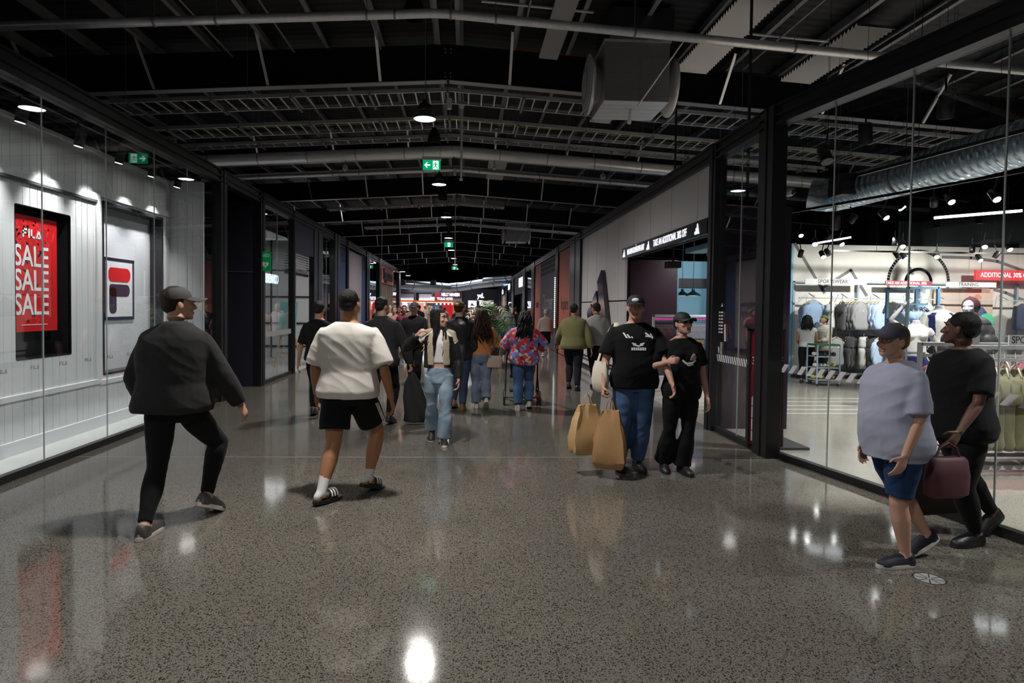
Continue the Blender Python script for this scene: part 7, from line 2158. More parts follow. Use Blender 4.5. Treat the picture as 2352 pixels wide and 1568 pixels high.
def jk(mb):
    k = f5.H
    # two open front halves and a back
    for sd in (-1, 1):
        rings = []
        for z, rx, ry in ((0.565, .108, .076), (0.60, .112, .080), (0.68, .110, .080), (0.75, .112, .078), (0.79, .108, .070), (0.815, .075, .052)):
            ring = []
            a0 = 0.95
            outer = [(sd * rx * math.cos(t), -0.004 + ry * math.sin(t), z) for t in np.linspace(a0, -PI / 2 - 0.2, 16)]
            inner = [(sd * (rx - 0.010) * math.cos(t), -0.004 + (ry - 0.010) * math.sin(t), z) for t in np.linspace(-PI / 2 - 0.2, a0, 16)]
            rings.append([f5.T(q) for q in outer + inner])
        mb.loft(rings)
    for i in (0, 1): f5.arm(mb, i, grow=0.018, t1=1.93, gr0=0.006)
f5.cloth('jacket', M_JB, jk, 0.014, (8, 8, 8))
def lap(mb):
    for sd in (-1, 1):
        rings = []
        for z, rx, ry in ((0.585, .114, .081), (0.68, .115, .083), (0.75, .116, .082), (0.80, .104, .068), (0.835, .060, .052)):
            outer = [(sd * (rx) * math.cos(t), -0.002 + (ry + 0.003) * math.sin(t), z) for t in np.linspace(1.25, 0.75, 6)]
            inner = [(sd * (rx - 0.016) * math.cos(t), -0.002 + (ry - 0.013) * math.sin(t), z) for t in np.linspace(0.75, 1.25, 6)]
            rings.append([f5.T(q) for q in outer + inner])
        mb.loft(rings)
    k = f5.H
    for i, sd in ((0, -1), (1, 1)):
        mb.tube([f5.T((sd * .035, -.03, .838)), f5.sh[i] + V((0, 0, 0.030 * k)), lerp(f5.sh[i], f5.elb[i], 0.35) + V((0, 0.01, 0.02)) * k], [.026 * k, .030 * k, .030 * k], 14, flat=0.8)
    mb.ellipsoid(f5.T((0, -0.058, 0.815)), .06 * k, .028 * k, .034 * k)
f5.cloth('beige_panels', M_JC, lap, 0.008, (8, 8, 8))
trousers(f5, D_LIGHT, grow=0.011, flare=0.028, waist=0.575, amp=0.012, t1=1.98, nm='jeans')
# --- 6 dark leather jacket man with cap, back view, behind her
f = person('person in a black leather jacket with a yellow print on a backward cap, walking away', (-0.10, 9.95), -6, SK_L, hair=HBR, H=1.76, w=1.1, lod=1, feet=step((-0.04, 0.06, 0, 12, 0), (0.05, -0.07, 0, 0, 0)), arms=[(0, 8, 14, 0), (-6, 12, 16, 0)], head=(-14, 0),
           shoes=dict(m=mat('shoe_brown', (0.20, 0.10, 0.05), 0.5), sole=mat('sole_brown', (0.12, 0.07, 0.04), 0.5), kind='boot'))
short_hair(f, HBR); jacket(f, mat('leather_black', (0.010, 0.010, 0.012), 0.32, spec=0.7), hem=0.46, loose=0.012, amp=0.014); trousers(f, D_DARK, grow=0.008)
baseball_cap(f, mat('cap_brown', (0.10, 0.07, 0.05), 0.8), brim_yaw=0, patch=(mat('yellow_patch', (0.75, 0.42, 0.02), 0.6), -0.064))
# --- 7 man in black t-shirt and cap facing camera
f = person('person in a black t-shirt and cap facing the camera behind the jeans woman', (-1.02, 12.6), 176, SK_L, hair=HB, H=1.72, w=1.12, lod=1, feet=step((-0.045, 0.05, 0, 0, 0), (0.05, -0.08, 0, 14, 0)), arms=[(6, 10, 30, 10), (4, 12, 28, 10)], head=(-8, 0), shoes=SH_B)
short_hair(f, HB); baseball_cap(f, mat('cap_black', (0.02, 0.02, 0.022), 0.8)); tee(f, C_BLK, loose=0.016, sleeve=0.75, sgrow=0.016, amp=0.012); trousers(f, C_BLK)
# --- 8 woman in an orange top, back view
f8 = person('woman with long brown hair, orange top and grey blue jeans walking away', (0.25, 9.95), 2, SK_M, hair=HBR, H=1.60, w=1.0, lod=1, female=True, feet=step((-0.04, 0.09, 0, 0, 0), (0.045, -0.10, 0.02, 38, 0)), arms=[(14, 10, 40, 25), (12, 10, 44, 25)], head=(0, 2), shoes=SH_W)
long_hair(f8, HBR, length=0.27, n=150, spread=1.9, wave=0.006, seed=4)
tee(f8, cl('orange', (0.52, 0.19, 0.06)), hem=0.535, loose=0.006, grow=0.006, sleeve=0.5, sgrow=0.006, amp=0.008, nm='top')
trousers(f8, D_GREY, grow=0.015, flare=0.018, amp=0.012, nm='jeans')
# crossbody bag
hw = world_of(f8, f8.T((0.125, -0.045, 0.475)))
rt = empty('crossbody_bag', (hw.x, hw.y, hw.z), label='beige crossbody bag hanging at the right hip of the orange top woman', cat='bag')
b_ = MB(); b_.loft([[V((rx * math.copysign(abs(math.cos(a)) ** .6, math.cos(a)), ry * math.sin(a), z)) for a in np.linspace(0, 2 * PI, 24, endpoint=False)] for z, rx, ry in ((-.10, .09, .02), (-.09, .12, .035), (0, .135, .04), (.07, .125, .035), (.09, .10, .02))])
b_.build('pouch', mat('bag_beige', (0.46, 0.37, 0.29), 0.6), rt, smooth=True)
k = f8.H
sp = [world_of(f8, q) - V((hw.x, hw.y, hw.z)) for q in (f8.T((0.09, -0.075, 0.515)), f8.T((0.045, -0.088, 0.60)), f8.T((-0.02, -0.090, 0.70)), f8.T((-0.065, -0.075, 0.78)), f8.T((-0.075, -0.02, 0.815)))]
MB().tube([V((-0.10, 0, 0.07))] + sp, 0.012, 8, flat=0.4).build('strap', MATS['bag_beige'], rt, smooth=True)
# --- 9 woman in floral shirt pushing stroller
def floral():
    m, nt, p = newmat('floral_print'); N = nt.nodes; L = nt.links
    tc = N.new('ShaderNodeTexCoord')
    v = N.new('ShaderNodeTexVoronoi'); v.inputs['Scale'].default_value = 21; L.new(tc.outputs['Object'], v.inputs['Vector'])
    wn = N.new('ShaderNodeTexNoise'); wn.inputs['Scale'].default_value = 18; L.new(tc.outputs['Object'], wn.inputs['Vector'])
    mp = N.new('ShaderNodeVectorMath'); mp.operation = 'SCALE'; mp.inputs['Scale'].default_value = 0.09; L.new(wn.outputs['Color'], mp.inputs[0])
    ad = N.new('ShaderNodeVectorMath'); ad.operation = 'ADD'; L.new(tc.outputs['Object'], ad.inputs[0]); L.new(mp.outputs[0], ad.inputs[1]); L.new(ad.outputs[0], v.inputs['Vector'])
    sp_ = N.new('ShaderNodeSeparateColor'); L.new(v.outputs['Color'], sp_.inputs[0])
    r_ = N.new('ShaderNodeValToRGB'); cr = r_.color_ramp; cr.interpolation = 'CONSTANT'
    for _ in range(4): cr.elements.new(0.5)
    for e, (pos, c) in zip(cr.elements, ((0, (0.62, 0.02, 0.02)), (0.30, (0.10, 0.16, 0.50)), (0.5, (0.55, 0.50, 0.42)), (0.62, (0.50, 0.03, 0.03)), (0.78, (0.20, 0.28, 0.60)), (0.9, (0.03, 0.03, 0.06)))): e.position = pos; e.color = (*c, 1)
    L.new(sp_.outputs[0], r_.inputs[0]); L.new(r_.outputs[0], p.inputs['Base Color']); p.inputs['Roughness'].default_value = 0.8
    return m
f9 = person('woman with long black hair, floral red and blue shirt and jeans pushing a stroller', (0.93, 9.95), -3, SK_M, hair=HB, H=1.60, w=1.18, lod=1, female=True, feet=step((-0.055, -0.04, 0, 0, 0), (0.055, 0.06, 0, 14, 0)), arms=[(V((-0.13, 0.19, 0.60)), V((-0.8, -1, -0.3))), (V((0.13, 0.19, 0.60)), V((0.8, -1, -0.3)))], lean=6, head=(10, -6), curl=(0.9, 0.9), shoes=SH_W)
long_hair(f9, HB, length=0.23, n=130, spread=1.5, wave=0.014, seed=9)
tee(f9, floral(), hem=0.455, loose=0.030, grow=0.012, hemflare=0.006, sleeve=1.35, sgrow=0.026, endgrow=0.010, amp=0.018, nm='floral_shirt')
trousers(f9, D_MID, grow=0.014, flare=0.012, amp=0.012, nm='jeans')
# stroller
st_y = 10.55
sr = empty('stroller', (0.95, st_y, 0), rz=math.radians(-3), label='black baby stroller pushed by the floral shirt woman', cat='stroller')
M_SF = mat('stroller_frame', (0.02, 0.02, 0.022), 0.35, metal=0.3); M_SC = mat('stroller_cloth', (0.018, 0.018, 0.022), 0.8)
for sd in (-1, 1):
    x = sd * 0.27
    MB().tube([(x * 0.8, -0.28, 0.98), (x * 0.95, -0.10, 0.75), (x, 0.10, 0.45), (x, 0.42, 0.14)], 0.014, 10).build('frame_tube', M_SF, sr, smooth=True)
    MB().tube([(x * 0.98, 0.05, 0.55), (x, -0.12, 0.30), (x * 1.03, -0.22, 0.12)], 0.013, 10).build('frame_tube', M_SF, sr, smooth=True)
    for y, r_ in ((-0.22, 0.115), (0.42, 0.085)):
        wh = MB().lathe([(r_ - 0.025, -0.018), (r_, -0.014), (r_, 0.014), (r_ - 0.025, 0.018)], (x * 1.08, y, r_), 28, Matrix.Rotation(PI / 2, 3, 'Y'), caps=False).build('wheel', M_DARKPLASTIC, sr, smooth=True)
        MB().lathe([(0.0, -0.012), (r_ - 0.026, -0.012), (r_ - 0.026, 0.012), (0.0, 0.012)], (x * 1.08, y, r_), 20, Matrix.Rotation(PI / 2, 3, 'Y')).build('hub', mat('hub_grey', (0.25, 0.25, 0.26), 0.4), wh)
MB().tube([(-0.216, -0.28, 0.98), (-0.1, -0.31, 1.0), (0.1, -0.31, 1.0), (0.216, -0.28, 0.98)], 0.017, 10).build('handle_bar', M_SF, sr, smooth=True)
MB().tube([(-0.27, -0.22, 0.12), (0.27, -0.22, 0.12)], 0.012, 8).build('rear_axle', M_SF, sr)
sb = MB(); sb.loft([[V((x_, y_, z_)) for x_, y_ in ((-.2, 0), (.2, 0), (.2, .34), (-.2, .34))] for z_ in (0.42, 0.48)]); sb.build('seat', M_SC, sr, bevel=0.01)
MB().bar((0, -0.02, 0.45), (0, -0.10, 0.92), 0.38, 0.04, up=(0, 1, 0)).build('backrest', M_SC, sr, bevel=0.01)
rings = []
for t in np.linspace(0.1, 1.7, 10):
    rings.append([V((0.2 * math.cos(a), -0.10 + 0.32 * math.sin(t) * 0.9 * 1.0 + 0.0, 0.62 + 0.36 * math.cos(t) * abs(math.sin(a)) + 0.0)) for a in np.linspace(0, PI, 14)])
ho = MB(); vs = [q for r_ in rings for q in r_]; n_ = 14
ho.add(vs, [(i * n_ + j, i * n_ + j + 1, (i + 1) * n_ + j + 1, (i + 1) * n_ + j) for i in range(9) for j in range(13)])
oo = ho.build('canopy', M_SC, sr, smooth=True); sm = oo.modifiers.new('t', 'SOLIDIFY'); sm.thickness = 0.008
bk = MB().box(-0.2, 0.2, -0.16, 0.30, 0.20, 0.24).build('basket', M_SC, sr)
MB().ellipsoid((0.24, -0.24, 0.14), 0.03, 0.02, 0.03).build('red_reflector', mat('reflector_red', (0.6, 0.02, 0.02), 0.3), sr)
# --- 11 white haired lady
f = person('person with short white hair, pale cardigan and black skirt by the plum panel', (2.62, 20.6), 4, SK_L, hair=HW, H=1.60, w=1.05, lod=1, feet=step((-0.05, 0.05, 0, 8, 0), (0.05, -0.05, 0, 0, 0)), arms=[(0, 12, 20, 0), (8, 12, 20, 0)], shoes=dict(m=mat('shoe_tan', (0.45, 0.33, 0.25), 0.5), sole=SH_W['sole']), face=False, group=None)
short_hair(f, HW, 0.008, 0.010); jacket(f, cl('cardigan', (0.46, 0.38, 0.32)), hem=0.54, loose=0.012, amp=0.010, collar=False)
def sk(mb): f.torso(mb, grow=0.010, z0=0.46, z1=0.56); mb.loft([f.ring(z, r1, r2) for z, r1, r2 in ((0.30, .105, .085), (0.40, .105, .085), (0.50, .104, .08))])
f.cloth('skirt', C_BLK, sk, 0.010)
# --- 12, 13 hoodie pair
f = person('person in an olive hoodie and dark trousers walking away beside the coral panel', (2.14, 12.4), -14, SK_M, hair=HB, H=1.76, w=1.15, lod=1, feet=step((-0.05, 0.08, 0, 12, 0), (0.055, -0.07, 0, 0, 0)), arms=[(18, 22, 20, 0), (-14, 20, 10, 0)], lean=5, head=(-10, 0), shoes=SH_B)
short_hair(f, HB); jacket(f, cl('olive_hoodie', (0.17, 0.16, 0.075)), hem=0.48, loose=0.026, grow=0.018, sgrow=0.022, amp=0.024, hood=True, collar=False); trousers(f, cl('dark_navy', (0.012, 0.013, 0.022)))
f = person('person in a pale grey hoodie and black trousers walking away by the grey facade', (2.68, 12.85), 8, SK_M, hair=HB, H=1.78, w=1.05, lod=1, feet=step((-0.05, -0.06, 0, 0, 0), (0.05, 0.07, 0, 14, 0)), arms=[(0, 12, 20, 0), (10, 24, 30, 0)], lean=3, head=(20, 0), shoes=SH_B)
short_hair(f, HB); jacket(f, cl('grey_hoodie', (0.34, 0.34, 0.35)), hem=0.50, loose=0.022, grow=0.016, sgrow=0.018, amp=0.020, hood=True, collar=False); trousers(f, C_BLK)
# --- 14 man with cap, black t-shirt with white marks, jeans, paper bags
f14 = person('person in a cap, black printed t-shirt and blue jeans carrying paper bags', (1.66, 6.12), 177, SK_L, hair=HB, H=1.77, w=1.14, lod=0, belly=0.02,
             feet=step((-0.045, 0.015, 0, 0, 6), (0.065, -0.005, 0, 5, -8)), arms=[(26, 15, 10, 0), (6, 18, 14, 10)], head=(-14, -2), curl=(0.4, 1.15), shoes=SH_B)
short_hair(f14, HB); baseball_cap(f14, mat('cap_black2', (0.016, 0.016, 0.018), 0.7), patch=(M_LETTER, 0.046))
tee(f14, C_BLK, hem=0.475, loose=0.016, grow=0.011, sleeve=0.80, sgrow=0.018, endgrow=0.012, amp=0.014, belly=0.02)
trousers(f14, D_MID, grow=0.016, flare=0.004, amp=0.014, nm='jeans')
def chest_mark(f, polys, z, x, m, sc=1.0, nm='chest_print', dy=0.0):
    """print shapes wrapped onto the front of the shirt"""
    mb = MB(); ts = [c for c in f.root.children if 't_shirt' in c.name or 'top' in c.name]
    me = ts[0].data
    from mathutils.bvhtree import BVHTree
    bv = BVHTree.FromPolygons([v.co for v in me.vertices], [tuple(q.vertices) for q in me.polygons])
    for pts in polys:
        v = []
        for a, b in pts:
            o_ = V((x * f.H + a * sc, 0.6, z * f.H + b * sc + f.dz))
            hit = bv.ray_cast(o_, V((0, -1, 0)))
            y = hit[0].y if hit[0] is not None else 0.1
            v.append(V((o_.x, y + 0.004, o_.z)))
        mb.add(v, [tuple(range(len(v)))])
    o = mb.build(nm, m, f.root, fix=False)
    sm = o.modifiers.new('t', 'SOLIDIFY'); sm.thickness = 0.003; sm.offset = 0
    return o
def strip(pts, w):
    out = []
    for a, b in zip(pts[:-1], pts[1:]):
        a = V((a[0], a[1])); b = V((b[0], b[1])); d = (b - a); n = V((-d.y, d.x)).normalized() * w / 2
        out.append([tuple(a - n), tuple(b - n), tuple(b + n), tuple(a + n)])
    return out
# seen from the front, +x of the figure is on the photo's left
chest_mark(f14, [[(0.0, 0.0), (0.018, 0.0), (0.045, 0.05), (0.03, 0.05)], [(-0.028, 0.0), (-0.010, 0.0), (0.010, 0.035), (-0.004, 0.035)], [(-0.05, 0.0), (-0.036, 0.0), (-0.03, 0.015), (-0.042, 0.015)]], 0.755, 0.055, M_LETTER)
chest_mark(f14, strip([(-0.045, 0.0), (-0.01, 0.02), (0.03, 0.05)], 0.016) + strip([(-0.045, 0.0), (-0.02, 0.045)], 0.012) + strip([(-0.02, 0.014), (0.03, 0.02)], 0.012), 0.755, -0.058, M_LETTER)
chest_mark(f14, [[(-0.075 + 0.021 * q, -0.02), (-0.060 + 0.021 * q, -0.02), (-0.060 + 0.021 * q, 0.008 + 0.004 * (q % 2)), (-0.075 + 0.021 * q, 0.008)] for q in range(7)] + strip([(-0.05, 0.035), (0.0, 0.022), (0.05, 0.035)], 0.014) + strip([(-0.06, 0.05), (-0.02, 0.04)], 0.012) + strip([(0.02, 0.04), (0.06, 0.05)], 0.012), 0.70, 0.0, M_LETTER)
# paper bags
def paper_bag(loc, w, d, h, rz, label, m, tiltx=0.0):
    rt = empty('paper_bag', loc, rz=rz, label=label, cat='paper bag', group='brown paper bags')
    rt.rotation_euler.x = tiltx
    mb = MB(); rings = []
    r_ = random.Random(int(w * 1000 + h * 100))
    for z, sx, sy in ((0, 0.78, 0.8), (0.02, 0.92, 0.95), (h * 0.12, 1.0, 1.1), (h * 0.3, 1.02, 1.12), (h * 0.5, 0.96, 0.95), (h * 0.7, 0.80, 0.75), (h * 0.88, 0.62, 0.5), (h, 0.55, 0.34)):
        ring = []
        for q in range(24):
            a = 2 * PI * q / 24
            x = w / 2 * sx * math.copysign(min(1, abs(math.cos(a)) * 1.35), math.cos(a)); y = d / 2 * sy * math.copysign(min(1, abs(math.sin(a)) * 1.35), math.sin(a))
            ring.append(V((x + r_.uniform(-.011, .011), y + r_.uniform(-.011, .011), z + (r_.uniform(-.008, .008) if z > 0.05 else 0))))
        rings.append(ring)
    mb.loft(rings)
    mb.build('sack', m, rt, smooth=True, angle=28)
    for sy in (-1, 1):
        mb = MB().tube([(-w * 0.15, sy * d * 0.12, h - 0.01), (-w * 0.09, sy * d * 0.08, h + 0.07), (0, sy * 0.008, h + 0.11), (w * 0.09, sy * d * 0.08, h + 0.07), (w * 0.15, sy * d * 0.12, h - 0.01)], 0.004, 6)
        mb.build('handle', m, rt, smooth=True)
    return rt
M_KR = mat('kraft_paper', (0.50, 0.32, 0.15), 0.6, vary=0.12, vscale=10); M_KR2 = mat('kraft_paper_dark', (0.40, 0.23, 0.10), 0.6, vary=0.12, vscale=10)
hnd = world_of(f14, f14.wri[1] + f14.fdir[1] * 0.10)
paper_bag((hnd.x - 0.15, hnd.y + 0.02, hnd.z - 0.55), 0.32, 0.16, 0.47, 0.25, 'light brown paper bag, leftmost of those carried by the cap person', M_KR, 0.0)
paper_bag((hnd.x + 0.05, hnd.y - 0.10, hnd.z - 0.66), 0.30, 0.16, 0.55, -0.35, 'brown paper bag, middle and lowest of those carried by the cap person', M_KR2)
paper_bag((hnd.x + 0.12, hnd.y + 0.10, hnd.z - 0.58), 0.22, 0.12, 0.44, 0.9, 'brown paper bag half hidden beside the blue jeans', M_KR2)
# tote on shoulder
k = f14.H
tp = world_of(f14, f14.T((0.185, -0.02, 0.56)))
tt = empty('tote_bag', (tp.x, tp.y, tp.z), rz=0.2, label='cream tote bag slung over the shoulder of the cap person', cat='tote bag')
mb = MB(); mb.loft([[V((rx * math.cos(a), ry * math.sin(a), z)) for a in np.linspace(0, 2 * PI, 24, endpoint=False)] for z, rx, ry in ((-0.20, .03, .10), (-0.18, .05, .14), (-0.08, .065, .16), (0.03, .05, .15), (0.10, .02, .13))])
mb.build('pouch', mat('tote_cream', (0.60, 0.55, 0.46), 0.8, sheen=0.2), tt, smooth=True)
sh = world_of(f14, f14.sh[1] + V((-0.03, 0.0, 0.075))) - tp
sh.rotate(Euler((0, 0, -0.2)))
for sy in (-0.07, 0.07):
    MB().tube([V((0, sy, 0.09)), V((sh.x * 0.45 - 0.02, sy, sh.z * 0.5)), V((sh.x * 0.85 - 0.015, sy * 0.95, sh.z * 0.86)), V((sh.x, sy * 0.4, sh.z + 0.002)), V((sh.x + 0.01, 0, sh.z + 0.004))], 0.024, 8, flat=0.25).build('strap', MATS['tote_cream'], tt, smooth=True)
# --- 15 woman in black holding his arm
f15 = person('woman in black cap, t-shirt and flared trousers, holding a companion by the arm', (2.10, 6.02), 184, SK_L, hair=HB, H=1.60, w=1.02, lod=0, female=True, belly=0.01,
             feet=step((-0.035, 0.04, 0, 0, 6), (0.075, -0.04, 0, 12, -10)), arms=[(4, 9, 14, 4), (V((0.125, 0.090, 0.69)), V((0.9, -0.5, -1)))], head=(12, -10), curl=(0.4, 0.9),
             shoes=SH_B)
short_hair(f15, HB, 0.005); baseball_cap(f15, mat('cap_black3', (0.014, 0.014, 0.018), 0.7))
tee(f15, C_BLK, hem=0.465, loose=0.016, grow=0.008, sleeve=0.72, sgrow=0.014, endgrow=0.008, bust=0.9, amp=0.012)
trousers(f15, C_BLK, grow=0.008, flare=0.030, amp=0.010, t1=2.0)
PK = mat('pink_print', (0.55, 0.36, 0.42), 0.6)
chest_mark(f15, strip([(0.06, 0.01), (0.02, -0.02), (-0.04, -0.015), (-0.075, 0.01)], 0.016) + strip([(0.05, -0.005), (0.0, -0.04), (-0.05, -0.03)], 0.012), 0.70, -0.005, M_LETTER)
chest_mark(f15, strip([(-0.02, 0.0), (-0.03, 0.045), (-0.05, 0.06)], 0.022) + strip([(-0.045, 0.0), (-0.06, 0.04)], 0.022), 0.705, -0.01, PK)
sunglass = MB()
for sd in (-1, 1):
    sunglass.ellipsoid(f15.hp(sd * .019, .0500, .003), .0150 * f15.H, .003 * f15.H, .0110 * f15.H, f15.HR, 14, 8)
    sunglass.tube([f15.hp(sd * .032, .044, .005), f15.hp(sd * .043, -.002, .004)], 0.0022, 6)
sunglass.build('glasses', M_DARKPLASTIC, f15.root, smooth=True)
# --- 16 person at right in lavender t-shirt and blue shorts, walking left
f16 = person('person in a lavender t-shirt and blue shorts walking left at right foreground', (2.73, 3.86), 96, SK_L, hair=HLB, H=1.55, w=1.12, lod=0, covered=False,
             feet=step((-0.04, 0.045, 0, 0, 0), (0.05, -0.16, 0.02, 26, 0)), arms=[(2, 8, 22, 6), (-10, 8, 24, 0)], head=(8, -4), lean=3, belly=0.02,
             shoes=dict(m=mat('shoe_navy', (0.010, 0.012, 0.024), 0.7), sole=mat('sole_pale_grey', (0.55, 0.50, 0.47), 0.5), kind='slip'))
short_hair(f16, HLB, 0.006, 0.008)
baseball_cap(f16, mat('cap_navy', (0.05, 0.05, 0.09), 0.8))
tee(f16, cl('lavender', (0.36, 0.38, 0.50)), hem=0.44, loose=0.030, grow=0.014, sleeve=0.86, sgrow=0.024, endgrow=0.014, amp=0.018, belly=0.02)
shorts(f16, cl('blue_shorts', (0.012, 0.035, 0.10)), t1=0.90, grow=0.018, amp=0.014)
# --- 17 dark figure walking left at right edge
f17 = person('person all in black walking left at the right edge, carrying bags', (3.44, 4.20), 100, SK_D, hair=HB, H=1.66, w=1.05, lod=0,
             feet=step((-0.04, 0.02, 0, 0, 4), (0.05, -0.20, 0.02, 30, 0)), arms=[(22, 8, 20, 0), (-10, 12, 10, 0)], head=(-62, -6), lean=2, curl=(0.4, 1.1), shoes=SH_B)
short_hair(f17, HB, 0.006); tee(f17, C_BLK, hem=0.46, loose=0.022, grow=0.012, sleeve=0.8, sgrow=0.018, endgrow=0.008, amp=0.014); trousers(f17, C_BLK, grow=0.010)
hb = world_of(f17, f17.wri[1] + f17.fdir[1] * 0.10)
bb = empty('shopping_bag', (hb.x, hb.y, hb.z), rz=0.15, label='dark brown shopping bag carried at the far right edge', cat='bag')
MB().loft([[V((x_, y_, z_)) for x_, y_ in ((-w_, -.09), (w_, -.09), (w_, .09), (-w_, .09))] for z_, w_ in ((-0.52, .20), (-0.50, .21), (-0.3, .21), (-0.12, .20))]).build('sack', mat('bag_brown', (0.045, 0.022, 0.010), 0.55), bb, bevel=0.012)
for y_ in (-0.05, 0.05):
    MB().tube([(-0.1, y_, -0.13), (-0.06, y_ * 0.5, -0.03), (0, 0, 0.01), (0.06, y_ * 0.5, -0.03), (0.1, y_, -0.13)], 0.006, 6).build('handle', MATS['bag_brown'], bb, smooth=True)
hb = world_of(f17, f17.wri[0] + f17.fdir[0] * 0.10)
mbg = empty('shoulder_bag', (hb.x - 0.02, hb.y, hb.z - 0.0), rz=0.1, label='dark maroon bag held in front of the black clothed person at right', cat='bag')
MB().loft([[V((rx * math.copysign(abs(math.cos(a)) ** .6, math.cos(a)), ry * math.sin(a), z)) for a in np.linspace(0, 2 * PI, 24, endpoint=False)] for z, rx, ry in ((-.34, .12, .04), (-.32, .15, .06), (-.2, .155, .065), (-.10, .14, .05), (-.08, .12, .03))]).build('body', mat('bag_maroon', (0.075, 0.020, 0.028), 0.6), mbg, smooth=True)
MB().tube([(-0.09, 0, -0.09), (-0.06, 0, -0.02), (0, 0, 0.012), (0.06, 0, -0.02), (0.09, 0, -0.09)], 0.008, 6).build('handle', MATS['bag_maroon'], mbg, smooth=True)

# --- mid and far crowd
COLS = {}
def far(label, px, py, heading, H, top, bot, skin, hair, lod=2, w=1.0, female=False, long=False, tk='tee', head=(0, 0), feet=None, arms=None, shoes=SH_B, extra=None, Y=None, shorts_=False):
    p_ = floor_at(px, py)
    if Y: q = at(px, 720, Y); p_ = V((q.x, Y, 0))
    f = person(label, (p_.x, p_.y), heading, skin, hair=hair, H=H, w=w, lod=lod, female=female, feet=feet or step((-0.045, 0.05, 0, 0, 0), (0.05, -0.06, 0, 10, 0)), arms=arms or [(6, 10, 20, 0), (-4, 10, 16, 0)], head=head, shoes=shoes, face=lod < 2, covered=not shorts_)
    if hair is not None:
        if long: long_hair(f, hair, 0.14, 40, 1.1)
        else: short_hair(f, hair, 0.005)
    if tk == 'tee': tee(f, top, loose=0.012, amp=0.01)
    elif tk == 'coat': jacket(f, top, hem=0.34 if False else 0.455, loose=0.014, amp=0.01)
    else: jacket(f, top, loose=0.014, amp=0.01)
    if shorts_: shorts(f, bot)
    else: trousers(f, bot)
    if extra: extra(f)
    return f
M_BLOCK = stripes_mat('maroon_grey_block', [(0.0, (0.03, 0.03, 0.033)), (0.69, (0.16, 0.012, 0.03))], 2, 1.75)
far('person in a maroon and dark grey t-shirt and pale green shorts', 928, 832, 176, 1.66, M_BLOCK, cl('pale_green', (0.35, 0.42, 0.33)), SK_M, HBR, lod=1, shorts_=True, head=(6, 0), shoes=SH_W)
def coat_tail(f):
    def b(mb): mb.loft([f.ring(z, r1, r2) for z, r1, r2 in ((0.27, .135, .10), (0.40, .12, .09), (0.52, .108, .082))])
    f.cloth('coat_tail', cl('long_coat', (0.48, 0.42, 0.33)), b, 0.012)
far('person in a long beige coat and tan trousers beside the maroon t-shirt person', 944, 812, 172, 1.70, cl('long_coat', (0.48, 0.42, 0.33)), cl('tan', (0.38, 0.24, 0.10)), SK_M, HLB, lod=1, tk='jacket', head=(-10, 0), extra=coat_tail)
far('person in a plum top and blue jeans walking away to the left of the kiosk', 962, 786, -10, 1.70, cl('plum', (0.06, 0.02, 0.045)), D_MID, SK_M, HB, lod=1)
far('person in a bright blue top beyond the beige coat person', 950, 782, 0, 1.68, cl('bright_blue', (0.02, 0.10, 0.30)), D_MID, SK_M, HB)
far('person with a blurred pink top at the left of the maroon t-shirt person', 905, 826, 184, 1.62, cl('dusty_pink', (0.42, 0.20, 0.17)), D_DARK, SK_L, HLB, lod=1, female=True)
far('person with dark hair between the pink top and maroon t-shirt people', 916, 812, 180, 1.64, cl('rust', (0.30, 0.10, 0.07)), D_DARK, SK_L, HB)
far('white haired person at the left edge of the crowd', 893, 822, 170, 1.66, cl('pale_top', (0.5, 0.5, 0.5)), D_DARK, SK_L, HW)
fpk = far('woman in a pink top and grey jeans walking towards the camera with an orange bag', 1133, 811, 186, 1.68, cl('pink', (0.52, 0.30, 0.40)), D_GREY, SK_L, HBL, lod=1, female=True, long=True)
M_STR = stripes_mat('striped_sweater', [(0.0, (0.09, 0.17, 0.13)), (0.45, (0.02, 0.02, 0.07)), (0.60, (0.42, 0.18, 0.13)), (0.68, (0.09, 0.17, 0.13))], 2, 0.235)
far('person in a green striped sweater walking away in the middle distance', 1163, 822, -6, 1.72, M_STR, cl('navy_trousers', (0.02, 0.03, 0.06)), SK_D, HB, lod=1, tk='jacket', w=1.1, shoes=dict(m=MATS['shoe_tan'], sole=SH_W['sole']))
far('person with blond hair just behind the striped sweater person', 1176, 800, 178, 1.60, C_CHAR, D_DARK, SK_L, HBL)
far('person with dark hair in black to the right of the striped sweater', 1184, 800, 0, 1.66, C_BLK, D_DARK, SK_M, HB)
far('person in black standing behind the palm, back to the camera', 1060, 826, 0, 1.74, C_BLK, C_BLK, SK_M, HB, lod=1, tk='jacket', w=1.1)
far('bald person far behind the palm', 1067, 770, 0, 1.76, C_CHAR, D_DARK, SK_L, None)
far('person in dark clothes between the pink top and the striped sweater', 1148, 800, 182, 1.66, C_BLK, D_DARK, SK_M, HB)
far('person in a dark navy top near the lit poster', 1122, 792, 0, 1.68, cl('navy_top', (0.015, 0.03, 0.06)), D_DARK, SK_M, HB)
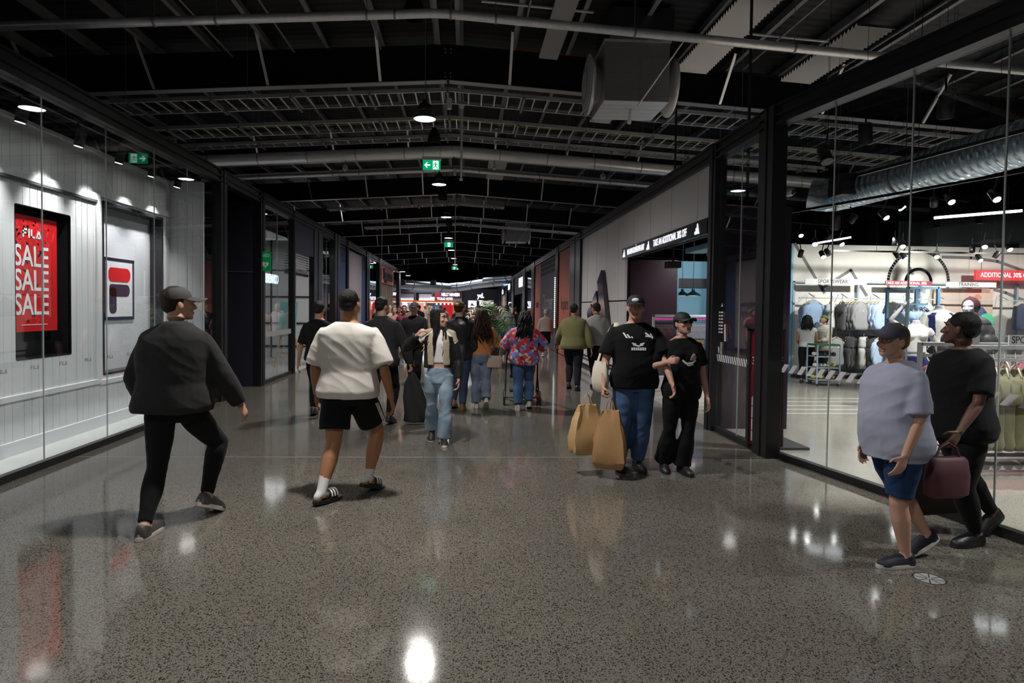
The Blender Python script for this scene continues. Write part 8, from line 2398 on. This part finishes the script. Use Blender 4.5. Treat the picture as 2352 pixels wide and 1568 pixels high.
for i, (px, Y, c, hd, lab) in enumerate(((868, 26, (0.10, 0.10, 0.11), 180, 'person in grey by the coral sign shop'), (884, 34, (0.35, 0.30, 0.28), 180, 'person in pale brown under the coral sign'), (976, 40, (0.30, 0.28, 0.26), 0, 'person in pale clothes near the kiosk table'), (1000, 44, (0.05, 0.05, 0.06), 180, 'person in black inside the orange kiosk'), (1021, 36, (0.25, 0.24, 0.24), 0, 'person in grey in front of the kiosk'), (1082, 40, (0.3, 0.1, 0.08), 180, 'person in rust red behind the palm'), (1094, 46, (0.4, 0.38, 0.36), 0, 'person in pale grey far behind the palm'), (1110, 44, (0.02, 0.02, 0.03), 180, 'person in black below the lit poster'), (1141, 42, (0.05, 0.07, 0.12), 0, 'person in dark blue at the far right'), (1157, 38, (0.12, 0.11, 0.1), 180, 'person in brown near the far right signs'), (950, 52, (0.2, 0.2, 0.24), 0, 'person in grey blue farthest in the kiosk'), (1040, 50, (0.32, 0.30, 0.3), 180, 'person in pale clothes right of the kiosk'), (1050, 28, (0.06, 0.05, 0.05), 0, 'person in dark brown just left of the palm'))):
    far(lab, px, 0, hd, 1.62 + 0.03 * (i % 4), cl('far_%d' % i, c), D_DARK, (SK_L, SK_M, SK_T)[i % 3], (HB, HBR, HLB)[i % 3], Y=Y, female=bool(i % 2))
# orange bag of the pink top woman
q = world_of(fpk, fpk.wri[0] + fpk.fdir[0] * 0.08)
ob = empty('shopping_bag', (q.x, q.y, q.z - 0.55), label='orange shopping bag carried beside the pink top woman', cat='bag')
MB().loft([[V((x_ * w_, y_, z_)) for x_, y_ in ((-1, -.06), (1, -.06), (1, .06), (-1, .06))] for z_, w_ in ((0, .17), (0.2, .17), (0.42, .10))]).build('sack', mat('bag_orange', (0.55, 0.16, 0.02), 0.6), ob, bevel=0.01)
MB().tube([(-0.06, 0, 0.42), (-0.03, 0, 0.55), (0.03, 0, 0.55), (0.06, 0, 0.42)], 0.01, 6).build('handle', mat('bag_white', (0.6, 0.58, 0.55), 0.6), ob, smooth=True)

# --- shop staff and customer inside the sports shop
fs = person('shop assistant in a green cap and cream overshirt looking at a phone', (8.18, 14.05), 100, SK_M, hair=HB, H=1.56, w=1.1, lod=1, feet=step((-0.05, 0.03, 0, 0, 0), (0.05, -0.03, 0, 0, 0)), arms=[(20, 6, 62, 25), (20, 6, 62, 25)], head=(0, -22), shoes=SH_B)
short_hair(fs, HB); baseball_cap(fs, mat('cap_green', (0.10, 0.16, 0.03), 0.8), brim=False)
jacket(fs, cl('cream', (0.55, 0.51, 0.43)), hem=0.46, loose=0.016, amp=0.012, cuff=1.5); trousers(fs, C_BLK2)
w_ = world_of(fs, (fs.wri[0] + fs.wri[1]) / 2 + fs.fdir[0] * 0.10)
MB().box(-0.004, 0.004, -0.035, 0.035, 0, 0.13).build('phone', M_DARKPLASTIC, bevel=0.002, origin=(0, 0, 0), label='dark phone held by the shop assistant', cat='phone').location = w_
fc = person('person with long curly black hair and a white top beside the shop assistant', (7.62, 13.75), -30, SK_M, hair=HB, H=1.54, w=1.0, lod=1, female=True, arms=[(10, 8, 50, 20), (10, 8, 50, 20)], shoes=SH_B)
long_hair(fc, HB, 0.16, 90, 1.6, wave=0.012); tee(fc, cl('white_vest', (0.55, 0.54, 0.53)), hem=0.53, sleeve=0.2, sgrow=0.003, loose=0.004, amp=0.006, nm='top'); trousers(fc, C_BLK)

# --- mannequins
MAN = mat('mannequin_grey', (0.50, 0.51, 0.53), 0.4)
def dais(x, y, label):
    MB().lathe([(0, 0), (0.26, 0), (0.26, 0.02), (0, 0.02)], (x, y, 0), 32).build('round_plinth', M_WHITE, label=label, cat='plinth', group='mannequin base discs')
q = at(2105, 735, 9.4)
dais(q.x, 9.4, 'round base disc under the raised arm mannequin')
m1 = person('white mannequin with one raised arm, white and orange top, navy shorts', (q.x, 9.4), 150, MAN, H=1.72, w=0.88, lod=1, female=True, name='mannequin', feet=step((-0.05, 0.06, 0.012, 0, 0), (0.06, -0.06, 0.012, 0, 0)), arms=[(-22, 26, 10, 0), (V((0.115, 0.10, 0.985)), V((0.9, 0.6, 0.2)))], headless=True, face=False, curl=(0.15, 0.2))
M_HALF = stripes_mat('white_navy_half', [(0.0, (0.6, 0.6, 0.6)), (0.5, (0.6, 0.6, 0.6))], 0, 3.0)
tee(m1, mat('sport_white', (0.62, 0.60, 0.58), 0.7), hem=0.585, loose=0.002, grow=0.006, sleeve=0.3, sgrow=0.006, bust=0.9, amp=0.008)
shorts(m1, cl('sport_navy', (0.02, 0.02, 0.08)), t1=0.5, grow=0.008)
q = at(2160, 700, 9.9)
dais(q.x, 9.9, 'round base disc under the navy jacket mannequin')
m2 = person('headless mannequin in a white t-shirt, open navy jacket and black shorts', (q.x, 9.9), 168, MAN, H=1.98, w=1.05, lod=1, name='mannequin', feet=step((-0.05, 0.02, 0.01, 0, 0), (0.06, -0.03, 0.01, 0, 0)), arms=[(-4, 16, 30, 20), (4, 12, 26, 10)], headless=True, face=False, curl=(0.15, 0.2))
tee(m2, mat('sport_white2', (0.64, 0.62, 0.58), 0.7), hem=0.50, loose=0.004, grow=0.006, amp=0.008)
def openj(mb):
    for sd in (-1, 1):
        rings = []
        for z, rx, ry in ((0.48, .112, .082), (0.58, .108, .080), (0.68, .112, .082), (0.75, .118, .082), (0.79, .118, .074), (0.82, .075, .055)):
            outer = [(sd * rx * math.cos(t), ry * math.sin(t), z) for t in np.linspace(1.0, -PI / 2 - 0.2, 16)]
            inner = [(sd * (rx - 0.009) * math.cos(t), (ry - 0.009) * math.sin(t), z) for t in np.linspace(-PI / 2 - 0.2, 1.0, 16)]
            rings.append([m2.T(q_) for q_ in outer + inner])
        mb.loft(rings)
    for i in (0, 1): m2.arm(mb, i, grow=0.014, t1=1.75, gr0=0.006)
m2.cloth('navy_jacket', cl('jacket_navy', (0.02, 0.028, 0.12)), openj, 0.012)
shorts(m2, C_BLK2, t1=0.72, grow=0.014)
q = at(2228, 700, 8.6)
dais(q.x, 8.6, 'round base disc under the hooded mannequin')
m3 = person('white mannequin in a maroon hood and dark puffer jacket facing left', (q.x, 8.6), 120, MAN, H=1.84, w=1.0, lod=1, name='mannequin', feet=step((-0.05, 0.02, 0.01, 0, 0), (0.06, -0.03, 0.01, 0, 0)), arms=[(10, 14, 40, 10), (6, 12, 20, 0)], face=False, curl=(0.15, 0.2))
def puff(co, nn):
    z = co[:, 2]; return co + nn * (0.018 * np.abs(np.sin(z * 24)))[:, None]
b_ = MB(); m3.torso(b_, grow=0.03, z0=0.48, z1=0.85, loose=0.01)
for i in (0, 1): m3.arm(b_, i, grow=0.030, t1=1.9, gr0=0.006)
from_mesh('puffer_jacket', remeshed(b_, 0.012, 3, 0.5, puff), cl('puffer', (0.035, 0.030, 0.032), rough=0.5), m3.root)
def hd_(mb):
    mb.ellipsoid(m3.hp(0, -0.022, 0.010), .062 * 1.9, .060 * 1.9, .068 * 1.9, m3.HR); mb.ellipsoid(m3.hp(0, -0.01, -0.06), .058 * 1.9, .055 * 1.9, .035 * 1.9, m3.HR)
m3.cloth('hood', cl('hood_maroon', (0.065, 0.02, 0.025)), hd_, 0.006)
trousers(m3, C_BLK2)
